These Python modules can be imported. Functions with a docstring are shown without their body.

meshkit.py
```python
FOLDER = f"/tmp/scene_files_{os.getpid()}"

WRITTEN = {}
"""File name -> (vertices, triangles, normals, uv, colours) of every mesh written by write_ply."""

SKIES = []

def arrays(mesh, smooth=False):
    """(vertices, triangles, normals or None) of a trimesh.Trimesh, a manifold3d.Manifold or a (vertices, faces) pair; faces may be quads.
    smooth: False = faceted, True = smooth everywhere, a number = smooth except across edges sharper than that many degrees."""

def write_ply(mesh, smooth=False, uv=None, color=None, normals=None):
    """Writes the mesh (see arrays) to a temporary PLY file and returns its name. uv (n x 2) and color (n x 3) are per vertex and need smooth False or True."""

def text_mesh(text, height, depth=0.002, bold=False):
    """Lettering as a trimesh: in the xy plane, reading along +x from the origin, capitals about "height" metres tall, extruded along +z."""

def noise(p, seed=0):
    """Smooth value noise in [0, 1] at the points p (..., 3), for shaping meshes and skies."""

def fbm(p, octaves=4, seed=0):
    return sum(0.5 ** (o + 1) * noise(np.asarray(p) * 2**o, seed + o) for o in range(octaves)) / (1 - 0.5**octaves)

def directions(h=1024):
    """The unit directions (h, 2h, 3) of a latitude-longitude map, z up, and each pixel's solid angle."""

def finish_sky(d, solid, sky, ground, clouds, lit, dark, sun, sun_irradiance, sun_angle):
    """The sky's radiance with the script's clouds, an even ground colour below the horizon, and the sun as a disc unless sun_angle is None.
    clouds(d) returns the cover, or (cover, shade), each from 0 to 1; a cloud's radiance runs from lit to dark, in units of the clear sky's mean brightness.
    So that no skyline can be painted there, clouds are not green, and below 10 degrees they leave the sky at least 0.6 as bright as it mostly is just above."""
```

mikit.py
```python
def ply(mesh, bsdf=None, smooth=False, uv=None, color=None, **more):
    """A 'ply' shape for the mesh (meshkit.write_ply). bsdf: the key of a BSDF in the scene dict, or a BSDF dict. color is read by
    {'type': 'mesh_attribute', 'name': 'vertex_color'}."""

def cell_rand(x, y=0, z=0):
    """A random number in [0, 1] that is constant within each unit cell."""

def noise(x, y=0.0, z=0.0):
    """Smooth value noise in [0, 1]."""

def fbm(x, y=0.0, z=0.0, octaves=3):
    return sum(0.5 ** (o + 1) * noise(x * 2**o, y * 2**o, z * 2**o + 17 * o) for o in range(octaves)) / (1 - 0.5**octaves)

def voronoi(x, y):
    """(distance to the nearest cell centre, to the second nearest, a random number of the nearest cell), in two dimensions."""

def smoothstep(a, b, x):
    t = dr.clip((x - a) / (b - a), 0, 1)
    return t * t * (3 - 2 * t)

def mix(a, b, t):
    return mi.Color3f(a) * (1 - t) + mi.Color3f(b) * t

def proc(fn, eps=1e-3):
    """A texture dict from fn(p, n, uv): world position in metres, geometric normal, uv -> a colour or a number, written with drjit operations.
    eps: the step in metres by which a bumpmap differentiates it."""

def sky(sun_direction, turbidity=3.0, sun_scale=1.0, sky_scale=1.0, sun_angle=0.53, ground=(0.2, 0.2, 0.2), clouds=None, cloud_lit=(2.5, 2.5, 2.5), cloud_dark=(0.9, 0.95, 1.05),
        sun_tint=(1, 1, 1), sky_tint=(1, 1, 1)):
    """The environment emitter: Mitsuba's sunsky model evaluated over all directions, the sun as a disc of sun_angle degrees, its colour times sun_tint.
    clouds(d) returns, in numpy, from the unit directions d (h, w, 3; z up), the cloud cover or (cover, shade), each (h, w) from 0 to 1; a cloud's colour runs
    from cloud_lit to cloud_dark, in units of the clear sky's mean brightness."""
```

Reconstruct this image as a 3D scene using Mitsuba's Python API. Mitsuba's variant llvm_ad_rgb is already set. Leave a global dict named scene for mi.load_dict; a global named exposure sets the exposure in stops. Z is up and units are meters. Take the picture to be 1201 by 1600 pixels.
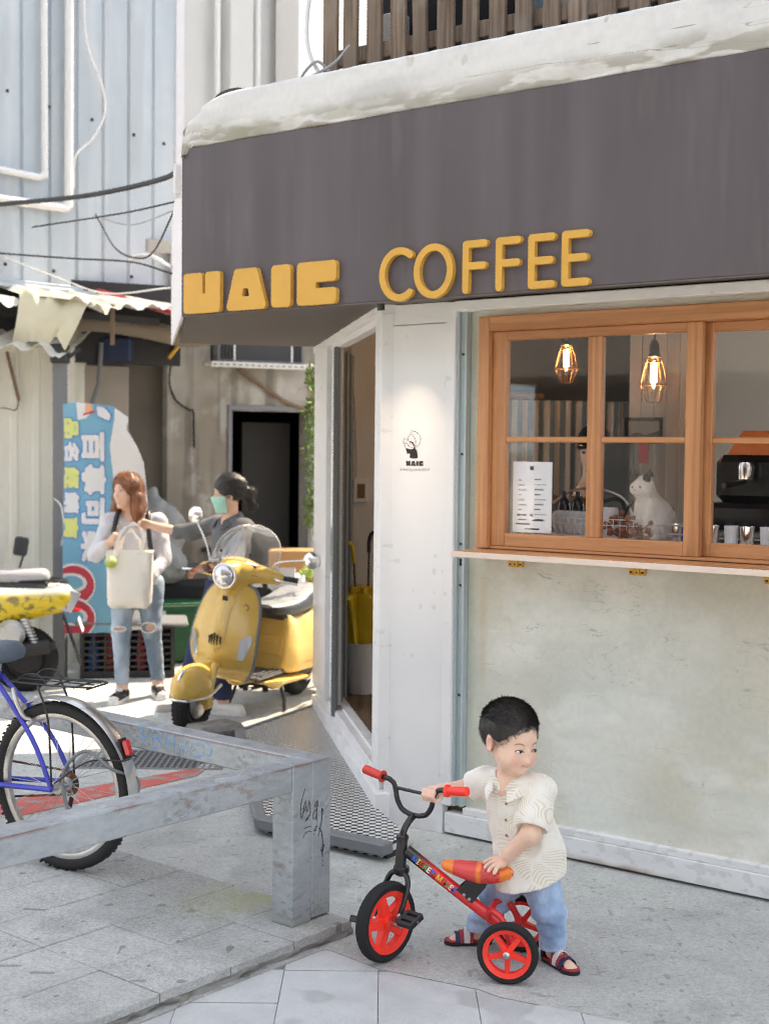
import math, random
import numpy as np, trimesh, mitsuba as mi, drjit as dr, mikit, meshkit
import manifold3d as m3
from shapely.geometry import Polygon, LineString, Point, box as sbox
from shapely.ops import unary_union
from mikit import noise, fbm, voronoi, smoothstep, mix, cell_rand

T = mi.ScalarTransform4f
scene, labels = {'type': 'scene'}, {}
rng = np.random.default_rng(7)
# ---------------------------------------------------------------- camera, sky, exposure
EYE = [0.0, 0.0, 1.68]
PITCH, ROLL = 0.0434, 0.0099
_f = np.array([0, math.cos(PITCH), -math.sin(PITCH)])
_u = -math.sin(ROLL) * np.array([1.0, 0, 0]) + math.cos(ROLL) * np.array([0, math.sin(PITCH), math.cos(PITCH)])
scene['camera'] = {'type': 'thinlens', 'fov': 31.07, 'fov_axis': 'x', 'aperture_radius': 0.0068, 'focus_distance': 4.75,
                   'near_clip': 0.1, 'far_clip': 300.0,
                   'to_world': T().look_at(origin=EYE, target=(np.array(EYE) + _f).tolist(), up=_u.tolist())}
SUN_AZ, SUN_EL = (0.70, 0.714), math.radians(57)
scene['sky'] = mikit.sky([SUN_AZ[0] * math.cos(SUN_EL), SUN_AZ[1] * math.cos(SUN_EL), math.sin(SUN_EL)], turbidity=3.0, sun_scale=.72,
                         sun_tint=(1.0, .97, .92), sky_tint=(1.03, 1.0, .95),
                         clouds=lambda d: .35 + .5 * meshkit.noise(d * [3, 3, 6], 2), cloud_lit=(2.3, 2.28, 2.24))
exposure = 3.38

# ---------------------------------------------------------------- small modelling kit
def V(*a): return np.array(a, float)
def unit(v):
    v = np.asarray(v, float); return v / (np.linalg.norm(v) + 1e-12)
class Frame:
    """a local frame standing on the ground: x along ex, y to its left, z up"""
    def __init__(s, o, ex):
        ex = unit([ex[0], ex[1], 0]); ey = V(-ex[1], ex[0], 0)
        o = list(o) + [0.0] * (3 - len(o))
        s.m = np.eye(4); s.m[:3, 0] = ex; s.m[:3, 1] = ey; s.m[:3, 3] = o
    def __call__(s, mesh): return xf(mesh, s.m)
    def p(s, x, y, z=0.0): return (s.m @ np.array([x, y, z, 1.0]))[:3]
def TM(v, f): return trimesh.Trimesh(np.asarray(v, float), np.asarray(f, int), process=False)
def xf(mesh, m):
    r = mesh.copy(); r.apply_transform(np.asarray(m, float)); return r
def mv(mesh, x=0, y=0, z=0): 
    r = mesh.copy(); r.apply_translation([x, y, z]); return r
def rot(mesh, deg, axis, at=(0, 0, 0)):
    return xf(mesh, trimesh.transformations.rotation_matrix(math.radians(deg), axis, at))
def cat(*ms):
    ms = [m for x in ms for m in (x if isinstance(x, (list, tuple)) else [x])]
    return trimesh.util.concatenate(ms)
def hull(pts):
    return trimesh.convex.convex_hull(np.asarray(pts, float))
def bx(x0, x1, y0, y1, z0, z1, b=0.0):
    """a box, its edges chamfered by b"""
    if b <= 0:
        m = trimesh.creation.box((x1 - x0, y1 - y0, z1 - z0)); m.apply_translation([(x0 + x1) / 2, (y0 + y1) / 2, (z0 + z1) / 2]); return m
    b = min(b, (x1 - x0) * .45, (y1 - y0) * .45, (z1 - z0) * .45)
    P = []
    for i, x in ((1, x0), (-1, x1)):
        for j, y in ((1, y0), (-1, y1)):
            for k, z in ((1, z0), (-1, z1)):
                P += [(x, y + j * b, z + k * b), (x + i * b, y, z + k * b), (x + i * b, y + j * b, z)]
    return hull(P)
def obox(c, ex, ey, sx, sy, sz, b=0.0):
    ex = unit(ex); ez = unit(np.cross(ex, ey)); ey = np.cross(ez, ex)
    m = np.eye(4); m[:3, 0] = ex; m[:3, 1] = ey; m[:3, 2] = ez; m[:3, 3] = c
    return xf(bx(-sx / 2, sx / 2, -sy / 2, sy / 2, -sz / 2, sz / 2, b), m)
def spline(pts, n=8, closed=False):
    p = np.asarray(pts, float)
    q = np.vstack([p[-1:], p, p[:2]]) if closed else np.vstack([2 * p[0] - p[1], p, 2 * p[-1] - p[-2]])
    out = []
    for i in range(len(q) - 3):
        a, b, c, d = q[i:i + 4]
        t = np.linspace(0, 1, n, endpoint=False)[:, None]
        out.append(.5 * (2 * b + (c - a) * t + (2 * a - 5 * b + 4 * c - d) * t ** 2 + (3 * b - a - 3 * c + d) * t ** 3))
    out = np.vstack(out)
    return out if closed else np.vstack([out, p[-1:]])
def tube(pts, r, n=8, closed=False, caps=True, squash=None):
    p = np.asarray(pts, float); k = len(p)
    t = (np.roll(p, -1, 0) - np.roll(p, 1, 0)) if closed else np.gradient(p, axis=0)
    t /= np.linalg.norm(t, axis=1, keepdims=True) + 1e-12
    a = np.cross(t[0], [0, 0, 1.0] if abs(t[0][2]) < .9 else [1.0, 0, 0]); a /= np.linalg.norm(a)
    A = []
    for i in range(k):
        a = a - t[i] * (a @ t[i]); a /= np.linalg.norm(a) + 1e-12; A.append(a)
    A = np.array(A); B = np.cross(t, A)
    r = np.broadcast_to(np.asarray(r, float), (k,)); g = np.arange(n) * 2 * np.pi / n
    v = p[:, None] + r[:, None, None] * (np.cos(g)[None, :, None] * A[:, None] + np.sin(g)[None, :, None] * B[:, None])
    return grid_mesh(v, closed, caps)
def grid_mesh(v, closed=False, caps=True, wrap=True):
    """rings of points (k, n, 3) joined into a skin"""
    k, n = v.shape[:2]; F = []
    for i in range(k if closed else k - 1):
        j = (i + 1) % k
        for s in range(n if wrap else n - 1):
            e = (s + 1) % n
            F += [(i * n + s, i * n + e, j * n + e), (i * n + s, j * n + e, j * n + s)]
    P = v.reshape(-1, 3)
    if caps and not closed and wrap:
        P = np.vstack([P, v[0].mean(0)[None], v[-1].mean(0)[None]])
        for s in range(n):
            e = (s + 1) % n
            F += [(k * n, e, s), (k * n + 1, (k - 1) * n + s, (k - 1) * n + e)]
    m = TM(P, F)
    if wrap and m.volume < 0: m.invert()
    return m
def lathe(prof, n=24, axis='z', caps=True):
    g = np.arange(n) * 2 * np.pi / n
    v = np.array([[(r * math.cos(a), r * math.sin(a), z) for a in g] for r, z in prof])
    m = grid_mesh(v, caps=caps)
    if axis == 'x': m = rot(m, 90, [0, 1, 0])
    if axis == 'y': m = rot(m, -90, [1, 0, 0])
    return m
def ring(R, r, n=32, k=8, axis='y', squash=1.0):
    """a torus round the axis; squash widens its section along the axis"""
    g = np.arange(n) * 2 * np.pi / n; h = np.arange(k) * 2 * np.pi / k
    v = np.array([[((R + r * math.cos(b)) * math.cos(a), (R + r * math.cos(b)) * math.sin(a), r * squash * math.sin(b)) for b in h] for a in g])
    m = grid_mesh(v, closed=True)
    return rot(m, 90, [1, 0, 0]) if axis == 'y' else rot(m, 90, [0, 1, 0]) if axis == 'x' else m
def ball(c, r, sub=2):
    m = trimesh.creation.icosphere(subdivisions=sub, radius=1.0); m.vertices *= np.broadcast_to(np.asarray(r, float), (3,)); m.apply_translation(c); return m
def slab(poly, z0, z1):
    """a plan polygon as a slab from z0 to z1"""
    ps = getattr(poly, 'geoms', [poly])
    return cat([mv(trimesh.creation.extrude_polygon(p, z1 - z0, engine='earcut'), z=z0) for p in ps if p.area > 1e-9])
def upright(poly, y0, y1):
    """a polygon drawn in (x, z) given thickness from y0 to y1"""
    m = slab(poly, 0, 1); v = m.vertices.copy()
    m.vertices = np.column_stack([v[:, 0], y0 + (y1 - y0) * v[:, 2], v[:, 1]]); m.invert(); return m
def rpoly(pts, r):
    p = Polygon(pts); return p.buffer(-r, join_style=1).buffer(r, join_style=1, quad_segs=4) if r else p
def stroke(pts, w, cap=1):
    return LineString(pts).buffer(w / 2, cap_style=cap, join_style=1, quad_segs=4)
def facing(ex, n=(0, 0, 1)):
    return None

# ---------------------------------------------------------------- one continuous skin from soft balls and cones
class Skin:
    def __init__(s, lo, hi, h):
        s.lo, s.h = np.asarray(lo, float), h
        s.n = np.ceil((np.asarray(hi, float) - s.lo) / h).astype(int) + 1
        s.d = np.full(s.n, 1.0)
        s.ax = [s.lo[i] + np.arange(s.n[i]) * h for i in range(3)]
    def _box(s, lo, hi):
        a = np.clip(np.floor((np.asarray(lo) - s.lo) / s.h).astype(int), 0, s.n); b = np.clip(np.ceil((np.asarray(hi) - s.lo) / s.h).astype(int) + 1, 0, s.n)
        sl = tuple(slice(i, j) for i, j in zip(a, b))
        return sl, np.stack(np.meshgrid(*[s.ax[i][sl[i]] for i in range(3)], indexing='ij'), -1)
    def _mix(s, sl, d, k, cut):
        o = s.d[sl]
        if d.size == 0: return
        if cut:
            hh = np.clip(.5 - .5 * (o + d) / k, 0, 1); s.d[sl] = o * (1 - hh) - d * hh + k * hh * (1 - hh)
        else:
            hh = np.clip(.5 + .5 * (o - d) / k, 0, 1); s.d[sl] = o * (1 - hh) + d * hh - k * hh * (1 - hh)
    def cone(s, a, b, ra, rb=None, k=.02, cut=False, flat=None):
        """flat: (direction, factor) makes the limb thinner along that direction"""
        rb = ra if rb is None else rb; a, b = np.asarray(a, float), np.asarray(b, float); R = max(ra, rb) + 2.5 * k + 3 * s.h
        sl, P = s._box(np.minimum(a, b) - R, np.maximum(a, b) + R)
        ab = b - a; t = np.clip((P - a) @ ab / max(ab @ ab, 1e-12), 0, 1)
        q = P - (a + t[..., None] * ab)
        if flat is not None:
            n = unit(flat[0]); q = q + ((flat[1] - 1) * (q @ n))[..., None] * n
        s._mix(sl, np.linalg.norm(q, axis=-1) - (ra + (rb - ra) * t), k, cut); return s
    def chain(s, pts, rs, k=.02):
        for i in range(len(pts) - 1): s.cone(pts[i], pts[i + 1], rs[i], rs[i + 1], k)
        return s
    def egg(s, c, r, axes=None, k=.02, cut=False):
        r = np.broadcast_to(np.asarray(r, float), (3,)); R = r.max() + 2.5 * k + 3 * s.h; c = np.asarray(c, float)
        sl, P = s._box(c - R, c + R); q = P - c
        if axes is not None: q = q @ np.asarray(axes).T
        k0 = np.linalg.norm(q / r, axis=-1); k1 = np.linalg.norm(q / r ** 2, axis=-1)
        s._mix(sl, k0 * (k0 - 1) / np.maximum(k1, 1e-9), k, cut); return s
    def plane_cut(s, c, n, k=.004):
        """removes what lies on the side that n points to"""
        sl = tuple(slice(0, x) for x in s.n); P = np.stack(np.meshgrid(*s.ax, indexing='ij'), -1)
        s._mix(sl, -((P - np.asarray(c)) @ unit(n)), k, True); return s
    def mesh(s, smooth=2, wob=None):
        d = s.d if wob is None else s.d + wob(np.stack(np.meshgrid(*s.ax, indexing='ij'), -1))
        ins = d < 0; nx, ny, nz = s.n
        cor = [(i, j, k) for i in (0, 1) for j in (0, 1) for k in (0, 1)]
        sub = lambda A, c: A[c[0]:nx - 1 + c[0], c[1]:ny - 1 + c[1], c[2]:nz - 1 + c[2]]
        cnt = sum(sub(ins, c).astype(np.int8) for c in cor); act = (cnt > 0) & (cnt < 8)
        I = np.argwhere(act); idx = np.full(act.shape, -1); idx[act] = np.arange(len(I))
        acc = np.zeros((len(I), 3)); num = np.zeros(len(I))
        dv = {c: sub(d, c)[act] for c in cor}
        for c in cor:
            for ax in range(3):
                if c[ax] == 0:
                    e = list(c); e[ax] = 1; e = tuple(e); a, b = dv[c], dv[e]; m = (a < 0) != (b < 0)
                    t = a[m] / (a[m] - b[m]); pt = np.tile(np.array(c, float), (m.sum(), 1)); pt[:, ax] = t
                    acc[m] += pt; num[m] += 1
        v = s.lo + s.h * (I + acc / np.maximum(num, 1)[:, None]); F = []
        for ax in range(3):
            o = [(ax + 1) % 3, (ax + 2) % 3]
            lo = [slice(None)] * 3; hi = [slice(None)] * 3; lo[ax] = slice(0, -1); hi[ax] = slice(1, None)
            a, b = ins[tuple(lo)], ins[tuple(hi)]
            E = np.argwhere(a != b); flip = a[tuple(E.T)]
            ok = (E[:, o[0]] > 0) & (E[:, o[1]] > 0) & (E[:, o[0]] < s.n[o[0]] - 1) & (E[:, o[1]] < s.n[o[1]] - 1)
            E, flip = E[ok], flip[ok]
            def cell(da, db):
                q = E.copy(); q[:, o[0]] -= da; q[:, o[1]] -= db; return idx[tuple(q.T)]
            q = np.stack([cell(1, 1), cell(0, 1), cell(0, 0), cell(1, 0)], 1)
            q[~flip] = q[~flip][:, ::-1]; F.append(q)
        q = np.vstack(F); m = TM(v, np.vstack([q[:, [0, 1, 2]], q[:, [0, 2, 3]]]))
        return relax(m, smooth)
def relax(m, n):
    e = np.unique(np.sort(np.vstack([m.faces[:, [0, 1]], m.faces[:, [1, 2]], m.faces[:, [2, 0]]]), 1), axis=0); v = np.array(m.vertices)
    cnt = np.bincount(e.ravel(), minlength=len(v))
    for k in range(2 * n):
        s = np.stack([np.bincount(e[:, 0], v[e[:, 1], i], len(v)) + np.bincount(e[:, 1], v[e[:, 0], i], len(v)) for i in range(3)], 1)
        v = v + (.5 if k % 2 == 0 else -.52) * np.where(cnt[:, None] > 0, s / np.maximum(cnt, 1)[:, None] - v, 0)
    return TM(v, m.faces)

# ---------------------------------------------------------------- naming
def numbered(base):
    k, i = base, 0
    while k in scene or k in labels or any(x.startswith(k + '__') for x in scene):
        i += 1; k = f'{base}_{i:03d}'
    return k
_count = {}
def fresh(base):
    i = _count.get(base, -1) + 1; _count[base] = i
    return base if i == 0 else f'{base}_{i:03d}'
def say(k, label=None, category=None, group=None, kind=None):
    d = {a: b for a, b in (('label', label), ('category', category), ('group', group), ('kind', kind)) if b}
    if d: labels[k] = {**labels.get(k, {}), **d}
def thing(name, label, category, group=None):
    k = fresh(name); say(k, label, category, group); return k
def part(holder, name, mesh, mat, smooth=False, label=None, kind=None, **kw):
    k = fresh(holder + '__' + name); scene[k] = mikit.ply(mesh, mat, smooth=smooth, **kw); say(k, label, kind=kind); return k
def solo(name, mesh, mat, label, category, group=None, smooth=False, kind=None, **kw):
    k = fresh(name); scene[k] = mikit.ply(mesh, mat, smooth=smooth, **kw); say(k, label, category, group, kind); return k
def setting(name, mesh, mat, smooth=False):
    k = fresh(name); scene[k] = mikit.ply(mesh, mat, smooth=smooth); say(k, kind='structure'); return k

# ---------------------------------------------------------------- materials
def lin(r, g=None, b=None):
    c = np.array([r, g, b] if g is not None else [r] * 3, float) / 255
    return tuple(float(x) for x in np.where(c < .04045, c / 12.92, ((c + .055) / 1.055) ** 2.4))
def tex(c):
    return mikit.proc(c) if callable(c) else {'type': 'rgb', 'value': list(map(float, c))}
def M(name, col, rough=.6, metal=0.0, spec=.5, bump=None, height=.001, eps=1e-3, clear=0.0, sheen=0.0):
    d = {'type': 'principled', 'base_color': tex(col), 'roughness': mikit.proc(rough) if callable(rough) else float(rough), 'metallic': float(metal), 'specular': float(spec)}
    if clear: d['clearcoat'] = float(clear); d['clearcoat_gloss'] = .9
    if sheen: d['sheen'] = float(sheen)
    if bump is not None: d = {'type': 'bumpmap', 'tex': mikit.proc(bump, eps), 'scale': float(height), 'bsdf': d}
    scene['m_' + name] = {'type': 'twosided', 'bsdf': d}
    return 'm_' + name
def rgb(v): return mi.Color3f(v)

# frames of the place: the shop front, the chamfered entrance, the bike rail, the back wall, the tin wall
NF = 4.9797
SF = Frame((0.6 * NF, 0.8 * NF), (0.8, -0.6))       # x along the shop front to the right, y into the shop
CF = Frame((-0.437, 8.733), (0.164, -0.986))        # x along the chamfered entrance towards the corner, y into the shop
RF = Frame((-0.302, 4.656), (0.6428, 0.766))        # x along the front rail, y along the far rail
WF = Frame((-1.09, 11.8), (0.9, 0.436))             # concrete wall at the back of the alley
KF = Frame((-1.09, 12.3), (0.69, 0.724))            # ribbed tin wall above it
# ---------------------------------------------------------------- the materials of the place
def speck(p, s): return noise(p.x * s, p.y * s, p.z * s)
def f_concrete(p, n, uv):
    a = fbm(p.x * 1.3, p.y * 1.3, 0, 4); b = speck(p, 240); c = fbm(p.x * 9, p.y * 9, 3, 3); d = speck(p, 95)
    v = .40 + .09 * (a - .5) + .10 * (b - .5) + .09 * (c - .5) + .07 * (d - .5)
    st = smoothstep(.60, .72, fbm(p.x * 2.2 + 7, p.y * 2.2, 9, 4)); v = v * (1 - .16 * st)
    sp = smoothstep(.86, .90, noise(p.x * 38, p.y * 38, 5)); v = v * (1 - .25 * sp)
    return mix(rgb((.98, .985, .97)) * v, rgb((.95, .99, .93)) * v, a)
def f_concrete_b(p, n, uv): return speck(p, 190) * .6 + speck(p, 70) * .4
def f_granite(p, n, uv):
    q = cell_rand(p.x * 3.4482 * .6428 + p.y * 3.4482 * .766, 0, 0)
    a = fbm(p.x * 2.1 + 4, p.y * 2.1, 0, 4); b = speck(p, 300); c = speck(p, 120); d = fbm(p.x * 14, p.y * 14, 2, 3)
    v = .38 + .15 * (b - .5) + .12 * (c - .5) + .10 * (a - .5) + .10 * (d - .5)
    wet = smoothstep(.50, .66, fbm(p.x * 1.4 + 3.1, p.y * 1.4 + 1, 4, 4)); v = v * (1 - .22 * wet)
    gum = smoothstep(.915, .93, noise(p.x * 17 + .4, p.y * 17, 7)); v = v * (1 - .38 * gum)
    moss = smoothstep(.52, .72, fbm(p.x * 3.5, p.y * 3.5, 12, 3)) * smoothstep(.45, .0, dr.sqrt(dr.square(p.x + .42) + dr.square(p.y - 4.95)))
    return mix(rgb((.985, .99, .955)) * v, rgb((.24, .25, .10)), .55 * moss)
def f_granite_b(p, n, uv): return speck(p, 150) * .7 + speck(p, 60) * .3
def f_tile(p, n, uv):
    a = fbm(p.x * 2.6, p.y * 2.6, 6, 4); c = fbm(p.x * 11, p.y * 11, 1, 3); q = cell_rand((p.x + .31) / .305, (p.y - 4.41) / .27, 2)
    v = .45 + .10 * (a - .5) + .08 * (c - .5) + .05 * (speck(p, 160) - .5) + .03 * (q - .5)
    s = smoothstep(.66, .76, fbm(p.x * 5, p.y * 5, 21, 3)); return rgb((.97, .985, .99)) * v * (1 - .18 * s)
def f_broken(p, n, uv):
    return rgb((1, .97, .9)) * (.10 + .24 * fbm(p.x * 22, p.y * 22, p.z * 30, 4))
def f_plaster(p, n, uv):
    s = p.x * .8 - p.y * .6
    a = fbm(s * 1.5, p.z * 1.5, 0, 4); b = fbm(s * 5 + 3, p.z * 7, 2, 4); t = fbm(s * 2.6 + .4 * noise(p.z * 5, s), p.z * 20 + 1.2 * noise(s * 3, p.z * 3), 4, 4)
    col = mix((.56, .535, .44), (.64, .65, .59), smoothstep(.36, .64, a)); col = mix(col, (.71, .695, .64), .6 * smoothstep(.48, .72, b)); col = mix(col, (.50, .505, .445), .5 * smoothstep(.5, .72, fbm(s * 3.3, p.z * 4.1, 17, 4))) * (.95 + .10 * fbm(s * 60, p.z * 60, 2, 2))
    col = mix(col, (.50, .52, .46), .28 * smoothstep(.55, .8, t))
    # fine scratches the trowel left, mostly in the upper half
    w = s + .06 * (fbm(s * 9, p.z * 9, 8, 3) - .5); z = p.z + .05 * (fbm(s * 7, p.z * 7, 5, 3) - .5)
    e = dr.abs(fbm(w * 5, z * 46 + w * 3, 11, 3) - .5); cr = smoothstep(.022, .0, e) * smoothstep(.47, .60, fbm(s * 2.6, p.z * 2.6 + 4, 3, 3)) * (.35 + .65 * smoothstep(.5, 1.0, p.z))
    e2 = dr.abs(fbm(w * 9, z * 44 - w * 5, 31, 3) - .5); cr = dr.maximum(cr, smoothstep(.012, .0, e2) * smoothstep(.5, .62, fbm(s * 3.1 + 7, p.z * 3.3, 13, 3)))
    col = mix(col, (.23, .235, .20), .55 * cr * smoothstep(.35, .6, noise(s * 9, p.z * 21)))
    edge = smoothstep(-3.10, -3.30, s); col = mix(col, (.44, .48, .40), .6 * edge)
    rust = smoothstep(.035, .0, dr.abs(s + 3.205 + .02 * noise(p.z * 4))) * smoothstep(.4, .7, noise(p.z * 5, 4)); return mix(col, (.50, .36, .22), .35 * rust)
def f_plaster_b(p, n, uv):
    s = p.x * .8 - p.y * .6
    return fbm(s * 30, p.z * 34, 0, 3)
def f_fascia(p, n, uv):
    s = p.x * .8 - p.y * .6
    a = fbm(s * 7, p.z * .5, 0, 4); b = fbm(s * 2.2, p.z * 1.6, 5, 3)
    bd = cell_rand(s * 6.6, 1, 1); g = smoothstep(.03, .0, dr.abs(s * 6.6 - dr.floor(s * 6.6) - .5) * 1.0 - .47 + .03)
    col = mix((.079, .066, .071), (.098, .083, .090), smoothstep(.3, .7, a)); col = mix(col, (.090, .079, .087), .5 * smoothstep(.35, .7, b)) * (.96 + .08 * bd)
    dust = smoothstep(.60, .80, fbm(s * 16, p.z * 2.2, 9, 3)); return mix(col, (.14, .13, .13), .22 * dust)
def f_parapet(p, n, uv):
    s = p.x * .8 - p.y * .6
    a = fbm(s * 2, p.z * 6, p.y, 4); low = smoothstep(3.19, 3.10, p.z + .05 * (fbm(s * 3, 0, 0, 3) - .5))
    col = mix((.50, .505, .50), (.61, .615, .61), smoothstep(.3, .6, a)) * (.93 + .14 * fbm(s * 40, p.z * 40, p.y * 40, 3))
    gr = smoothstep(.40, .56, fbm(s * 6 + 3, p.z * 26, 2, 4)); col = mix(col, (.25, .235, .19), .62 * gr * low); col = mix(col, (.27, .28, .19), .4 * low * smoothstep(.58, .7, fbm(s * 2.5, p.z * 8, 14, 3)))
    e = dr.abs(fbm(s * 1.6, p.z * 15, 3, 4) - .5); cr = smoothstep(.012, .0, e) * smoothstep(.46, .58, fbm(s * 1.8, p.z * 6, 7, 3)) * smoothstep(3.27, 3.17, p.z)
    pk = smoothstep(.70, .74, fbm(s * 13, p.z * 13, p.y * 13, 3)) * smoothstep(.5, .6, fbm(s * 2, p.z * 2, 3, 2)); return mix(mix(col, (.20, .19, .16), .8 * cr), (.42, .40, .35), .7 * pk)
def f_parapet_b(p, n, uv): return fbm(p.x * 9, p.y * 9, p.z * 9, 4)
def grain(u, w, seed): return fbm(u * 2.2 + seed, w * 55, seed, 3)
def f_oakv(p, n, uv):
    s = p.x * .8 - p.y * .6 + (p.x * .6 + p.y * .8) * .7; g = fbm(s * 75, p.z * 2.4, 3, 4); b = noise(s * 9, p.z * .7, 8)
    return mix((.37, .160, .064), (.52, .252, .108), smoothstep(.25, .75, .7 * g + .3 * b)) * (.95 + .10 * noise(s * 240, p.z * 14, 1))
def f_oakh(p, n, uv):
    s = p.x * .8 - p.y * .6; w = p.z + (p.x * .6 + p.y * .8) * .7; g = fbm(s * 2.4, w * 75, 3, 4); b = noise(s * .7, w * 9, 8)
    return mix((.37, .160, .064), (.52, .252, .108), smoothstep(.25, .75, .7 * g + .3 * b)) * (.95 + .10 * noise(s * 14, w * 240, 1))
def f_oldwood(p, n, uv):
    s = p.x * .8 - p.y * .6; b = cell_rand(s / .1262, 3, 1); g = fbm(s * 70, p.z * 3 + 9 * b, b * 7, 4)
    col = mix((.085, .060, .044), (.20, .155, .118), smoothstep(.2, .8, g)); return mix(col * (.75 + .5 * b), (.26, .23, .20), .35 * smoothstep(.5, .8, fbm(s * 12, p.z * 6, 4, 3)))
def f_galv(p, n, uv):
    q = p.x * .6428 + p.y * .766; r = -p.x * .766 + p.y * .6428
    a = fbm(p.x * 5, p.y * 5, p.z * 7, 4); b = fbm(q * 34, r * 34, p.z * 60, 4); f = fbm(q * 110, r * 110, p.z * 110, 2); up = n.z > .5
    col = mix((.295, .325, .35), (.385, .415, .438), smoothstep(.3, .7, .55 * a + .45 * b)) * (.94 + .12 * f)
    pit = smoothstep(.56, .62, fbm(q * 46, r * 46, p.z * 62, 3)) * smoothstep(.44, .58, fbm(q * 4.2, r * 9, p.z * 9, 3)); col = mix(col, (.16, .17, .175), .42 * pit)
    sc = smoothstep(.014, .0, dr.abs(fbm(q * 10, r * 10, p.z * 90, 3) - .5)) * smoothstep(.48, .6, fbm(q * 7, r * 7, p.z * 6 + 3, 2)); col = mix(col, (.58, .60, .61), .45 * sc)
    edge = smoothstep(.015, .003, dr.abs(p.z - .610 + .007 * (fbm(q * 24, 0, 0, 3) - .5))) * smoothstep(.38, .56, fbm(q * 6, r * 9, 2, 3)); col = mix(col, (.17, .075, .045), .70 * edge * dr.select(up, .25, 1.0))
    ru = smoothstep(.60, .70, fbm(q * 30, r * 30, p.z * 40 + 5, 3)) * smoothstep(.50, .62, fbm(q * 3, r * 5, p.z * 7, 3)); col = mix(col, (.21, .11, .065), .40 * ru)
    return mix(col, (.27, .28, .20), .40 * smoothstep(.17, .06, p.z) * smoothstep(.4, .6, b))
def f_white(p, n, uv):
    a = fbm(p.x * 3, p.y * 3, p.z * 2.2, 4); k = smoothstep(.80, .82, noise(p.x * 31, p.y * 31, p.z * 31)) * smoothstep(.55, .7, noise(p.x * 4, p.y * 4, p.z * 5))
    low = smoothstep(.55, .0, p.z) * smoothstep(.35, .7, fbm(p.x * 9, p.y * 9, p.z * 5, 3))
    col = mix((.655, .655, .655), (.715, .715, .712), a); col = mix(col, (.52, .50, .46), .35 * low); return mix(col, (.40, .39, .37), .30 * k)
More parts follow.
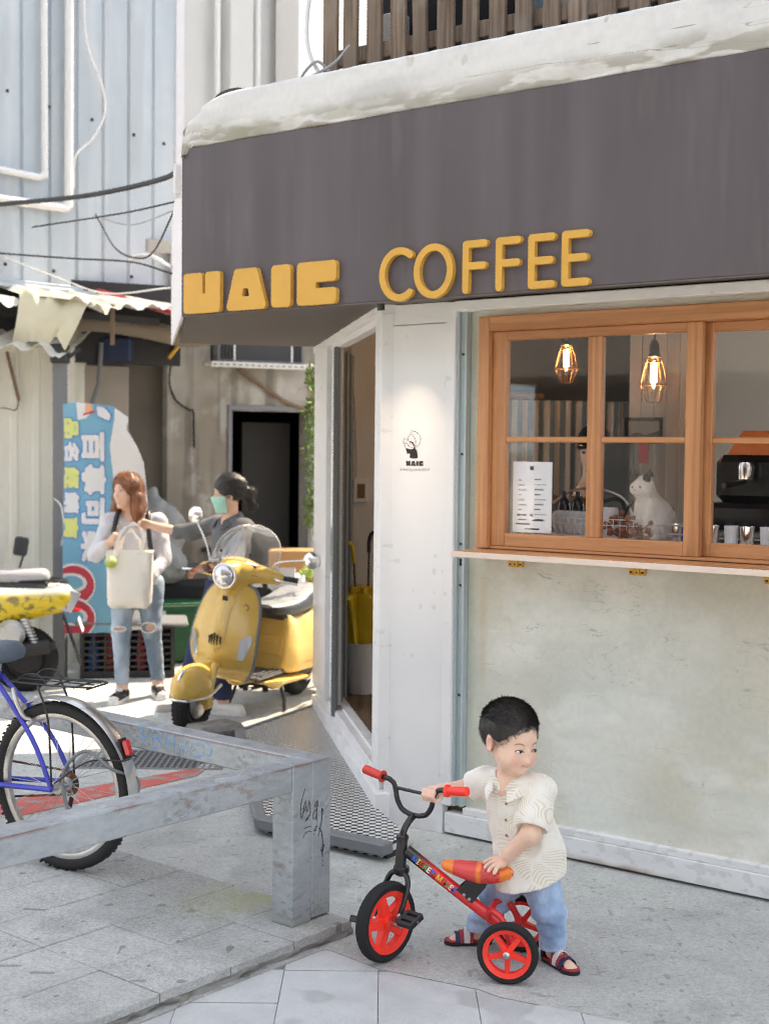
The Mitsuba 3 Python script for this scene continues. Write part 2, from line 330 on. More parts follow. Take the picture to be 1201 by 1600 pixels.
def f_skirt(p, n, uv):
    s = p.x * .8 - p.y * .6; a = fbm(s * 4, p.z * 14, 0, 4)
    col = mix((.62, .625, .62), (.72, .72, .71), a); rust = smoothstep(.034, .0, p.z - .012 * noise(s * 14)) * smoothstep(.38, .0, dr.abs(s + 2.52)); col = mix(col, (.21, .10, .04), .85 * rust)
    return mix(col, (.45, .45, .43), .40 * smoothstep(.56, .72, fbm(s * 26, p.z * 40, 4, 4)))
def f_check(p, n, uv):
    i = dr.floor(p.x / .026 + .013 * 0) ; j = dr.floor(p.y / .026); top = dr.abs(n.z) > .5
    k = dr.floor(p.z / .026); h = dr.select(top, i + j, dr.floor((p.x * .81 - p.y * .59) / .026) + k); odd = (h - 2 * dr.floor(h / 2)) > .5
    fx = dr.abs(p.x / .026 - i - .5); fy = dr.abs(p.y / .026 - j - .5); gr = (dr.maximum(fx, fy) > .46) & top
    d = .85 + .25 * fbm(p.x * 8, p.y * 8, 2, 3); col = dr.select(odd, rgb((.60, .61, .60)), rgb((.022, .023, .025))) * d
    return dr.select(gr, rgb((.20, .20, .19)), col)
def f_tin(p, n, uv):
    s = p.x * .69 + p.y * .724; a = fbm(s * 1.2, p.z * .8, 0, 4); st = fbm(s * 14, p.z * .7, 3, 4)
    b = cell_rand(s / .74, 2, 1); col = mix((.395, .440, .475), (.465, .505, .535), smoothstep(.3, .7, a)) * (.96 + .07 * b)
    col = mix(col, (.50, .52, .535), .4 * smoothstep(.5, .75, st)); red = smoothstep(-.95, -.45, s - (-1.09 * .69 + 12.3 * .724) + .95) * smoothstep(3.7, 3.0, p.z); 
    return mix(mix(col, (.54, .49, .51), .35 * red), (.33, .34, .35), .35 * smoothstep(.62, .8, fbm(s * 5, p.z * 1.1, 8, 3)))
def f_backwall(p, n, uv):
    s = p.x * .9 + p.y * .436; a = fbm(s * 1.8, p.z * 1.8, 0, 4); b = fbm(s * 7, p.z * 5, 4, 4); dr_ = fbm(s * 11, p.z * .9, 6, 3)
    col = mix((.24, .215, .18), (.40, .38, .345), smoothstep(.3, .65, a)); col = mix(col, (.50, .495, .475), .5 * smoothstep(.55, .75, b)); col = mix(col, (.13, .115, .095), .6 * smoothstep(.55, .75, dr_))
    e = dr.abs(fbm(s * 2.4, p.z * 2.4, 12, 4) - .5); return mix(col, (.16, .145, .125), .6 * smoothstep(.008, 0, e) * smoothstep(.45, .6, b))
def f_cream(p, n, uv):
    a = fbm(p.x * 3, p.y * 3, p.z * 1.2, 4); st = fbm(p.x * 22, p.y * 22, p.z * .8, 3)
    col = mix((.56, .54, .46), (.66, .65, .585), a); return mix(col, (.36, .29, .20), .45 * smoothstep(.6, .8, st) * smoothstep(1.2, 2.4, p.z))
def f_awning(p, n, uv):
    a = fbm(p.x * 3, p.y * 3, 0, 4); col = mix((.50, .49, .44), (.68, .67, .64), a); return mix(col, (.40, .30, .16), .4 * smoothstep(.58, .75, fbm(p.x * 6, p.y * 6, 5, 3)))
M('concrete', f_concrete, .82, spec=.25, bump=f_concrete_b, height=.0022)
M('granite', f_granite, .8, spec=.25, bump=f_granite_b, height=.004)
M('tile', f_tile, .72, spec=.3, bump=lambda p, n, uv: speck(p, 120), height=.0007)
M('broken', f_broken, .95, spec=.1)
M('plaster', f_plaster, .85, spec=.2, bump=f_plaster_b, height=.0012)
M('fascia', f_fascia, .55, spec=.4)
M('parapet', f_parapet, .85, spec=.2, bump=lambda p, n, uv: fbm(p.x * 40, p.y * 40, p.z * 40, 4), height=.006)
M('oakv', f_oakv, .42, spec=.4); M('oak', f_oakh, .42, spec=.4)
M('oldwood', f_oldwood, .85, spec=.2)
M('galv', f_galv, .5, metal=.35, spec=.5, bump=lambda p, n, uv: fbm(p.x * 26, p.y * 26, p.z * 26, 3), height=.0018)
M('white', f_white, .42, spec=.4)
M('skirt', f_skirt, .5, spec=.4)
M('check', f_check, .35, spec=.4)
M('tin', f_tin, .5, spec=.4)
M('backwall', f_backwall, .9, spec=.15, bump=lambda p, n, uv: fbm(p.x * 6, p.y * 6, p.z * 6, 4), height=.012)
M('cream', f_cream, .55, spec=.3)
M('awning', f_awning, .6, spec=.3)
M('chrome', (.80, .80, .80), .12, metal=1.0)
M('steel', (.50, .50, .50), .34, metal=1.0)
M('alu', (.62, .62, .62), .30, metal=1.0)
M('black', (.013, .013, .014), .42)
M('blackgloss', (.010, .010, .011), .18)
M('rubber', (.022, .022, .023), .8, spec=.2)
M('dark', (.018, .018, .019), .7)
M('charcoal', (.032, .034, .038), .6)
M('greypaint', (.16, .165, .175), .5)
M('letter', lambda p, n, uv: mix((.55, .305, .048), (.60, .34, .062), fbm(p.x * 5, p.y * 5, p.z * 5, 2)), .48, spec=.35)
M('channel', (.37, .43, .44), .5)
M('darkchannel', (.13, .145, .15), .45)
M('soffit', (.105, .090, .082), .6)
M('innerwhite', (.60, .59, .57), .7)
M('innergrey', (.18, .20, .205), .7)
M('ink', (.012, .012, .012), .7)
M('inkgrey', (.30, .30, .31), .7)
M('paper', (.72, .73, .75), .7)
M('brass', (.52, .30, .05), .4, metal=.5)
M('redpaint', lambda p, n, uv: mix((.46, .12, .10), (.30, .24, .23), smoothstep(.5, .72, fbm(p.x * 16, p.y * 16, 2, 4))), .75, spec=.2)
M('planks', lambda p, n, uv: mix((.09, .052, .03), (.20, .13, .075), fbm(p.x * 30, p.y * 2.5, 0, 3)), .6)
scene['m_glass'] = {'type': 'thindielectric', 'int_ior': 1.5}
scene['m_pane'] = {'type': 'thindielectric', 'int_ior': 1.5}

# ---------------------------------------------------------------- the ground
PAD = .05                                                 # the parking pad stands this high above the pavement
def RP(a, b): q = RF.p(a, b, 0); return (q[0], q[1])
setting('ground', bx(-60, 60, -40, 80, -.5, -.009), 'm_broken')
tile_zone = Polygon([(-.178, 4.60), (-.006, 4.43), (.31, 4.265), (.37, 4.205), (.72, 4.03), (.98, 3.88), (.98, 2.4), (-2.8, 2.4), RP(-1.9, -.12), RP(.01, -.12)]).buffer(0)
pad_zone = Polygon([RP(-2.6, -.06), RP(.19, -.06), RP(.19, 2.6), RP(-2.6, 2.6)])
ramp_zone = Polygon([(-.52, 6.03), (.025, 5.64), (.108, 5.76), (-.014, 6.186), (-.437, 8.733), (-.815, 7.90)])
grate_zone = Polygon([(-1.62, 7.22), (-1.00, 7.22), (-.86, 7.66), (-1.45, 7.66)])
pave = Polygon([(-14, -4), (14, -4), (14, 16), (-14, 16)]).difference(unary_union([tile_zone, pad_zone.buffer(-.02), grate_zone]))
setting('pavement', slab(pave, -.02, 0.0), 'm_concrete')
for i in range(-9, 6):
    for j in range(-9, 2):
        x0, y0 = -.31 + .305 * i, 4.41 + .27 * j
        c = sbox(x0 + .0013, y0 + .0013, x0 + .3037, y0 + .2687).intersection(tile_zone.buffer(-.003))
        if c.is_empty or c.area < .0008 or c.geom_type != 'Polygon': continue
        h = .0015 * rng.standard_normal()
        part('pavement', 'paving_tile', slab(c, -.02, -.001 + min(max(h, -.003), .002)), 'm_tile')
# the granite pad for parking cycles: bed, broken edge, slabs
bed = slab(Polygon([RP(-2.6, -.05), RP(.17, -.05), RP(.17, 2.6), RP(-2.6, 2.6)]), -.02, PAD - .012)
setting('parking_pad', bed, 'm_broken')
e = grid_mesh(np.array([[(x, y, z) for y, z in [(.02, -.02)] + [(-.092, -.02 + .041 * t) for t in np.linspace(0, 1, 6)] + [(-.092 + .112 * t, .021) for t in np.linspace(.06, 1, 6)]] for x in np.linspace(-2.6, .205, 190)]))
v = e.vertices; v[:, 1] -= (.028 * (meshkit.noise(v * [26, 26, 60], 3) - .35) + .02 * (meshkit.noise(v * [9, 9, 30], 8) - .5)) * (v[:, 1] < -.08) * 1.25; v[:, 2] += .01 * (meshkit.noise(v * 40, 5) - .5) * (v[:, 2] > .01)
part('parking_pad', 'crumbled_edge', RF(e), 'm_broken', smooth=50, label='crumbled mortar edge under the granite slabs')
av = [.20 - .29 * i for i in range(10)]; bv = [-.10] + [.19 + .294 * i for i in range(9)]
for i in range(len(av) - 1):
    for j in range(len(bv) - 1):
        m = bx(av[i + 1] + .0014, av[i] - .0014, bv[j] + .0014, bv[j + 1] - .0014, PAD - .03, PAD + .0012 * rng.standard_normal(), .0022)
        m.vertices[:, 2] += (m.vertices[:, 0] - av[i]) * .004 * rng.standard_normal()
        if j == 0:
            m = m.subdivide_to_size(.03); w = m.vertices; k = w[:, 1] < bv[0] + .008
            w[k, 1] += .006 * (meshkit.noise(w[k] * 45, 2) - .3)
        part('parking_pad', 'granite_slab', RF(m), 'm_granite')
# red line along the kerb, drain grate
setting('red_line', slab(Polygon([(-3.1, 4.85), (-1.719, 6.166), (-.95, 7.06), (-.93, 7.215), (-1.04, 7.17), (-1.807, 6.481), (-3.1, 5.15)]), .0005, .004), 'm_redpaint')
k = solo('drain_grate', cat(bx(-1.64, -.84, 7.20, 7.235, -.02, .003), bx(-1.64, -.84, 7.64, 7.675, -.02, .003), bx(-1.64, -1.61, 7.235, 7.64, -.02, .003), bx(-.87, -.84, 7.235, 7.64, -.02, .003)), 'm_greypaint',
         'grey steel drain grate in the road beyond the far rail', 'drain grate')
part(k, 'bars', cat([bx(x, x + .012, 7.235, 7.64, -.02, .002) for x in np.arange(-1.6, -.88, .034)] + [bx(-1.61, -.87, y, y + .008, -.016, .0015) for y in np.arange(7.28, 7.62, .06)]), 'm_greypaint')
e = rot(bx(-.16, .16, -.11, .11, -.02, .09, .03), 40, [0, 0, 1]); 
solo('kerb_stone', mv(e, -.98, 8.0), 'm_broken', 'dark worn kerb stone against the left side of the tiled ramp', 'kerb')
# ---------------------------------------------------------------- the coffee shop
shop = thing('coffee_shop', 'corner coffee shop with grey plaster front, white entrance and wooden window', 'coffee shop')
URIGHT = 1.0
wall = sbox(-3.30, .131, URIGHT, 2.33).difference(sbox(-3.235, 1.262, -.60, 2.262))
part(shop, 'plaster_wall', SF(upright(wall, .035, .17)), 'm_plaster')
part(shop, 'skirting', SF(cat(bx(-3.39, URIGHT, -.002, .12, .012, .100, .003), bx(-3.30, URIGHT, .006, .12, .1005, .131, .003))), 'm_skirt')
# white corner panel with its header, post and channel
part(shop, 'corner_panel', SF(bx(-3.728, -3.402, .002, .05, .0, 2.243, .002)), 'm_white')
part(shop, 'corner_panel', SF(bx(-3.728, -3.402, .006, .05, 2.246, 2.335, .002)), 'm_white')
part(shop, 'post', SF(bx(-3.4015, -3.350, -.018, .05, .135, 2.33, .003)), 'm_white')
part(shop, 'channel', SF(cat(bx(-3.3495, -3.338, -.004, .05, .135, 2.33), bx(-3.3375, -3.312, .012, .06, .135, 2.33), bx(-3.312, -3.302, .0, .06, .135, 2.33))), 'm_channel')
for z in (2.1, 1.67, 1.28, 1.235, 1.19, 1.10, .62): part(shop, 'screw', SF(bx(-3.332, -3.322, .008, .016, z, z + (.03 if z == 1.19 else .009))), 'm_dark')
part(shop, 'lintel_rail', SF(bx(-3.338, URIGHT, -.05, .034, 2.286, 2.329, .004)), 'm_white')
# entrance on the chamfer
for nm, m in (('door_header', cat(bx(-.06, 2.575, -.012, .06, 2.30, 2.372, .003), bx(.62, 2.36, .012, .07, 2.268, 2.2995, .003))), ('threshold', cat(bx(0.0, 2.575, -.016, .10, .0, .135, .004), bx(.02, 2.5, .012, .10, .1355, .205, .006), bx(.02, 2.5, .055, .11, .2055, .222, .003))),
              ('door_jamb', bx(0.0, .60, -.01, .05, .2055, 2.2995, .004)), ('door_jamb', bx(2.40, 2.572, -.006, .05, .2055, 2.2995, .004))):
    part(shop, nm, CF(m), 'm_white')
dl = part(shop, 'sliding_door', CF(bx(.605, .86, .02, .055, .222, 2.268, .004)), 'm_white')
part(dl, 'latch', CF(cat(bx(.66, .74, .014, .0195, .98, 1.24, .002), bx(.68, .72, .012, .0138, 1.0, 1.06), bx(.68, .72, .012, .0138, 1.15, 1.19))), 'm_steel')
# inside
part(shop, 'entry_side_wall', cat([obox((-.275 + .055 * t + dx, 7.86 + .74 * t, 1.22), (.07, 1, 0), (0, 0, 1), .11, 2.1, .03 + (.03 if k % 2 else 0), .006) for k, t in enumerate(np.linspace(0, 1, 7)) for dx in (0,)]), 'm_darkchannel')
IN_BACK = Frame((-.30, 8.60), (.957, .29))
part(shop, 'back_wall', IN_BACK(bx(0, 5.6, 0, .10, .1, 2.62)), 'm_innerwhite')
room = Polygon([SF.p(-3.70, .06)[:2], SF.p(URIGHT, .06)[:2], SF.p(URIGHT, 3.6)[:2], IN_BACK.p(5.6, .05)[:2], IN_BACK.p(0.02, .05)[:2], CF.p(.05, .06)[:2]])
part(shop, 'floor', slab(room, .1, .20), 'm_planks')
part(shop, 'ceiling', slab(room, 2.64, 2.70), 'm_innergrey')
part(shop, 'right_wall', SF(bx(URIGHT - .1, URIGHT, .18, 3.7, .1, 2.63)), 'm_innergrey')
# soffit, roof slab, parapet, upper storey
a = [SF.p(-4.655, -.33)[:2], SF.p(URIGHT, -.33)[:2], SF.p(URIGHT, .2)[:2], SF.p(-3.70, .2)[:2], CF.p(0.0, .1)[:2], (-1.275, 8.55)]
part(shop, 'soffit', slab(Polygon(a), 2.337, 2.36), 'm_soffit')
part(shop, 'roof_slab', slab(Polygon([SF.p(-4.63, -.33)[:2], SF.p(URIGHT, -.33)[:2], SF.p(URIGHT, 4)[:2], (3.6, 9.6), (-.43, 8.7), (-1.255, 8.53)]), 2.72, 3.07), 'm_soffit')
pp_ = np.array(sbox(-.356, 3.098, -.14, 3.281).buffer(.018, quad_segs=3).segmentize(.025).exterior.coords[:-1])
par = grid_mesh(np.array([[(x, a, b) for a, b in pp_] for x in np.linspace(-4.66, URIGHT + .1, 170)]))
v = par.vertices; lx = np.clip((-4.30 - v[:, 0]) / .36, 0, 1)
v[:, 2] = np.where(v[:, 2] > 3.15, v[:, 2] - .13 * lx ** 2.4, v[:, 2]); v += (.010 * (meshkit.noise(v * [3, 8, 8], 1) - .5) + .007 * (meshkit.noise(v * [22, 30, 30], 2) - .5))[:, None] * [0, 1, .8]
v[:, 1] += .034 * np.clip((3.155 - v[:, 2]) / .05, 0, 1) * np.clip(meshkit.noise(v * [7, 1, 30], 6) * 1.6 - .35, 0, 1)
v[:, 0] += (v[:, 0] < -4.55) * np.clip((v[:, 2] - 3.1) * .28, 0, 1)
part(shop, 'parapet', SF(par), 'm_parapet', smooth=50, label='weathered white concrete parapet above the brown sign')
part(shop, 'parapet_return', cat(obox((-1.06, 7.55, 3.17), (-.178, .984, 0), (0, 0, 1), 1.9, .17, .12, .03)), 'm_parapet')
M('upper', lambda p, n, uv: mix((.50, .50, .49), (.66, .66, .65), fbm(p.x * 2, p.y * 2, p.z * 2, 4)), .8)
up = sbox(-3.98, 3.07, URIGHT + 3, 5.9).difference(unary_union([sbox(-3.75, 3.07, -3.35, 4.9), sbox(-2.75, 3.5, -1.2, 4.9)]))
part(shop, 'upper_wall', SF(upright(up, .75, .9)), 'm_upper')
part(shop, 'upper_side_wall', SF(bx(-3.98, -3.86, .9, 3.0, 3.07, 5.9)), 'm_upper')
part(shop, 'upper_roof', SF(bx(-4.0, URIGHT + 3, .74, 3.2, 5.9, 6.0)), 'm_upper')
wn = part(shop, 'upper_window', SF(cat(bx(-2.75, -2.69, .72, .8, 3.5, 4.9), bx(-2.0, -1.94, .72, .8, 3.5, 4.9), bx(-1.26, -1.2, .72, .8, 3.5, 4.9), bx(-2.69, -1.26, .72, .8, 4.84, 4.9), bx(-2.69, -1.26, .72, .8, 3.5, 3.56))), 'm_alu')
M('bluepane', (.10, .16, .22), .08, spec=.7)
part(wn, 'pane', SF(bx(-2.69, -1.26, .77, .775, 3.56, 4.84)), 'm_bluepane')
part(shop, 'balcony_door', SF(bx(-3.75, -3.35, .84, .88, 3.07, 4.9)), 'm_dark')

# sliding wooden window
win = shop + '__window'; say(win, 'wooden takeaway window with sliding sashes')
def wood(name, x0, x1, y0, y1, z0, z1, b=.003): part(win, name, SF(bx(x0, x1, y0, y1, z0, z1, b)), 'm_oakv' if z1 - z0 > x1 - x0 else 'm_oak')
wood('frame_stile', -3.232, -3.178, -.02, .13, 1.2735, 2.2585, .004); wood('frame_head', -3.1775, -.62, -.02, .13, 2.195, 2.2585, .004); wood('frame_stile', -.62, -.56, -.02, .13, 1.2735, 2.2585, .004); wood('frame_sill', -3.1775, -.62, .0, .13, 1.2735, 1.284, .002)
def sash(x0, x1, y, mids, stiles=(.066, .062)):
    wood('stile', x0, x0 + stiles[0], y, y + .036, 1.285, 2.194); wood('stile', x1 - stiles[1], x1, y, y + .036, 1.285, 2.194)
    wood('rail', x0 + stiles[0], x1 - stiles[1], y + .0008, y + .0352, 2.156, 2.194); wood('rail', x0 + stiles[0], x1 - stiles[1], y + .0008, y + .0352, 1.285, 1.340)
    edges = [x0 + stiles[0]] + [e for q in mids for e in q] + [x1 - stiles[1]]
    for q in mids: wood('mullion', q[0], q[1], y + .0004, y + .0356, 1.3405, 2.1555)
    for i in range(0, len(edges), 2): wood('glazing_bar', edges[i], edges[i + 1], y + .004, y + .032, 1.726, 1.750)
    for i in range(0, len(edges), 2):
        for z0, z1 in ((1.3402, 1.7258), (1.7502, 2.1558)):
            part(win, 'pane', SF(TM([(edges[i], y + .018, z0), (edges[i + 1], y + .018, z0), (edges[i + 1], y + .018, z1), (edges[i], y + .018, z1)], [(0, 1, 2), (0, 2, 3)])), 'm_pane')
sash(-3.1765, -2.229, .012, [(-2.722, -2.657)], (.068, .064))
sash(-2.262, -1.30, .062, [(-1.80, -1.74)], (.058, .066))
sash(-1.35, -.63, .012, [], (.066, .066))
# shelf under the window with brass hinges
sh = solo('counter_shelf', SF(bx(-3.235, -.50, -.20, .030, 1.2455, 1.270, .004)), 'm_oak', 'pale wooden serving shelf under the takeaway window', 'shelf')
M('shelfedge', lambda p, n, uv: mix((.62, .50, .40), (.72, .62, .54), fbm(p.x * 20, p.y * 20, p.z * 60, 3)), .6)
part(sh, 'edge_strip', SF(bx(-3.236, -.499, -.2035, -.2002, 1.246, 1.2695, .001)), 'm_shelfedge')
for u in (-3.058, -2.492, -1.93, -1.36):
    h = part(sh, 'bracket', SF(cat(bx(u - .036, u - .013, .022, .0345, 1.198, 1.2452, .002), bx(u - .0115, u + .0115, .019, .0345, 1.198, 1.2452, .002), bx(u + .013, u + .036, .022, .0345, 1.198, 1.2452, .002))), 'm_brass')
    part(h, 'holes', SF(cat([bx(u + dx - .004, u + dx + .004, .0175, .0225 if dx else .0192, z, z + .007) for dx in (-.025, 0, .025) for z in (1.206, 1.229)])), 'm_dark')

# ---------------------------------------------------------------- the sign
sign = thing('shop_sign', 'dark brown fascia sign over the shop front with raised yellow letters', 'shop sign')
part(sign, 'board', SF(bx(-4.674, URIGHT, -.35, -.331, 2.309, 3.080, .003)), 'm_fascia')
M('sheet', (.62, .60, .61), .5)
part(sign, 'side_panel', cat(obox((-1.135, 7.53, 2.70), (-.178, .984, 0), (0, 0, 1), 1.93, .76, .012)), 'm_sheet')
part(sign, 'bottom_trim', SF(bx(-4.67, URIGHT, -.349, -.32, 2.3035, 2.3085)), 'm_soffit')
def letter(poly, d=.024):
    m = upright(poly, -.350 - d, -.3505); part(sign, 'letter', SF(m), 'm_letter')
Z0, Z1 = 2.312, 2.497
letter(rpoly([(-4.634, Z0), (-4.402, Z0), (-4.402, Z1), (-4.494, Z1), (-4.497, 2.40), (-4.512, 2.40), (-4.516, Z1), (-4.634, Z1)], .016).buffer(0))
A_ = rpoly([(-4.366, Z0), (-4.118, Z0), (-4.178, Z1), (-4.312, Z1)], .018).difference(rpoly([(-4.268, 2.372), (-4.222, 2.372), (-4.231, 2.408), (-4.259, 2.408)], .004)); letter(A_)
letter(rpoly([(-4.092, Z0), (-3.980, Z0), (-3.980, Z1), (-4.092, Z1)], .020))
letter(rpoly([(-3.943, Z0), (-3.724, Z0), (-3.724, 2.382), (-3.836, 2.382), (-3.836, 2.408), (-3.724, 2.408), (-3.724, Z1), (-3.943, Z1)], .018))
Z0, Z1, W = 2.326, 2.506, .029
def arc(cx, cz, rx, rz, a0, a1, n=40): return [(cx + rx * math.cos(math.radians(a)), cz + rz * math.sin(math.radians(a))) for a in np.linspace(a0, a1, n)]
letter(stroke(arc(-3.392, 2.411, .088, .096, 52, 308), W))
letter(stroke(arc(-3.222, 2.413, .082, .096, 0, 360), W))
for x in (-3.065, -2.910): letter(unary_union([stroke([(x, Z0), (x, Z1), (x + .086, Z1)], W), stroke([(x, 2.420), (x + .082, 2.420)], W)]))
for x in (-2.763, -2.616): letter(unary_union([stroke([(x + .09, Z1), (x, Z1), (x, Z0), (x + .09, Z0)], W), stroke([(x, 2.418), (x + .082, 2.418)], W)]))

# logo, shop name and motto printed on the white panel (flat, 1 mm)
def printed(poly, mat, name='printed_logo', lab=None): part(shop, name, SF(upright(poly, .0005, .0018)), mat, label=lab)
def L(px, pz): return (-3.634 + (px - 270) * .0004115, 1.7765 - (pz - 165) * .000385)   # drawing units of the emblem
ap = Polygon([L(*q) for q in ((300, 365), (345, 380), (400, 378), (412, 350), (395, 315), (360, 288), (366, 284), (404, 308), (424, 345), (428, 380), (448, 385), (464, 478), (430, 488), (385, 486), (355, 476), (360, 430), (322, 436))])
lines = [[(382, 165), (365, 205), (400, 225), (425, 260), (435, 285), (428, 305), (440, 345), (450, 358)], [(378, 165), (440, 185), (480, 215), (498, 260), (490, 310), (465, 345), (440, 350)], [(360, 208), (345, 225), (330, 250), (338, 262), (328, 272)],
         [(274, 258), (268, 300), (285, 335), (302, 368)], [(274, 258), (320, 272), (352, 290), (385, 312), (402, 345)], [(285, 318), (315, 305), (330, 330), (345, 350), (385, 362)], [(340, 345), (352, 312), (370, 300)], [(372, 236), (374, 244)]]
printed(unary_union([ap] + [stroke([L(*q) for q in l], .0016) for l in lines]), 'm_ink', lab='black line emblem of a figure in an apron')
s, ox, oz = .24, -3.620, 1.5985
small = [rpoly([(-4.634, 2.312), (-4.402, 2.312), (-4.402, 2.497), (-4.494, 2.497), (-4.497, 2.40), (-4.512, 2.40), (-4.516, 2.497), (-4.634, 2.497)], .006), A_, rpoly([(-4.092, 2.312), (-3.980, 2.312), (-3.980, 2.497), (-4.092, 2.497)], .01), rpoly([(-3.943, 2.312), (-3.724, 2.312), (-3.724, 2.382), (-3.836, 2.382), (-3.836, 2.408), (-3.724, 2.408), (-3.724, 2.497), (-3.943, 2.497)], .008)]
from shapely import affinity
sc = .0925 / .91
printed(unary_union([affinity.scale(affinity.translate(q, 4.634, -2.312), sc, sc * 1.15, origin=(0, 0)) for q in small]).buffer(0) if False else affinity.translate(unary_union([affinity.scale(affinity.translate(q, 4.634, -2.312), sc, sc * 1.15, origin=(0, 0)) for q in small]), -3.618, 1.620), 'm_ink', lab='small black shop name')
def lettering(text, h, m4, mat, holder, name, depth=.0012, bold=False, lab=None):
    t = meshkit.text_mesh(text, h, depth, bold); part(holder, name, xf(t, m4), mat, label=lab)
def wallm(frame, x, y, z, w=None, text=None, h=None):
    m = np.eye(4); m[:3, 0] = (1, 0, 0); m[:3, 1] = (0, 0, 1); m[:3, 2] = (0, -1, 0); m[:3, 3] = (x, y, z); return frame.m @ m
lettering('Brewing since 2020', .0125, wallm(SF, -3.652, .0018, 1.598), 'm_inkgrey', shop, 'motto')

# lamp in the soffit that throws the warm patch on the panel
dl = thing('soffit_spotlight', 'small black spotlight under the sign that warms the white panel', 'spotlight')
part(dl, 'body', SF(mv(rot(lathe([(0, -.03), (.016, -.03), (.018, .02), (.012, .025)], 16), 12, [1, 0, 0]), -3.565, -.27, 2.312)), 'm_black')
q = SF.p(-3.565, -.268, 2.272)
scene['soffit_light'] = {'type': 'spot', 'to_world': T().look_at(origin=q.tolist(), target=SF.p(-3.575, .0, 1.40).tolist(), up=[.6, .8, .1]), 'intensity': {'type': 'rgb', 'value': [.22, .16, .105]}, 'cutoff_angle': 27.0, 'beam_width': .5}

# ---------------------------------------------------------------- ramp of checkered mosaic before the entrance
rz = .065
k = solo('entrance_ramp', slab(ramp_zone, .0, rz), 'm_check', 'low ramp of black and white checkered mosaic before the entrance', 'ramp')
b0, b1 = V(-.53, 6.0, 0), V(.03, 5.60, 0)
part(k, 'timber_edge', obox((b0 + b1) / 2 + V(0, 0, rz - .012), b1 - b0, (.58, .81, 0), np.linalg.norm(b1 - b0), .075, .05, .006), 'm_greypaint', label='grey timber edge board')
c0, c1 = V(-.53, 5.99, 0), V(-.825, 7.9, 0)
part(k, 'side_edge', obox((c0 + c1) / 2 + V(0, 0, rz - .013), c1 - c0, (1, .15, 0), np.linalg.norm(c1 - c0), .05, .05, .005), 'm_greypaint')
c0, c1 = V(-.825, 7.9, 0), V(-.44, 8.72, 0)
part(k, 'back_edge', obox((c0 + c1) / 2 + V(0, 0, rz - .016), c1 - c0, (.5, -.8, 0), np.linalg.norm(c1 - c0), .03, .05, .004), 'm_greypaint')

# ---------------------------------------------------------------- balcony fence above
fence = thing('balcony_fence', 'brown weathered wooden slat fence on the balcony above the sign', 'fence')
M2 = 'm_oldwood'
for i in range(38):
    u = -3.972 + .1262 * i + .006 * rng.standard_normal(); w = .077 + .004 * rng.standard_normal()
    m = bx(u - w / 2, u + w / 2, -.135, -.112, 3.285, 4.35, .003); m = rot(m, .5 * rng.standard_normal(), [0, 1, 0], (u, 0, 3.3)); part(fence, 'slat', SF(m), M2)
for z in (3.40, 4.2): part(fence, 'rail', SF(bx(-4.02, .86, -.1115, -.07, z, z + .07, .003)), M2)

# loose wires on the parapet and a junction box at the end of the sign
def loose(pts, r, mat, lab): solo('cable', tube(spline([SF.p(*q) for q in pts], 8), r, 6), mat, lab, 'cable', smooth=True)
M('wiregrey', (.30, .30, .31), .5)
loose([(-4.52, -.30, 3.29), (-4.46, -.31, 3.315), (-4.38, -.30, 3.325), (-4.30, -.29, 3.31), (-4.24, -.26, 3.295)], .007, 'm_black', 'short black cable lying on the rounded end of the white parapet')
loose([(-4.10, -.20, 3.31), (-4.02, -.24, 3.36), (-3.96, -.22, 3.40), (-3.93, -.17, 3.34), (-4.02, -.15, 3.31)], .007, 'm_wiregrey', 'coiled grey wire on the parapet at the foot of the balcony fence')
loose([(-3.93, -.20, 3.30), (-4.02, -.21, 3.45), (-4.05, -.19, 3.62), (-4.02, -.17, 3.9), (-4.0, -.15, 4.4)], .009, 'm_pvc2' if 'm_pvc2' in scene else M('pvc2', (.60, .60, .60), .5), 'white cable running up beside the first slat of the balcony fence')
loose([(-4.14, -.22, 3.31), (-4.0, -.26, 3.32), (-3.86, -.24, 3.37), (-3.80, -.20, 3.45)], .006, 'm_wiregrey', 'thin grey wire end sticking up from the parapet beside the coil')
jb = solo('junction_box', obox((-1.0, 6.75, 2.98), (-.178, .984, 0), (0, 0, 1), .12, .15, .07, .008), 'm_sheet', 'small white junction box on the left end of the brown sign', 'junction box')

M('net', (.018, .020, .022), .9)  # added dark sheet that makes the gaps between the slats dark
solo('added_backing', SF(bx(-3.93, URIGHT, .10, .104, 3.09, 4.25)), 'm_net', 'added dark net behind the balcony fence slats', 'net')
M('clutterblue', (.20, .30, .38), .6); M('clutterwhite', (.50, .50, .49), .6)
for i, (u, w_, z0, z1, mt, lab) in enumerate(((-3.76, .09, 3.3, 3.62, 'clutterwhite', 'white object at the left behind the balcony slats'), (-3.28, .16, 3.3, 3.46, 'clutterwhite', 'low white box behind the balcony slats'), (-2.99, .10, 3.3, 3.9, 'clutterblue', 'tall pale blue box behind the balcony slats'), (-2.86, .10, 3.3, 3.55, 'clutterwhite', 'white crate right of the tall blue box on the balcony'), (-2.68, .12, 3.3, 3.8, 'clutterblue', 'second blue box from the left behind the balcony slats'), (-2.42, .10, 3.3, 3.48, 'clutterwhite', 'small white box at the right behind the balcony slats'))):
    solo('balcony_box', SF(bx(u, u + w_, -.03, .07, z0, z1, .008)), 'm_' + mt, lab, 'box')
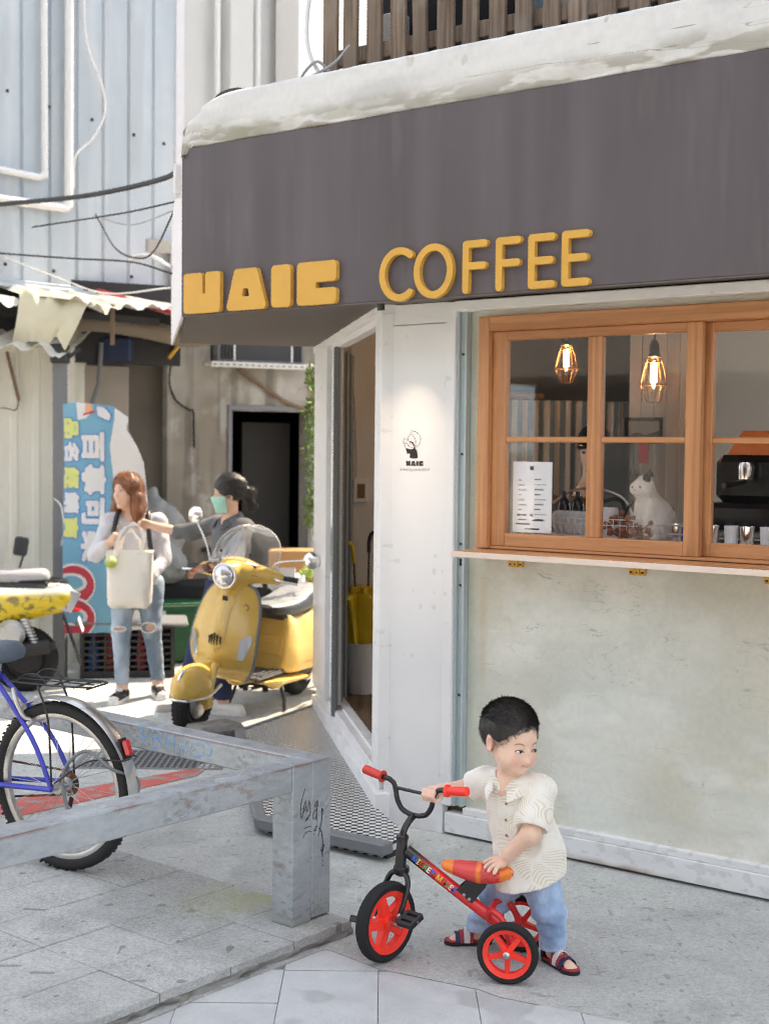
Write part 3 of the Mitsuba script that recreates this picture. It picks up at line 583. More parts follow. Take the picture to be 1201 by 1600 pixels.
# ---------------------------------------------------------------- steel rail of the cycle park
rail = thing('cycle_rail', 'grey galvanized steel rail frame of the cycle park with graffiti on its corner post', 'railing')
t = PAD
part(rail, 'post', RF(cat(bx(0, .0965, 0, .098, t, .6125, .004))), 'm_galv', smooth=False)
part(rail, 'post', RF(cat(bx(.0985, .195, 0.001, .098, t + .008, .6125, .004))), 'm_galv')
part(rail, 'front_rail', RF(bx(-3.2, -.0006, .0005, .097, .517, .6118, .005)), 'm_galv', label='long front rail with rust along its upper edge')
part(rail, 'far_rail', RF(bx(.1000, .194, .0985, 2.3, .5175, .6114, .005)), 'm_galv', label='far rail with blue graffiti on its inner side')
part(rail, 'far_post', RF(bx(.1000, .194, 2.301, 2.39, t, .6114, .005)), 'm_galv')
def scrawl(frame_m, lines, w, mat, name, lab):
    ms = []
    for l in lines:
        m = slab(stroke(spline(l, 6)[:, :2] if len(l) > 2 else l, w), 0, .0008); ms.append(m)
    part(rail, name, xf(cat(ms), frame_m), mat, label=lab)
def plane(frame, o, ex, ey):
    m = np.eye(4); m[:3, 0] = ex; m[:3, 1] = ey; m[:3, 2] = np.cross(ex, ey); m[:3, 3] = o; return frame.m @ m
G = [[(172, 285), (130, 380), (95, 520), (100, 655), (125, 650), (160, 500), (185, 455), (190, 520), (150, 600), (140, 540)], [(190, 455), (195, 590), (215, 590), (240, 470)], [(245, 465), (258, 560), (262, 650), (215, 690), (180, 730), (230, 705)], [(160, 828), (220, 824), (285, 828)], [(138, 955), (175, 905), (230, 885), (285, 898)],
     [(390, 495), (335, 555), (380, 560), (392, 500), (385, 600), (320, 650), (315, 735)], [(380, 600), (378, 680), (380, 770)], [(375, 700), (345, 745)], [(325, 880), (355, 910), (370, 850), (390, 860)], [(320, 940), (345, 955)], [(475, 630), (478, 700), (462, 820), (440, 890), (470, 960), (490, 1080), (485, 1190), (485, 1290)], [(415, 890), (440, 900), (425, 950), (405, 990)], [(455, 1190), (485, 1230), (520, 1130)], [(485, 1340), (492, 1365)], [(488, 1420), (492, 1432)], [(465, 650), (475, 620), (490, 650)]]
SG = lambda q: ((q[0] + 40) * .000287, .5775 - (q[1] - 60) * .000252)
gm = plane(RF, (0, -.0003, 0), (1, 0, 0), (0, 0, 1))
scrawl(gm, [[SG(q) for q in l] for l in G], .0026, 'm_ink', 'graffiti', 'black scrawled graffiti')
M('bluespray', lambda p, n, uv: mix((.16, .34, .62), (.30, .42, .52), smoothstep(.45, .6, fbm(p.x * 60, p.y * 60, p.z * 60, 2))), .8)
G2 = [[(0, 60), (20, 62), (22, 20), (25, 0)], [(5, 30), (40, 35)], [(60, 62), (55, 30), (62, 0), (85, 8), (88, 25), (62, 32), (90, 45), (85, 60), (60, 62)], [(110, 60), (112, 5), (112, 35), (140, 34), (140, 60), (140, 2)], [(160, 5), (165, 30), (180, 34), (182, 58), (185, 4)], [(215, 50), (205, 25), (220, 5), (245, 10), (250, 40), (230, 55), (215, 50)], [(262, 58), (280, 30), (262, 0)]]
gm = plane(RF, (.0996, .93, .522), (0, -1, 0), (0, 0, 1))
scrawl(gm, [[(q[0] * .00150, .012 + q[1] * .00112) for q in l] for l in G2], .0065, 'm_bluespray', 'graffiti', 'pale blue scrawled graffiti')

# ---------------------------------------------------------------- buildings at the back of the alley
back = thing('market_building', 'stained concrete building at the end of the alley with a dark doorway', 'building')
w = sbox(-.757, 0, 2.6, 3.3).difference(unary_union([sbox(-.23, -1, .46, 2.02), sbox(-.42, 2.41, .40, 2.75)]))
part(back, 'front_wall', WF(upright(w, 0, .18)), 'm_backwall')
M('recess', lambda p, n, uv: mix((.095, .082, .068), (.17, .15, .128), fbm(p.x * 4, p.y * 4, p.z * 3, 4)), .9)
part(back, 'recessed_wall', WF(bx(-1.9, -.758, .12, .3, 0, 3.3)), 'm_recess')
part(back, 'corner_pier', WF(bx(-.80, -.745, -.015, .12, 0, 2.9, .006)), 'm_backwall')
part(back, 'tiled_panel', WF(bx(-1.9, -1.10, .06, .118, 1.72, 2.36, .004)), 'm_card2' if 'm_card2' in scene else M('card2', (.33, .29, .25), .8))
part(back, 'tiled_panel', WF(bx(-1.9, -1.10, .05, .118, 1.2, 1.716, .004)), 'm_innergrey')
df = part(back, 'door_frame', WF(cat(bx(-.27, -.231, -.02, .12, 0, 2.02, .004), bx(.461, .50, -.02, .12, 0, 2.02, .004), bx(-.27, .50, -.02, .12, 2.021, 2.065, .004))), 'm_greypaint')
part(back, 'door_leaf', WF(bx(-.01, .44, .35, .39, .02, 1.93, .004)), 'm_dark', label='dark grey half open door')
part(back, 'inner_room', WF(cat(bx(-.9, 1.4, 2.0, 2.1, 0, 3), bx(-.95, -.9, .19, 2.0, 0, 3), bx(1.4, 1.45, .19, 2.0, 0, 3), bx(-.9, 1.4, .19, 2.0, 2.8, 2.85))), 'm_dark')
part(back, 'added_shade_board', WF(bx(-2.3, -.76, -.25, -.20, 2.36, 3.0)), 'm_black')  # added black sheet standing in for the deep shade under the awnings
M('tarp', (.20, .165, .125), .9)
part(back, 'tarp_roll', tube(spline([(-2.75, 10.75, 2.60), (-2.3, 10.72, 2.66), (-1.9, 10.8, 2.62), (-1.55, 10.9, 2.56), (-1.2, 11.0, 2.62)], 6), .075, 10), 'm_tarp', smooth=60)
part(back, 'roof', WF(bx(-2.3, 2.6, .0, 4.0, 3.3, 3.4)), 'm_backwall')
ac = thing('air_conditioner', 'grey window air conditioner set in the concrete wall under the sign', 'air conditioner')
part(ac, 'case', WF(cat(bx(-.40, .38, -.12, .3, 2.42, 2.74, .006))), 'm_greypaint')
for x in list(np.arange(-.37, -.27, .03)) + list(np.arange(.27, .36, .03)): part(ac, 'grille_bar', WF(bx(x, x + .018, -.135, -.121, 2.44, 2.72)), 'm_dark')
part(ac, 'front_panel', WF(bx(-.25, .25, -.128, -.121, 2.44, 2.72, .004)), 'm_charcoal')
for x in (-.265, .25): part(ac, 'trim', WF(bx(x, x + .015, -.14, -.121, 2.43, 2.73)), 'm_innerwhite')
br = part(ac, 'bracket', WF(cat(bx(-.48, .6, -.20, -.17, 2.37, 2.415, .003), bx(-.48, -.45, -.17, -.001, 2.39, 2.415), bx(.3, .33, -.17, -.001, 2.39, 2.415))), 'm_innerwhite')
part(br, 'slots', WF(cat([bx(x, x + .028, -.2015, -.1995, 2.386, 2.396) for x in np.arange(-.46, .55, .055)])), 'm_dark')
def cable(pts, r, mat, label, name='cable', n=10, group=None):
    solo(name, tube(spline(pts, n), r, 6), mat, label, 'cable', group, smooth=True)
wp = lambda x, z, y=-.02: WF.p(x, y, z)
M('rustpipe', (.17, .11, .07), .7)
solo('drain_pipe', tube(spline([wp(-.18, 2.37), wp(.05, 2.22), wp(.3, 2.08), wp(.62, 2.0)], 6), .016, 8), 'm_rustpipe', 'thin brown pipe running diagonally over the dark doorway', 'pipe', smooth=True)
cable([wp(-.80, 2.44, -.15), wp(-.79, 2.25, -.05), wp(-.73, 2.1), wp(-.62, 2.02), wp(-.575, 2.0), wp(-.57, 1.86), wp(-.565, 1.70)], .008, 'm_dark', 'dark loose wire hanging on the concrete wall left of the doorway')
solo('wall_stub_pipe', tube([WF.p(-.86, -.25, 2.42), WF.p(-.75, -.3, 2.58)], .02, 8), 'm_brass', 'short yellow brown pipe stub beside the wall corner under the sign', 'pipe', smooth=True)
solo('wall_hook', tube(spline([wp(-.42, .66), wp(-.40, .80), wp(-.44, .86), wp(-.49, .84)], 6), .016, 7), 'm_dark', 'dark hooked pipe end on the concrete wall', 'pipe', smooth=True)

tin = thing('tin_building', 'tall pale blue building clad in ribbed tin sheets above the awnings', 'building')
prof = []
for i in range(-14, 12):
    x = i * .245; prof += [(x, 0), (x + .012, .022), (x + .028, .022), (x + .040, 0), (x + .125, -.003)]
prof = np.array([p for p in prof if -3.6 < p[0] < -.93])
vv = np.array([[(x, y, z) for z in (2.92, 6.4)] for x, y in prof]); part(tin, 'cladding', KF(grid_mesh(vv, wrap=False)), 'm_tin')
part(tin, 'corner_flashing', KF(bx(-.985, -.90, -.022, .06, 2.92, 6.4, .006)), 'm_sheet')
part(tin, 'drip_flashing', KF(cat(bx(-3.6, -.9, -.07, .03, 2.885, 2.918, .006), bx(-3.6, -.9, -.035, .03, 2.9185, 2.95, .004))), 'm_tin')
part(tin, 'wall_core', KF(bx(-3.6, -.93, .03, 3.0, 2.93, 6.39)), 'm_greypaint')
for i, (x, z) in enumerate([(-2.55, 4.35), (-2.19, 4.3), (-1.80, 4.27), (-1.40, 4.22), (-1.1, 4.2), (-2.15, 3.05), (-1.42, 3.08), (-2.57, 3.06)]): part(tin, 'rivet', KF(ball((x, -.004, z), .014, 1)), 'm_dark')
pg = 'white pipes on the tin wall'
M('pvc', (.66, .655, .64), .45)
solo('wall_pipe', tube(spline([KF.p(-2.262, -.05, 6.4), KF.p(-2.262, -.05, 5.0), KF.p(-2.258, -.05, 3.84), KF.p(-2.258, -.05, 3.78), KF.p(-2.30, -.05, 3.742), KF.p(-2.36, -.05, 3.74), KF.p(-3.0, -.05, 3.755), KF.p(-3.6, -.05, 3.77)], 5), .026, 10), 'm_pvc', 'thin white pipe on the tin wall bending left, the left one of the two', 'pipe', pg, smooth=True)
solo('wall_pipe', tube(spline([KF.p(-2.045, -.055, 6.4), KF.p(-2.045, -.055, 5.0), KF.p(-2.05, -.055, 3.65), KF.p(-2.05, -.055, 3.59), KF.p(-2.09, -.055, 3.545), KF.p(-2.2, -.055, 3.535), KF.p(-3.6, -.055, 3.52)], 5), .034, 10), 'm_pvc', 'thicker white pipe on the tin wall bending left, the right one of the two', 'pipe', pg, smooth=True)
cable([KF.p(-1.90, -.04, 6.3), KF.p(-1.90, -.04, 5.3), KF.p(-1.88, -.05, 4.85), KF.p(-1.75, -.06, 4.55), KF.p(-1.72, -.06, 4.33), KF.p(-1.82, -.05, 4.12), KF.p(-1.98, -.05, 3.95), KF.p(-2.0, -.05, 3.7)], .009, 'm_pvc', 'white cable looping down the tin wall right of the pipes')
E_ = lambda x, y, z: V(x, y, z)
cable([(-6.5, 11.0, 3.75), (-4.6, 10.5, 3.45), (-3.3, 9.9, 3.36), (-2.55, 9.4, 3.33), (-1.9, 8.9, 3.30), (-1.35, 8.35, 3.30), (-1.2, 8.12, 3.33)], .016, 'm_black', 'thick black cable sagging from the left to the sign corner')
cable([(-3.6, 10.5, 3.24), (-3.1, 10.45, 3.16), (-2.3, 10.0, 3.05), (-1.75, 9.5, 2.96), (-1.27, 8.2, 2.72)], .007, 'm_dark', 'thin dark cable below the thick black one')
cable([(-2.6, 10.2, 3.30), (-1.8, 9.4, 3.27), (-1.25, 8.3, 3.16)], .006, 'm_dark', 'thin straight dark cable ending at the sign side')
cable([(-2.05, 9.8, 3.33), (-1.85, 9.5, 3.05), (-1.62, 9.1, 2.93), (-1.45, 8.7, 2.93), (-1.25, 8.15, 3.07)], .006, 'm_dark', 'drooping loop of thin dark cable beside the sign')
cable([(-2.0, 9.8, 3.30), (-1.7, 9.3, 3.18), (-1.25, 8.2, 3.09)], .005, 'm_inkgrey', 'thin grey cable fanning to the sign side')
cable([(-1.72, 9.3, 2.95), (-1.55, 9.0, 2.94), (-1.27, 8.2, 2.76)], .012, 'm_pvc', 'short white cable end near the sign side')
cable([(-3.0, 10.4, 3.16), (-2.45, 10.2, 2.95), (-2.0, 9.9, 2.79), (-1.3, 8.4, 2.66)], .006, 'm_pvc', 'thin white cable sagging low under the other cables')

pale = thing('pale_building', 'pale concrete building with white pipes rising behind the sign', 'building')
M('palewall', lambda p, n, uv: mix((.50, .50, .48), (.62, .62, .60), fbm(p.x * 2, p.y * 2, p.z * 1.3, 4)), .85)
part(pale, 'wall', KF(bx(-.90, .55, .10, 3.0, 2.5, 6.3)), 'm_palewall')
part(pale, 'pier', KF(bx(-.42, -.16, -.04, .10, 2.5, 6.3, .01)), 'm_palewall')
PB = Frame((-.90, 12.35), (.43, .9))
part(pale, 'side_wall', PB(bx(0, 3.2, -.12, .12, 2.5, 6.3, .01)), 'm_innerwhite')
for x, r in ((-.52, .028), (-.075, .035)): part(pale, 'pipe', tube([KF.p(x, .02, 2.6), KF.p(x, .02, 6.3)], r, 10), 'm_pvc', smooth=True)
part(pale, 'awning_strut', obox((-.52, 11.2, 4.2), (.35, .2, .9), (0, 1, 0), 1.3, .10, .02), 'm_sheet')

# ---------------------------------------------------------------- awnings, shed, post
def ribbed(P, n=40, per=.15, amp=.022, seed=0, wob=.0):
    """ribbed roofing: P(s, t) gives the point, s along the eave, t from the wall (0) to the eave (1)"""
    rows = []
    for t in np.linspace(0, 1, 9):
        row = []
        for s in np.linspace(0, 1, n):
            q, L = P(s, t); u = (s * L / per) % 1.0
            q = np.array(q, float); q[2] += amp * (1 if .30 < u < .62 else -1 if u < .12 or u > .8 else 0) + wob * (meshkit.noise(V(s * 6, t * 3, seed)[None])[0] - .5) * (.3 + t); row.append(q)
        rows.append(row)
    return grid_mesh(np.array(rows), wrap=False)
aw = thing('tin_awning', 'bent white corrugated tin awning under the tall tin wall', 'awning')
part(aw, 'sheet', ribbed(lambda s, t: (KF.p(-2.60 + 1.0 * s, .0 - (.86 + .06 * math.sin(9 * s)) * t, 2.90 - .17 * t - .03 * math.sin(s * 5) * t), 1.0), 56, .165, .020, 1, .05), 'm_awning', smooth=40)
part(aw, 'sheet', ribbed(lambda s, t: (KF.p(-3.6 + 1.01 * s, -.1 - .30 * t, 2.80 - .06 * t), 1.0), 40, .165, .016, 4, .05), 'm_awning', smooth=40)
M('yellowed', lambda p, n, uv: mix((.50, .46, .30), (.62, .59, .47), fbm(p.x * 5, p.y * 5, p.z * 5, 3)), .6)
def flap(s, t):
    a = KF.p(-2.62 + .26 * s, -.28 - .55 * s, 2.86 - .10 * s); b = KF.p(-2.72 + .19 * s, -.34 - .40 * s, 2.47 - .04 * s); m_ = (a + b) / 2 + V(.10, -.22, .13)
    return ((1 - t) ** 2 * a + 2 * t * (1 - t) * m_ + t * t * b, .5)
part(aw, 'torn_flap', ribbed(flap, 30, .17, .014, 2, .06), 'm_yellowed', smooth=40, label='torn yellowed sheet hanging down at the left end')
part(aw, 'strut', obox((-2.02, 10.25, 2.60), (0, 0, 1), (1, 0, 0), .30, .03, .02), 'm_rustpipe', label='rusty dangling strut')
part(aw, 'beam', KF(cat(bx(-3.6, -1.5, -.10, -.04, 2.66, 2.76), bx(-2.6, -1.6, -.62, -.58, 2.64, 2.69))), 'm_dark')
aw2 = thing('red_white_awning', 'white plastic awning with a red border beside the sign', 'awning')
M('awnwhite', (.70, .66, .66), .4); M('awnred', (.46, .05, .06), .5)
q0, q1, q2, q3 = KF.p(-1.80, -.02, 2.93), KF.p(-1.0, -.02, 2.93), KF.p(-1.0, -1.05, 2.63), KF.p(-1.52, -.95, 2.66)
def sheet(pts, d=(0, 0, -.012)):
    p = np.array(pts, float); return hull(np.vstack([p, p + np.array(d)]))
part(aw2, 'panel', sheet([q0 + (q2 - q0) * .03, q1, q2, q3]), 'm_awnwhite')
part(aw2, 'border', cat(tube([q0 + V(0, 0, .012), q3 + V(0, 0, .012)], .022, 6), tube([q0 + V(0, 0, .012), q1 + V(0, 0, .012)], .012, 6), tube([q3, q2], .018, 6)), 'm_awnred')
lw = thing('lower_awning', 'low corrugated awning over the cream tin shed', 'awning')
part(lw, 'sheet', ribbed(lambda s, t: (V(-4.2 + 1.97 * s - .1 * t, 10.55 - .62 * t - .03 * s, 2.60 - .17 * t - .03 * s - .08 * max(0, s - .93) * 14 * t), 1.95), 80, .19, .022, 5, .04), 'm_awning', smooth=40)
shed = thing('tin_shed', 'cream coloured tin shed at the left edge behind the scooters', 'shed')
prof = []
for i in range(12):
    x = -4.16 + i * .167; prof += [(x, 0), (x + .012, -.016), (x + .055, -.016), (x + .067, 0), (x + .12, .003)]
prof = [p for p in prof if p[0] < -2.43]
vv = np.array([[(x, 10.42 + y, z) for z in (0.0, 2.52)] for x, y in prof]); part(shed, 'ribbed_front', grid_mesh(vv, wrap=False), 'm_cream')
part(shed, 'side_wall', bx(-2.46, -2.435, 10.43, 11.3, 0, 2.5), 'm_cream')
part(shed, 'brace', tube([(-2.83, 10.36, 2.40), (-2.74, 10.36, 2.04)], .014, 6), 'm_rustpipe')
part(shed, 'wire', tube(spline([(-3.0, 10.38, 1.98), (-2.85, 10.37, 1.98), (-2.76, 10.36, 1.97), (-2.735, 10.36, 2.08)], 6), .005, 5), 'm_rustpipe')
part(shed, 'dark_vent', bx(-3.2, -2.945, 10.39, 10.40, 2.0, 2.45), 'm_dark')
po = thing('steel_post', 'dark grey square steel post between the cream shed and the banner', 'post')
part(po, 'shaft', bx(-2.415, -2.325, 10.05, 10.14, 0, 2.43, .005), 'm_greypaint')
part(po, 'cap_bracket', cat(bx(-2.43, -2.31, 10.03, 10.16, 2.30, 2.44, .01), obox((-2.29, 10.10, 2.36), (1, 0, .8), (0, 1, 0), .16, .05, .02)), 'm_charcoal')
part(po, 'hanging_tie', tube(spline([(-2.40, 10.04, 1.32), (-2.34, 10.0, 1.26), (-2.32, 10.0, 1.1), (-2.34, 10.0, .98)], 6), .006, 5), 'm_sheet')
bb = thing('blue_sign_box', 'dark blue box sign hanging in the shade under the awning', 'sign')
M('navy', (.012, .025, .075), .45)
part(bb, 'box', bx(-2.72, -2.02, 10.95, 11.15, 2.38, 2.56, .01), 'm_navy'); part(bb, 'hanger', tube([(-2.24, 10.93, 2.52), (-2.26, 10.93, 2.2), (-2.36, 10.93, 1.9)], .02, 6), 'm_greypaint')

# ---------------------------------------------------------------- across the street, behind the camera (seen only in the panes)
OF = Frame((0.6 * NF - .6 * 15.5, 0.8 * NF - .8 * 15.5), (0.8, -0.6))
opp = thing('arcade_building', 'concrete arcade building across the street', 'building')
M('arcade', (.20, .195, .185), .85)
part(opp, 'upper_front', OF(bx(-14, 12, -6, 0, 3.0, 9.5)), 'm_arcade')
for i in range(8): part(opp, 'column', OF(bx(-14 + 3.6 * i, -13.5 + 3.6 * i, -.6, 0, 0, 2.999)), 'm_arcade')
part(opp, 'recess', OF(bx(-14, 12, -3.2, -3.0, 0, 2.999)), 'm_dark')
for i in range(7): part(opp, 'window', OF(bx(-12.6 + 3.6 * i, -10.9 + 3.6 * i, -.05, .01, 4.4, 5.9, .01)), 'm_dark')
M('pinkawn', (.50, .10, .22), .6)
pa = solo('pink_awning', OF(bx(-3.6, 1.2, .01, 1.3, 2.75, 2.83)), 'm_pinkawn', 'pink striped awning across the street', 'awning')
# ---------------------------------------------------------------- the red tricycle
TF = Frame((.44, 4.455), (-.969, .247)); FF = Frame(TF.p(.384, 0), (-.67, -.74))
M('trikered', (.62, .018, .020), .32, clear=.5)
M('rimred', (.86, .040, .022), .40)
M('gripred', (.56, .045, .03), .5)
def f_tube(p, n, uv):
    x = (p.x - .44) * -.969 + (p.y - 4.455) * .247; k = smoothstep(.335, .235, x + .012 * (fbm(p.x * 90, p.y * 90, p.z * 90, 2) - .5)); return mix((.016, .014, .016), (.62, .018, .020), k)
M('triketube', f_tube, .28, clear=.6)
def f_seat(p, n, uv):
    x = (p.x - .44) * -.969 + (p.y - 4.455) * .247
    tip = smoothstep(.202, .206, x) + smoothstep(.050, .046, x) + smoothstep(.128, .124, x) * smoothstep(.108, .112, x) * .9
    col = mix((.62, .055, .050), (.78, .21, .025), dr.clip(tip, 0, 1))
    e = dr.abs(fbm(x * 40, p.z * 40, p.y * 40, 3) - .5); ink = smoothstep(.018, .0, e) * (smoothstep(.15, .10, x) * smoothstep(.02, .05, x) + smoothstep(.045, .0, x)) * .8
    return mix(col, (.09, .02, .02), dr.clip(ink, 0, 1))
M('trikeseat', f_seat, .3, clear=.4)
trike = thing('tricycle', 'small red and black child tricycle with red wheels under the boy', 'tricycle')
def wheel(holder, fr, c, R, wid, rim, spokes, hubr, tyre_mat, rim_mat, cap=None, tilt=0, sw=.5, name='wheel', tread=0):
    at = lambda m: fr(mv(m, *c))
    prof = [(rim, -wid * .42), (R - wid * .22, -wid * .5), (R - wid * .06, -wid * .30), (R, -wid * .1), (R, wid * .1), (R - wid * .06, wid * .30), (R - wid * .22, wid * .5), (rim, wid * .42)]
    g = lathe([(rim * .995, -wid * .30)] + prof + [(rim * .995, wid * .30), (rim * .995, -wid * .30)], 56, 'y', caps=False)
    w = part(holder, name, at(g), tyre_mat, smooth=40)
    ri = rim - (R - rim) * .62
    parts = [lathe([(ri, -wid * .30), (rim * .9, -wid * .36), (rim * 1.01, -wid * .46), (rim * 1.01, wid * .46), (rim * .9, wid * .36), (ri, wid * .30), (ri, -wid * .30)], 48, 'y', caps=False), lathe([(0, -wid * .6), (hubr, -wid * .6), (hubr, wid * .6), (0, wid * .6)], 20, 'y')]
    for k in range(spokes):
        a = 2 * math.pi * k / spokes + tilt
        s = hull([(x, y * wid * .22 * e, z) for y in (-1, 1) for x, z, e in ((-hubr * sw * 1.15, hubr * .6, 1.3), (hubr * sw * 1.15, hubr * .6, 1.3), (hubr * sw * .85, ri * 1.03, 1), (-hubr * sw * .85, ri * 1.03, 1))])
        parts.append(rot(s, math.degrees(a), [0, 1, 0]))
    part(w, 'rim', at(cat(parts)), rim_mat, smooth=35)
    if cap: part(w, 'hub_cap', at(lathe([(0, wid * .82), (cap * .6, wid * .80), (cap, wid * .70), (cap, wid * .5)], 16, 'y')), 'm_steel', smooth=40)
    return w
part(trike, 'head_tube', FF(tube([(.006, 0, .296), (-.004, 0, .390)], [.019, .0175], 16)), 'm_black', smooth=40)
part(trike, 'collar', FF(cat(lathe([(0, .300), (.026, .302), (.028, .290), (.024, .276), (.012, .268)], 20), mv(lathe([(0, .392), (.021, .392), (.021, .403), (.016, .408), (.0, .408)], 16), -.004))), 'm_blackgloss', smooth=40)
fork = part(trike, 'fork', FF(cat([tube(spline([(.006, s * .012, .285), (.012, s * .036, .272), (.022, s * .047, .243), (.040, s * .048, .200), (.074, s * .047, .128)], 5), .0095, 10) for s in (-1, 1)])), 'm_blackgloss', smooth=50)
w = wheel(trike, FF, (.075, 0, .133), .1325, .044, .103, 5, .026, 'm_rubber', 'm_rimred', tilt=.3, sw=.62, name='front_wheel')
part(w, 'axle', FF(mv(lathe([(0, -.07), (.008, -.07), (.008, .07), (0, .07)], 12, 'y'), .075, 0, .133)), 'm_steel', smooth=40)
for s, dx, dz in ((1, .012, .036), (-1, -.012, -.030)):
    part(trike, 'crank', FF(cat(obox((.075 + dx / 2, s * .067, .133 + dz / 2), (dx, 0, dz), (0, 1, 0), .055, .010, .016, .004), tube([(.075 + dx, s * .066, .133 + dz), (.075 + dx, s * .150, .133 + dz)], .005, 8))), 'm_steel')
    pz = .133 + dz; px = .075 + dx
    bars = [bx(px - .032, px + .032, s * .115 - .034, s * .115 - .022, pz - .011, pz + .011, .003), bx(px - .032, px + .032, s * .115 + .022, s * .115 + .034, pz - .011, pz + .011, .003), bx(px - .034, px - .020, s * .115 - .030, s * .115 + .030, pz - .010, pz + .010, .003), bx(px + .020, px + .034, s * .115 - .030, s * .115 + .030, pz - .010, pz + .010, .003), bx(px - .010, px + .010, s * .115 - .030, s * .115 + .030, pz - .008, pz + .008, .002)]
    part(trike, 'pedal', FF(rot(cat(bars), 22 * s, [0, 1, 0], (px, 0, pz))), 'm_black')
bar = [(-.062, s * y, z) for s in (-1,) for y, z in ((.225, .580), (.150, .569), (.115, .566), (.092, .553), (.083, .530), (.075, .500), (.055, .474), (.025, .463))]
bar = bar + [(-.062, 0, .461)] + [(x, -y, z) for x, y, z in bar[::-1]]
hb = part(trike, 'handlebar', FF(cat(tube(spline(bar, 5), .0088, 12), tube(spline([(-.004, 0, .400), (-.014, 0, .424), (-.036, 0, .446), (-.062, 0, .461)], 5), .0115, 12))), 'm_blackgloss', smooth=60)
part(hb, 'crossbar', FF(tube([(-.062, -.086, .541), (-.062, .086, .541)], .0058, 10)), 'm_blackgloss', smooth=60)
for s in (-1, 1):
    gp = tube([(-.062, s * .142, .5685), (-.062, s * .147, .5692), (-.062, s * .151, .5696), (-.062, s * .190, .575), (-.062, s * .226, .5805), (-.062, s * .228, .5808)], [.021, .021, .0145, .0155, .0155, .010], 18)
    part(hb, 'grip', FF(gp), 'm_gripred' if s < 0 else 'm_rimred', smooth=35)
ft = tube([(.368, 0, .357), (.30, 0, .309), (.2, 0, .239), (.055, 0, .140)], .0200, 20)
tb = part(trike, 'frame_tube', TF(ft), 'm_triketube', smooth=60)
part(tb, 'holes', TF(cat([mv(rot(ball((0, 0, 0), (.0058, .002, .0058), 1), 0, [0, 1, 0]), x, .0195, z) for x, z in ((.232, .2605), (.207, .243))])), 'm_black')
dirx, dirz = unit([-.313, -.217])
cols = ['blue', 'yellow', 'red', 'green', 'white2']
for nm, c in zip(cols, ((.02, .12, .55), (.75, .50, .03), (.60, .02, .02), (.04, .38, .06), (.75, .75, .75))): M('tx_' + nm, c, .4)
pos = .030
for i, ch in enumerate('MICKEY MOUSE'):
    if ch == ' ': pos += .009; continue
    tm = meshkit.text_mesh(ch, .0185, .0012, True); wch = tm.bounds[1][0] - tm.bounds[0][0]
    m = np.eye(4); m[:3, 0] = (dirx, 0, dirz); m[:3, 1] = (dirz, 0, -dirx) if -dirx > 0 else (-dirz, 0, dirx); m[:3, 2] = np.cross(m[:3, 0], m[:3, 1]); 
    c = V(.368, 0, .357) + pos * V(dirx, 0, dirz) - .0075 * m[:3, 1] + V(0, .0192, 0)
    m[:3, 3] = c; part(tb, 'printed_letter', TF(xf(tm, m)), 'm_tx_' + cols[[0, 1, 2, 3, 4, 0, 0, 1, 2, 3, 4, 0][i]]); pos += wch * .92 + .0012
bp = Polygon([(.192, .246), (.140, .205), (.094, .262), (.105, .282), (.150, .285)])
br = part(trike, 'seat_bracket', TF(cat(upright(bp, .0205, .0245), upright(bp, -.0245, -.0205), bx(.100, .155, -.024, .024, .268, .284))), 'm_black')
for x, z in ((.166, .232), (.148, .219)): part(br, 'bolt', TF(cat(mv(lathe([(0, .0285), (.005, .028), (.006, .025), (.006, .024)], 12, 'y'), x, 0, z))), 'm_steel')
cx = np.array([.247, .243, .235, .215, .19, .16, .125, .09, .05, .015, -.008, -.018])
ry = np.array([.006, .016, .022, .029, .034, .038, .043, .048, .050, .043, .030, .008]); rz_ = np.array([.006, .014, .018, .023, .027, .032, .036, .036, .032, .026, .018, .006])
cz = np.array([.3185, .3185, .318, .315, .311, .306, .303, .304, .309, .318, .325, .329])
g = np.arange(28) * 2 * np.pi / 28
part(trike, 'seat', TF(grid_mesh(np.array([[(x, a * math.cos(q), z + b * math.sin(q)) for q in g] for x, a, b, z in zip(cx, ry, rz_, cz)]))), 'm_trikeseat', smooth=70)
rf = [tube([(0, -.118, .097), (0, .118, .097)], .011, 12), tube([(.075, 0, .154), (.0, 0, .104)], .018, 14)]
for s in (-1, 1): rf.append(tube(spline([(.085, s * .012, .158), (.078, s * .045, .188), (.050, s * .072, .196), (.020, s * .085, .165), (.004, s * .092, .120), (.0, s * .094, .097)], 5), .0105, 10))
part(trike, 'rear_frame', TF(cat(rf)), 'm_trikered', smooth=60)
for s in (1, -1): wheel(trike, TF, (0, s * .1475, .0985), .0985, .040, .077, 5, .014, 'm_rubber', 'm_rimred', cap=.0115 if s > 0 else None, tilt=.63, sw=.55, name='rear_wheel')

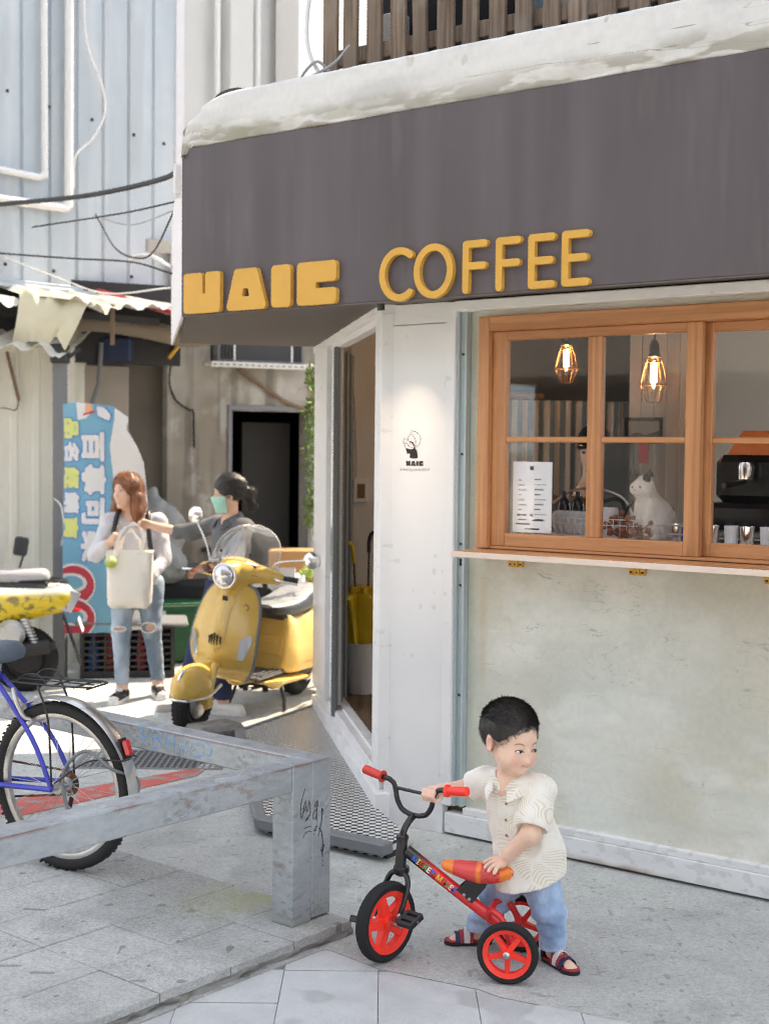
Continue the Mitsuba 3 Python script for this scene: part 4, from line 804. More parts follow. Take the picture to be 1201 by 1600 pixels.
# ---------------------------------------------------------------- the blue bicycle at the rail
BZ = PAD
bike = thing('bicycle', 'blue bicycle with silver mudguard and black wire rack parked at the rail', 'bicycle')
BF = Frame((-1.225, 5.30, BZ), (-.887, .462)); LEAN = rot
def lean(m): return BF(rot(m, -3.0, [1, 0, 0]))
M('bikeblue', (.035, .045, .42), .28, clear=.5)
M('galvtyre', (.020, .020, .020), .85)
M('alloy', (.52, .52, .51), .38, metal=.9)
M('mudguard', (.62, .62, .62), .25, metal=.9)
M('rustgear', lambda p, n, uv: mix((.05, .045, .045), (.20, .085, .035), smoothstep(.4, .6, fbm(p.x * 60, p.y * 60, p.z * 60, 3))), .7, metal=.4)
M('saddle', (.075, .095, .125), .5)
def cycle_wheel(x, nm):
    z = .331
    w = part(bike, nm, lean(mv(ring(.3045, .0245, 72, 12), x, 0, z)), 'm_galvtyre', smooth=True)
    kn = []
    for i in range(96):
        a = 2 * math.pi * i / 96
        for y in (-.012, .012): kn.append(rot(mv(bx(-.0045, .0045, -.0055, .0055, -.003, .0006), 0, y + (.004 if i % 2 else -.004), .3285), math.degrees(a), [0, 1, 0]))
    part(w, 'tread', lean(mv(cat(kn), x, 0, z)), 'm_galvtyre')
    part(w, 'rim', lean(mv(lathe([(.265, -.010), (.272, -.014), (.285, -.014), (.285, .014), (.272, .014), (.265, .010), (.265, -.010)], 72, 'y', caps=False), x, 0, z)), 'm_alloy', smooth=40)
    sp = []
    for i in range(36):
        a = 2 * math.pi * i / 36; b = a + (.42 if (i // 2) % 2 else -.42); y = .028 if i % 2 else -.028
        sp.append(tube([(.268 * math.cos(a), 0, .268 * math.sin(a)), (.024 * math.cos(b), y, .024 * math.sin(b))], .0011, 4))
    part(w, 'spokes', lean(mv(cat(sp), x, 0, z)), 'm_steel')
    part(w, 'hub', lean(mv(lathe([(0, -.055), (.009, -.055), (.010, -.034), (.026, -.033), (.026, -.027), (.014, -.024), (.014, .024), (.026, .027), (.026, .033), (.010, .034), (.009, .055), (0, .055)], 20, 'y'), x, 0, z)), 'm_alloy', smooth=30)
    return w
w = cycle_wheel(0, 'rear_wheel'); cycle_wheel(1.05, 'front_wheel')
part(w, 'sprockets', lean(mv(cat([lathe([(0, y), (r, y), (r, y + .003), (0, y + .003)], 28, 'y') for r, y in ((.05, -.040), (.045, -.045), (.040, -.050), (.034, -.055))]), 0, 0, .331)), 'm_rustgear')
H = (0, .331)
tubes = []
for s in (-1, 1):
    tubes += [tube(spline([(0, s * .062, .331), (.14, s * .052, .322), (.40, s * .038, .305)], 5), .0105, 10), tube(spline([(.0, s * .062, .335), (.10, s * .050, .52), (.305, s * .022, .735)], 5), .0095, 10)]
tubes += [tube([(.44, 0, .30), (.305, 0, .76)], .0155, 12), tube([(.44, 0, .30), (.90, 0, .70)], .018, 12), tube([(.31, 0, .73), (.89, 0, .82)], .0155, 12), tube([(.905, 0, .66), (.875, 0, .86)], .019, 12), tube([(.38, -.06, .305), (.50, .06, .30)], .02, 12)]
for s in (-1, 1): tubes.append(tube(spline([(.905, s * .02, .66), (.93, s * .055, .60), (1.05, s * .055, .331)], 5), .011, 10))
part(bike, 'frame', lean(cat(tubes)), 'm_bikeblue', smooth=60)
part(bike, 'handlebar', lean(cat(tube(spline([(.80, -.30, 1.02), (.86, -.12, 1.0), (.88, 0, .96), (.86, .12, 1.0), (.80, .30, 1.02)], 6), .012, 10), tube([(.875, 0, .86), (.88, 0, .96)], .012, 10))), 'm_steel', smooth=60)
sd = Skin((.06, -.12, .70), (.50, .12, .90), .008)
sd.cone((.27, .055, .825), (.27, -.055, .825), .045, .045, .03).cone((.27, 0, .825), (.46, 0, .825), .05, .026, .03).plane_cut((0, 0, .798), (0, 0, -1))
part(bike, 'saddle', lean(sd.mesh(3)), 'm_saddle', smooth=True)
part(bike, 'seat_post', lean(tube([(.31, 0, .74), (.29, 0, .82)], .012, 10)), 'm_steel')
ang = np.radians(np.linspace(-16, 128, 40)); gu = []
for a in ang: gu.append([(-.348 * math.cos(a) + .0 - 0 * 0, y, .331 + .348 * math.sin(a) - .12 * (y ** 2) / .03) for y in np.linspace(-.031, .031, 7)])
def shell(P, d):
    """a thin sheet of the points P (k, n, 3), given thickness d along its normals"""
    P = np.asarray(P, float); du = np.gradient(P, axis=0); dv = np.gradient(P, axis=1); N_ = np.cross(du, dv); N_ /= np.linalg.norm(N_, axis=2, keepdims=True) + 1e-12
    A, B = grid_mesh(P, wrap=False), grid_mesh(P - d * N_, wrap=False); B.invert(); k, n = P.shape[:2]
    b = [(0, j) for j in range(n)] + [(i, n - 1) for i in range(1, k)] + [(k - 1, j) for j in range(n - 2, -1, -1)] + [(i, 0) for i in range(k - 2, 0, -1)]
    o = np.array([i * n + j for i, j in b]); q = len(A.vertices); F = []
    for i in range(len(o)):
        e = (i + 1) % len(o); F += [(o[i], o[i] + q, o[e]), (o[e], o[i] + q, o[e] + q)]
    m = TM(np.vstack([A.vertices, B.vertices]), np.vstack([A.faces, B.faces + q, F])); 
    return m
gu = []
for a in ang:
    r = [(.352 - 5.5 * y * y) for y in np.linspace(-.032, .032, 9)]
    gu.append([(-q * math.cos(a), y, .331 + q * math.sin(a)) for q, y in zip(r, np.linspace(-.032, .032, 9))])
part(bike, 'mudguard', lean(shell(gu, .0025)), 'm_mudguard', smooth=60)
rk = [tube(spline([(.20, s * .055, .735), (.02, s * .058, .735), (-.16, s * .060, .742), (-.20, s * .045, .742)], 5), .0042, 7) for s in (-1, 1)] + [tube([(x, -.057, .736), (x, .057, .736)], .0034, 6) for x in (.18, .08, -.02, -.12, -.185)] + [tube([(.19, y, .741), (-.19, y, .746)], .003, 6) for y in (-.02, .02)]
rk += [tube(spline([(.05, s * .057, .735), (.04, s * .066, .715), (.0, s * .066, .60), (-.005, s * .066, .345)], 5), .0042, 7) for s in (-1, 1)]
rk += [tube(spline([(.16, .05, .737), (.12, .05, .765), (.06, .05, .77), (.02, .05, .742)], 5), .0034, 6), tube(spline([(.16, -.05, .737), (.12, -.05, .765), (.06, -.05, .77), (.02, -.05, .742)], 5), .0034, 6)]
part(bike, 'luggage_rack', lean(cat(rk)), 'm_black', smooth=60)
M('reflector', (.50, .012, .015), .12, clear=1.0)
tl = part(bike, 'tail_light', lean(rot(bx(-.351, -.325, -.020, .020, .43, .50, .006), 0, [0, 1, 0])), 'm_reflector')
tlm = mv(rot(bx(-.010, .010, -.017, .017, -.030, .030, .006), 18, [0, 1, 0]), -.322, 0, .515)
scene[tl] = mikit.ply(lean(tlm), 'm_reflector'); part(tl, 'base', lean(mv(rot(bx(.0125, .018, -.022, .022, -.038, .040), 18, [0, 1, 0]), -.322, 0, .515)), 'm_black')
part(bike, 'kickstand', lean(tube(spline([(.30, .05, .30), (.33, .10, .17), (.345, .155, .012), (.37, .16, .008)], 4), .0065, 8)), 'm_black')
part(bike, 'chain', lean(cat(tube([(.0, -.048, .375), (.44, -.05, .385)], .005, 5), tube([(.0, -.048, .283), (.44, -.05, .215)], .005, 5))), 'm_rustgear')
part(bike, 'chainring', lean(mv(lathe([(.07, -.052), (.088, -.052), (.088, -.048), (.07, -.048), (.07, -.052)], 40, 'y', caps=False), .44, 0, .30)), 'm_black')
for s in (1, -1):
    part(bike, 'crank', lean(tube([(.44, s * .075, .30), (.44 - s * .11, s * .085, .30 + s * .11)], .009, 8)), 'm_alloy')
    c = (.44 - s * .11, s * .13, .30 + s * .11)
    part(bike, 'pedal', lean(cat(bx(c[0] - .045, c[0] - .030, c[1] - .045, c[1] + .045, c[2] - .012, c[2] + .012, .003), bx(c[0] + .030, c[0] + .045, c[1] - .045, c[1] + .045, c[2] - .012, c[2] + .012, .003), bx(c[0] - .03, c[0] + .03, c[1] - .045, c[1] - .032, c[2] - .01, c[2] + .01), bx(c[0] - .03, c[0] + .03, c[1] + .032, c[1] + .045, c[2] - .01, c[2] + .01), bx(c[0] - .03, c[0] + .03, c[1] - .012, c[1] + .012, c[2] - .008, c[2] + .008))), 'm_black')
part(bike, 'derailleur', lean(cat(obox((.01, -.05, .23), (.3, 0, -1), (0, 1, 0), .09, .012, .018, .004), mv(ring(.02, .004, 16, 5), -.005, -.05, .20))), 'm_dark')
part(bike, 'brake', lean(cat(tube(spline([(.20, .03, .70), (.17, .05, .66), (.14, .045, .60), (.12, .03, .585)], 5), .009, 8), bx(.09, .14, -.05, -.025, .56, .61, .006))), 'm_alloy')
lk = spline([(-.28, .045, .44), (-.17, .06, .50), (-.06, .06, .40), (-.09, .06, .24), (-.20, .05, .18), (-.31, .02, .24), (-.345, -.03, .38)], 8, True)
solo('cable_lock', lean(cat(tube(lk, .007, 8, closed=True))), 'm_greypaint', 'grey cable lock looped round the rear wheel of the bicycle', 'lock', smooth=60)
part(bike, 'bungee_cord', lean(tube(spline([(-.02, .068, .36), (-.18, .055, .46), (-.33, .036, .475), (-.345, 0, .487), (-.335, -.036, .475)], 6), .0035, 6)), 'm_black')
# ---------------------------------------------------------------- the yellow scooter
VSF = Frame((-1.08, 8.275), (-.37, -.929)); VS = lambda m: VSF(rot(m, -5, [1, 0, 0])); VW = lambda m: VS(mv(m, x=.155))     # the front wheel stands ahead on its raked fork
M('vyellow', lambda p, n, uv: mix((.60, .385, .082), (.64, .425, .098), fbm(p.x * 9, p.y * 9, p.z * 9, 3)), .2, clear=.7)
M('vinyl', (.018, .019, .021), .38)
M('vfloor', (.05, .052, .055), .55)
M('lens', (.62, .63, .65), .10, metal=.75)
M('screen', (.6, .6, .6), .1)
scene['m_windshield'] = {'type': 'blendbsdf', 'weight': .09, 'a': {'type': 'thindielectric', 'int_ior': 1.5}, 'b': {'type': 'twosided', 'bsdf': {'type': 'diffuse', 'reflectance': {'type': 'rgb', 'value': [.75, .75, .74]}}}}  # white haze blended in to stand for the sky mirrored in the screen
vs = thing('yellow_scooter', 'yellow retro scooter with round headlight and small windshield in front of the back alley', 'scooter')
fw_ = part(vs, 'front_wheel', VW(mv(ring(.148, .050, 44, 14), 0, 0, .198)), 'm_rubber', smooth=True)
part(fw_, 'tread', VW(mv(cat([rot(mv(bx(-.007, .007, y - .008, y + .008, -.004, .004), 0, 0, .1955 - abs(y) * .16), 360 * i / 40 + (4 if y > 0 else 0), [0, 1, 0]) for i in range(40) for y in (-.026, 0, .026)]), 0, 0, .198)), 'm_rubber')
part(fw_, 'rim', VW(mv(lathe([(0, -.05), (.07, -.055), (.104, -.04), (.104, .04), (.07, .055), (0, .05)], 32, 'y'), 0, 0, .198)), 'm_steel', smooth=30)
part(vs, 'fork', VW(cat(tube([(-.02, .085, .19), (-.10, .075, .42)], .022, 10), tube([(.0, .06, .213), (.0, .11, .213)], .03, 12), bx(-.06, .02, .075, .105, .16, .24, .01))), 'm_vyellow', smooth=40)
s = Skin((-.42, -.2, .15), (.32, .2, .60), .010)
s.egg((.018, 0, .288), (.198, .100, .138), k=.02).cone((-.08, 0, .33), (-.16, 0, .36), .07, .06, .03)
s.egg((0.0, 0, .17), (.190, .072, .218), k=.004, cut=True)
s.plane_cut((0, 0, .222), (.10, 0, -1)); 
part(vs, 'front_fender', VW(s.mesh(3)), 'm_vyellow', smooth=True)
part(vs, 'fender_bumper', VW(tube(spline([(-.14, -.104, .29), (.02, -.112, .245), (.15, -.070, .232), (.195, 0, .232), (.15, .070, .232), (.02, .112, .245), (-.14, .104, .29)], 6), .009, 8)), 'm_chrome', smooth=60)
part(vs, 'fender_crest', VW(rot(ball((.165, 0, .378), (.010, .014, .044), 2), -50, [0, 1, 0], (.165, 0, .378))), 'm_chrome', smooth=True)
# leg shield: a curved sheet swept back at its edges
rows = []
for z, w_, x0, sw_ in ((.27, .140, -.235, .02), (.32, .195, -.150, .05), (.38, .232, -.095, .08), (.46, .250, -.065, .095), (.56, .250, -.075, .09), (.66, .240, -.110, .085), (.74, .222, -.148, .075), (.80, .195, -.180, .06), (.845, .155, -.205, .04), (.868, .100, -.218, .02)):
    rows.append([(x0 - sw_ * abs(q) ** 2.2 + .010 * math.exp(-(q * w_ / .07) ** 2), q * w_, z) for q in np.linspace(-1, 1, 25)])
P = np.array(rows) * [1, .88, 1]; 
P = np.array([np.vstack([spline(P[:, j], 5)]) for j in range(25)]).transpose(1, 0, 2)
sh = shell(P, -.022)
ls = part(vs, 'leg_shield', VS(sh), 'm_vyellow', smooth=55)
edge = np.vstack([P[:, 0], P[-1, 1:-1], P[::-1, -1]]) - V(.011, 0, 0)
part(ls, 'edge_trim', VS(tube(edge, .0125, 8)), 'm_greypaint', smooth=60)
hc = [(-.155, -.028 * 0 + 0, 0)]
def on_shield(y, z, lift=.004):
    i = np.argmin(np.abs(P[:, 12, 2] - z)); row = P[i]; j = np.argmin(np.abs(row[:, 1] - y)); return row[j] + V(lift, 0, 0)
hcov = Polygon([(-.066, .835), (.066, .835), (.062, .62), (.048, .50), (.0, .455), (-.048, .50), (-.062, .62)]).buffer(-.015).buffer(.015)
ys, zs = np.linspace(-.058, .058, 7), np.linspace(.475, .83, 14)
part(ls, 'horn_cover', VS(shell(np.array([[on_shield(y * min(1, .2 + (z - .46) / .09), z, .014 - 2.2 * y * y) for y in ys] for z in zs]), -.02)), 'm_vyellow', smooth=50)
gr = []
for y in np.linspace(-.033, .033, 5): gr.append(obox(on_shield(y, .53 + abs(y) * .6, .016 - 2.2 * y * y), (.1, 0, 1), (0, 1, 0), .088 - abs(y) * 1.1, .0085, .012, .002))
part(ls, 'horn_grille', VS(cat(gr)), 'm_black'); 
part(ls, 'badge', VS(obox(on_shield(0, .775, .016), (0, 1, 0), (.2, 0, 1), .036, .045, .006, .004)), 'm_dark')
part(ls, 'sticker', VS(mv(rot(ring(.017, .0022, 24, 5, 'z'), 90, [0, 1, 0]), *on_shield(.135, .735, .004))), 'm_ink')
for sgn in (1, -1):
    c = on_shield(sgn * .165, .505, .010); ts = part(ls, 'turn_signal', VS(hull([c + V(dx - .06 * abs(dy) / .05 * (dy * sgn > 0) * .3, dy, dz) for dx, dy, dz in ((.008, -sgn * .030, -.07), (.012, -sgn * .018, .05), (-.015, sgn * .035, .085), (-.022, sgn * .045, .05), (.0, sgn * .005, -.075), (-.03, -sgn * .02, 0), (-.04, sgn * .03, 0))])), 'm_lens', smooth=30)
# headset, lamp, screen, mirrors
s = Skin((-.46, -.40, .78), (-.05, .40, 1.10), .010)
s.egg((-.26, 0, .935), (.115, .125, .090), k=.03).cone((-.28, .06, .945), (-.33, .255, .925), .068, .042, .04).cone((-.28, -.06, .945), (-.33, -.255, .925), .068, .042, .04).cone((-.275, 0, .93), (-.262, 0, .84), .075, .085, .04)
s.cone((-.22, 0, .930), (-.165, 0, .926), .080, .078, .02)
hs = part(vs, 'headset', VS(s.mesh(3)), 'm_vyellow', smooth=True)
hl = VS(mv(rot(lathe([(0, .030), (.03, .028), (.055, .020), (.068, .008), (.070, 0), (0, 0)], 32, 'x'), 3, [0, 1, 0]), -.112, 0, .924))
lp = part(vs, 'headlight', hl, 'm_lens', smooth=40)
part(lp, 'rim', VS(mv(rot(ring(.0735, .0085, 40, 8, 'x'), 3, [0, 1, 0]), -.110, 0, .924)), 'm_chrome', smooth=True)
ws = []
for z in np.linspace(0, 1, 14):
    w_ = .235 * math.sqrt(max(1e-3, 1 - max(0, z - .45) ** 2 / .31)) * (1 - .10 * z) - .0
    ws.append([(-.175 - .13 * z - .16 * q * q, q * w_, 0.93 + .29 * z) for q in np.linspace(-1, 1, 19)])
scr = part(vs, 'windshield', VS(grid_mesh(np.array(ws), wrap=False)), 'm_windshield', smooth=True)
part(scr, 'rim', VS(tube(np.array([r[0] for r in ws] + ws[-1][1:-1] + [r[-1] for r in ws[::-1]]), .0035, 6)), 'm_sheet', smooth=60)
for y, z in ((-.10, 1.06), (.10, 1.06), (-.13, .985), (.13, .985)): part(scr, 'bolt', VS(mv(ball((0, 0, 0), .010, 1), -.205 - .16 * (y / .23) ** 2 + .006, y, z)), 'm_dark')
for sgn, mp, st in ((-1, (-.36, -.375, 1.245), [(-.33, -.22, .965), (-.34, -.27, 1.08), (-.355, -.355, 1.205)]), (1, (-.33, .47, 1.06), [(-.33, .20, .965), (-.32, .25, 1.02), (-.325, .42, 1.055)])):
    mr = part(vs, 'mirror', VS(mv(rot(lathe([(0, .022), (.035, .018), (.052, .004), (.054, -.008), (.050, -.012), (0, -.012)], 28, 'x'), 8 * sgn, [0, 0, 1]), *mp)), 'm_chrome', smooth=40)
    part(mr, 'stem', VS(tube(spline(st, 6), .0065, 8)), 'm_chrome', smooth=60)
    part(vs, 'grip', VS(tube([(-.33, sgn * .255, .925), (-.355, sgn * .375, .920)], .019, 14)), 'm_black', smooth=40)
    part(vs, 'brake_lever', VS(tube(spline([(-.30, sgn * .23, .925), (-.265, sgn * .29, .918), (-.30, sgn * .40, .905)], 6), .0075, 8)), 'm_chrome', smooth=60)
    part(vs, 'switch_box', VS(obox((-.335, sgn * .225, .955), (0, 1, 0), (1, 0, 0), .05, .04, .03, .006)), 'm_black')
part(vs, 'inner_shield', VS(shell(np.array([[q - V(.045, 0, 0) for q in r[2:-2]] for r in P[6:-6]]), .02)), 'm_charcoal', smooth=50)
part(vs, 'fuel_hook', VS(bx(-.34, -.29, -.05, .05, .52, .66, .01)), 'm_black')
# floor, body, seat
s = Skin((-1.95, -.36, .12), (-.20, .36, .86), .014)
s.egg((-1.20, 0, .47), (.50, .215, .20), k=.06).egg((-1.38, .0, .40), (.38, .245, .19), k=.06).cone((-.80, 0, .54), (-.86, 0, .33), .16, .19, .06).cone((-.86, .05, .33), (-1.1, .05, .36), .16, .2, .06).cone((-.86, -.05, .33), (-1.1, -.05, .36), .16, .2, .06)
s.plane_cut((0, 0, .615), (0.05, 0, 1)).plane_cut((0, 0, .255), (.0, 0, -1)).plane_cut((-.715, 0, .3), (1, 0, .16))
part(vs, 'body', VS(s.mesh(3)), 'm_vyellow', smooth=True)
part(vs, 'glovebox', VS(cat(obox((-.722, .05, .43), (0, 1, 0), (-.16, 0, 1), .17, .12, .010, .006), obox((-.716, .05, .455), (0, 1, 0), (-.16, 0, 1), .07, .018, .010, .003))), 'm_vyellow')
s = Skin((-1.0, -.30, .14), (-.18, .30, .42), .012)
s.cone((-.36, 0, .27), (-.86, 0, .235), .06, .06, .05); 
for y in (-.12, .12): s.cone((-.32, y, .30), (-.62, y * 1.25, .235), .045, .05, .06).cone((-.62, y * 1.25, .235), (-.95, y * 1.5, .26), .05, .07, .05)
s.plane_cut((0, 0, .263), (-.04, 0, 1))
part(vs, 'floor_pan', VS(s.mesh(3)), 'm_vyellow', smooth=True)
part(vs, 'floor_mat', VS(cat(bx(-.80, -.36, -.165, .165, .258, .275, .008), [bx(-.74, -.42, y - .008, y + .008, .2752, .283, .003) for y in (-.15, -.12, -.09, .09, .12, .15)])), 'm_vfloor')
part(vs, 'seat_base', VS(bx(-1.40, -.74, -.135, .135, .585, .65, .03)), 'm_black')
rows = []
for x, w_, z0, z1 in ((-.655, .03, .660, .672), (-.675, .075, .635, .690), (-.72, .115, .615, .702), (-.80, .140, .605, .706), (-.92, .150, .605, .712), (-1.02, .150, .610, .728), (-1.10, .148, .615, .755), (-1.2, .145, .62, .775), (-1.36, .130, .63, .775), (-1.44, .09, .65, .755), (-1.47, .04, .68, .72)):
    rows.append([(x, w_ * math.copysign(abs(math.cos(a)) ** .6, math.cos(a)), (z0 + z1) / 2 + (z1 - z0) / 2 * math.copysign(abs(math.sin(a)) ** .7, math.sin(a))) for a in np.linspace(0, 2 * math.pi, 24, endpoint=False)])
st = part(vs, 'seat', VS(grid_mesh(np.array(rows))), 'm_vinyl', smooth=60)
M('seattop', (.22, .235, .255), .35)  # paler blue grey puts the daylight on the seat top into colour
rows = [[(q[0], q[1] * .97, q[2] + .003) for q in r[1:12]] for r in rows[1:-1]]
part(st, 'lit_seat_top', VS(grid_mesh(np.array(rows), wrap=False)), 'm_seattop', smooth=60)
part(vs, 'rear_wheel', VS(mv(ring(.160, .052, 40, 12), -1.29, 0, .213)), 'm_rubber', smooth=True)
part(vs, 'engine', VS(cat(bx(-1.35, -.75, -.12, .10, .16, .27, .03), tube([(-.70, .10, .22), (-1.5, .14, .22)], .03, 10))), 'm_dark')
part(vs, 'centre_stand', VS(cat(tube(spline([(-.70, .15, .20), (-.72, .18, .10), (-.70, .20, .02), (-.66, .21, .012)], 5), .012, 8), tube(spline([(-.70, -.15, .20), (-.72, -.18, .10), (-.70, -.20, .02), (-.66, -.21, .012)], 5), .012, 8), bx(-.74, -.60, -.16, .16, .17, .20, .01))), 'm_black')
part(vs, 'kick_lever', VS(tube(spline([(-.98, .17, .20), (-.95, .24, .21), (-1.0, .27, .28), (-1.12, .27, .33), (-1.22, .26, .34)], 6), .013, 10)), 'm_chrome', smooth=60)
part(vs, 'exhaust_pipes', VS(cat(tube([(-.55, -.05, .17), (-1.2, -.10, .15)], .018, 8), tube([(-.50, .06, .18), (-.9, .08, .17)], .012, 8))), 'm_dark')

# ---------------------------------------------------------------- the yellow and white scooter at the left edge
S2 = Frame((-2.46, 9.52), (-.985, -.17))
def f_pards(p, n, uv):
    d1, d2, r = voronoi(p.x * 11, p.z * 14); e = fbm(p.x * 26, p.y * 20, p.z * 26, 3); k = smoothstep(.50, .60, e) * smoothstep(.55, .35, d1) * smoothstep(.735, .66, p.z)
    return mix(mix((.62, .46, .012), (.72, .70, .58), smoothstep(.665, .705, p.z)), (.05, .04, .02), .75 * k)
M('pards', f_pards, .3, clear=.5)
M('whiteseat', (.36, .35, .36), .4)  # a black seat, the sun on it put into a grey colour
M('silver', (.45, .45, .46), .35, metal=.6)
s2 = thing('white_yellow_scooter', 'yellow and white scooter with black patches and black seat coloured sunlit grey at the left edge', 'scooter')
s = Skin((-.5, -.3, .3), (1.2, .3, .9), .014)
s.cone((-.20, .03, .655), (.55, .06, .56), .105, .19, .05).cone((-.20, -.03, .655), (.55, -.06, .56), .105, .19, .05).plane_cut((0, 0, .752), (-.06, 0, 1)).plane_cut((0, 0, .42), (.26, 0, -1))
part(s2, 'body', S2(s.mesh(3)), 'm_pards', smooth=True)
s = Skin((-.4, -.3, .65), (1.2, .3, 1.0), .012)
s.cone((-.10, .05, .795), (.9, .05, .80), .048, .06, .04).cone((-.10, -.05, .795), (.9, -.05, .80), .048, .06, .04).cone((-.1, 0, .80), (.9, 0, .805), .05, .06, .04)
part(s2, 'seat', S2(s.mesh(3)), 'm_whiteseat', smooth=True)
part(s2, 'under_seat', S2(bx(-.15, .9, -.12, .12, .70, .765, .03)), 'm_black')
part(s2, 'tail', S2(hull([(-.20, -.09, .75), (-.20, .09, .75), (-.36, -.05, .67), (-.36, .05, .67), (-.30, -.09, .55), (-.30, .09, .55), (-.14, .1, .6), (-.14, -.1, .6)])), 'm_silver', smooth=30)
part(s2, 'tail_light', S2(hull([(-.26, -.095, .60), (-.26, .095, .60), (-.36, -.06, .56), (-.36, .06, .56), (-.27, -.09, .55), (-.27, .09, .55)])), 'm_reflector')
part(s2, 'grab_rail', S2(tube(spline([(.05, .09, .77), (-.16, .09, .775), (-.25, .06, .765), (-.27, 0, .76), (-.25, -.06, .765), (-.16, -.09, .775), (.05, -.09, .77)], 5), .009, 8)), 'm_black')
w = part(s2, 'rear_wheel', S2(mv(ring(.175, .055, 40, 12), .02, 0, .225)), 'm_rubber', smooth=True)
part(w, 'rim', S2(mv(lathe([(0, -.05), (.09, -.05), (.125, -.03), (.125, .03), (.09, .05), (0, .05)], 28, 'y'), .02, 0, .225)), 'm_dark')
part(s2, 'engine', S2(cat(bx(.08, .75, -.13, .14, .24, .42, .05), mv(lathe([(0, .1), (.09, .1), (.10, .15), (.07, .19), (0, .19)], 24, 'y'), .10, .02, .42))), 'm_silver', smooth=40)
part(s2, 'exhaust', S2(cat(tube([(-.16, .15, .33), (.3, .17, .27)], [.05, .045], 14), tube([(-.20, .15, .335), (-.15, .15, .33)], .028, 10))), 'm_dark', smooth=40)
part(s2, 'shock', S2(cat([mv(ring(.026, .008, 16, 6, 'z'), -.06 + .010 * i, .15, .36 + .022 * i) for i in range(8)])), 'm_steel')
part(s2, 'mud_flap', S2(obox((-.30, 0, .36), (.35, 0, 1), (0, 1, 0), .36, .14, .01, .004)), 'm_black')
part(s2, 'number_plate', S2(obox((-.36, 0, .46), (.35, 0, 1), (0, 1, 0), .10, .2, .006, .003)), 'm_sheet')
part(s2, 'leg_shield', S2(bx(1.25, 1.33, -.22, .22, .35, .95, .06)), 'm_pards')
part(s2, 'front_wheel', S2(mv(ring(.175, .055, 40, 12), 1.32, 0, .225)), 'm_rubber', smooth=True)
part(s2, 'floor', S2(bx(.6, 1.3, -.16, .16, .30, .36, .03)), 'm_charcoal')
mr = part(s2, 'mirror', S2(obox((.07, -.30, .985), (1, 0, .15), (0, 0, 1), .10, .135, .03, .035)), 'm_charcoal'); part(mr, 'stem', S2(tube([(.05, -.30, .93), (.12, -.30, .70)], .008, 6)), 'm_black')

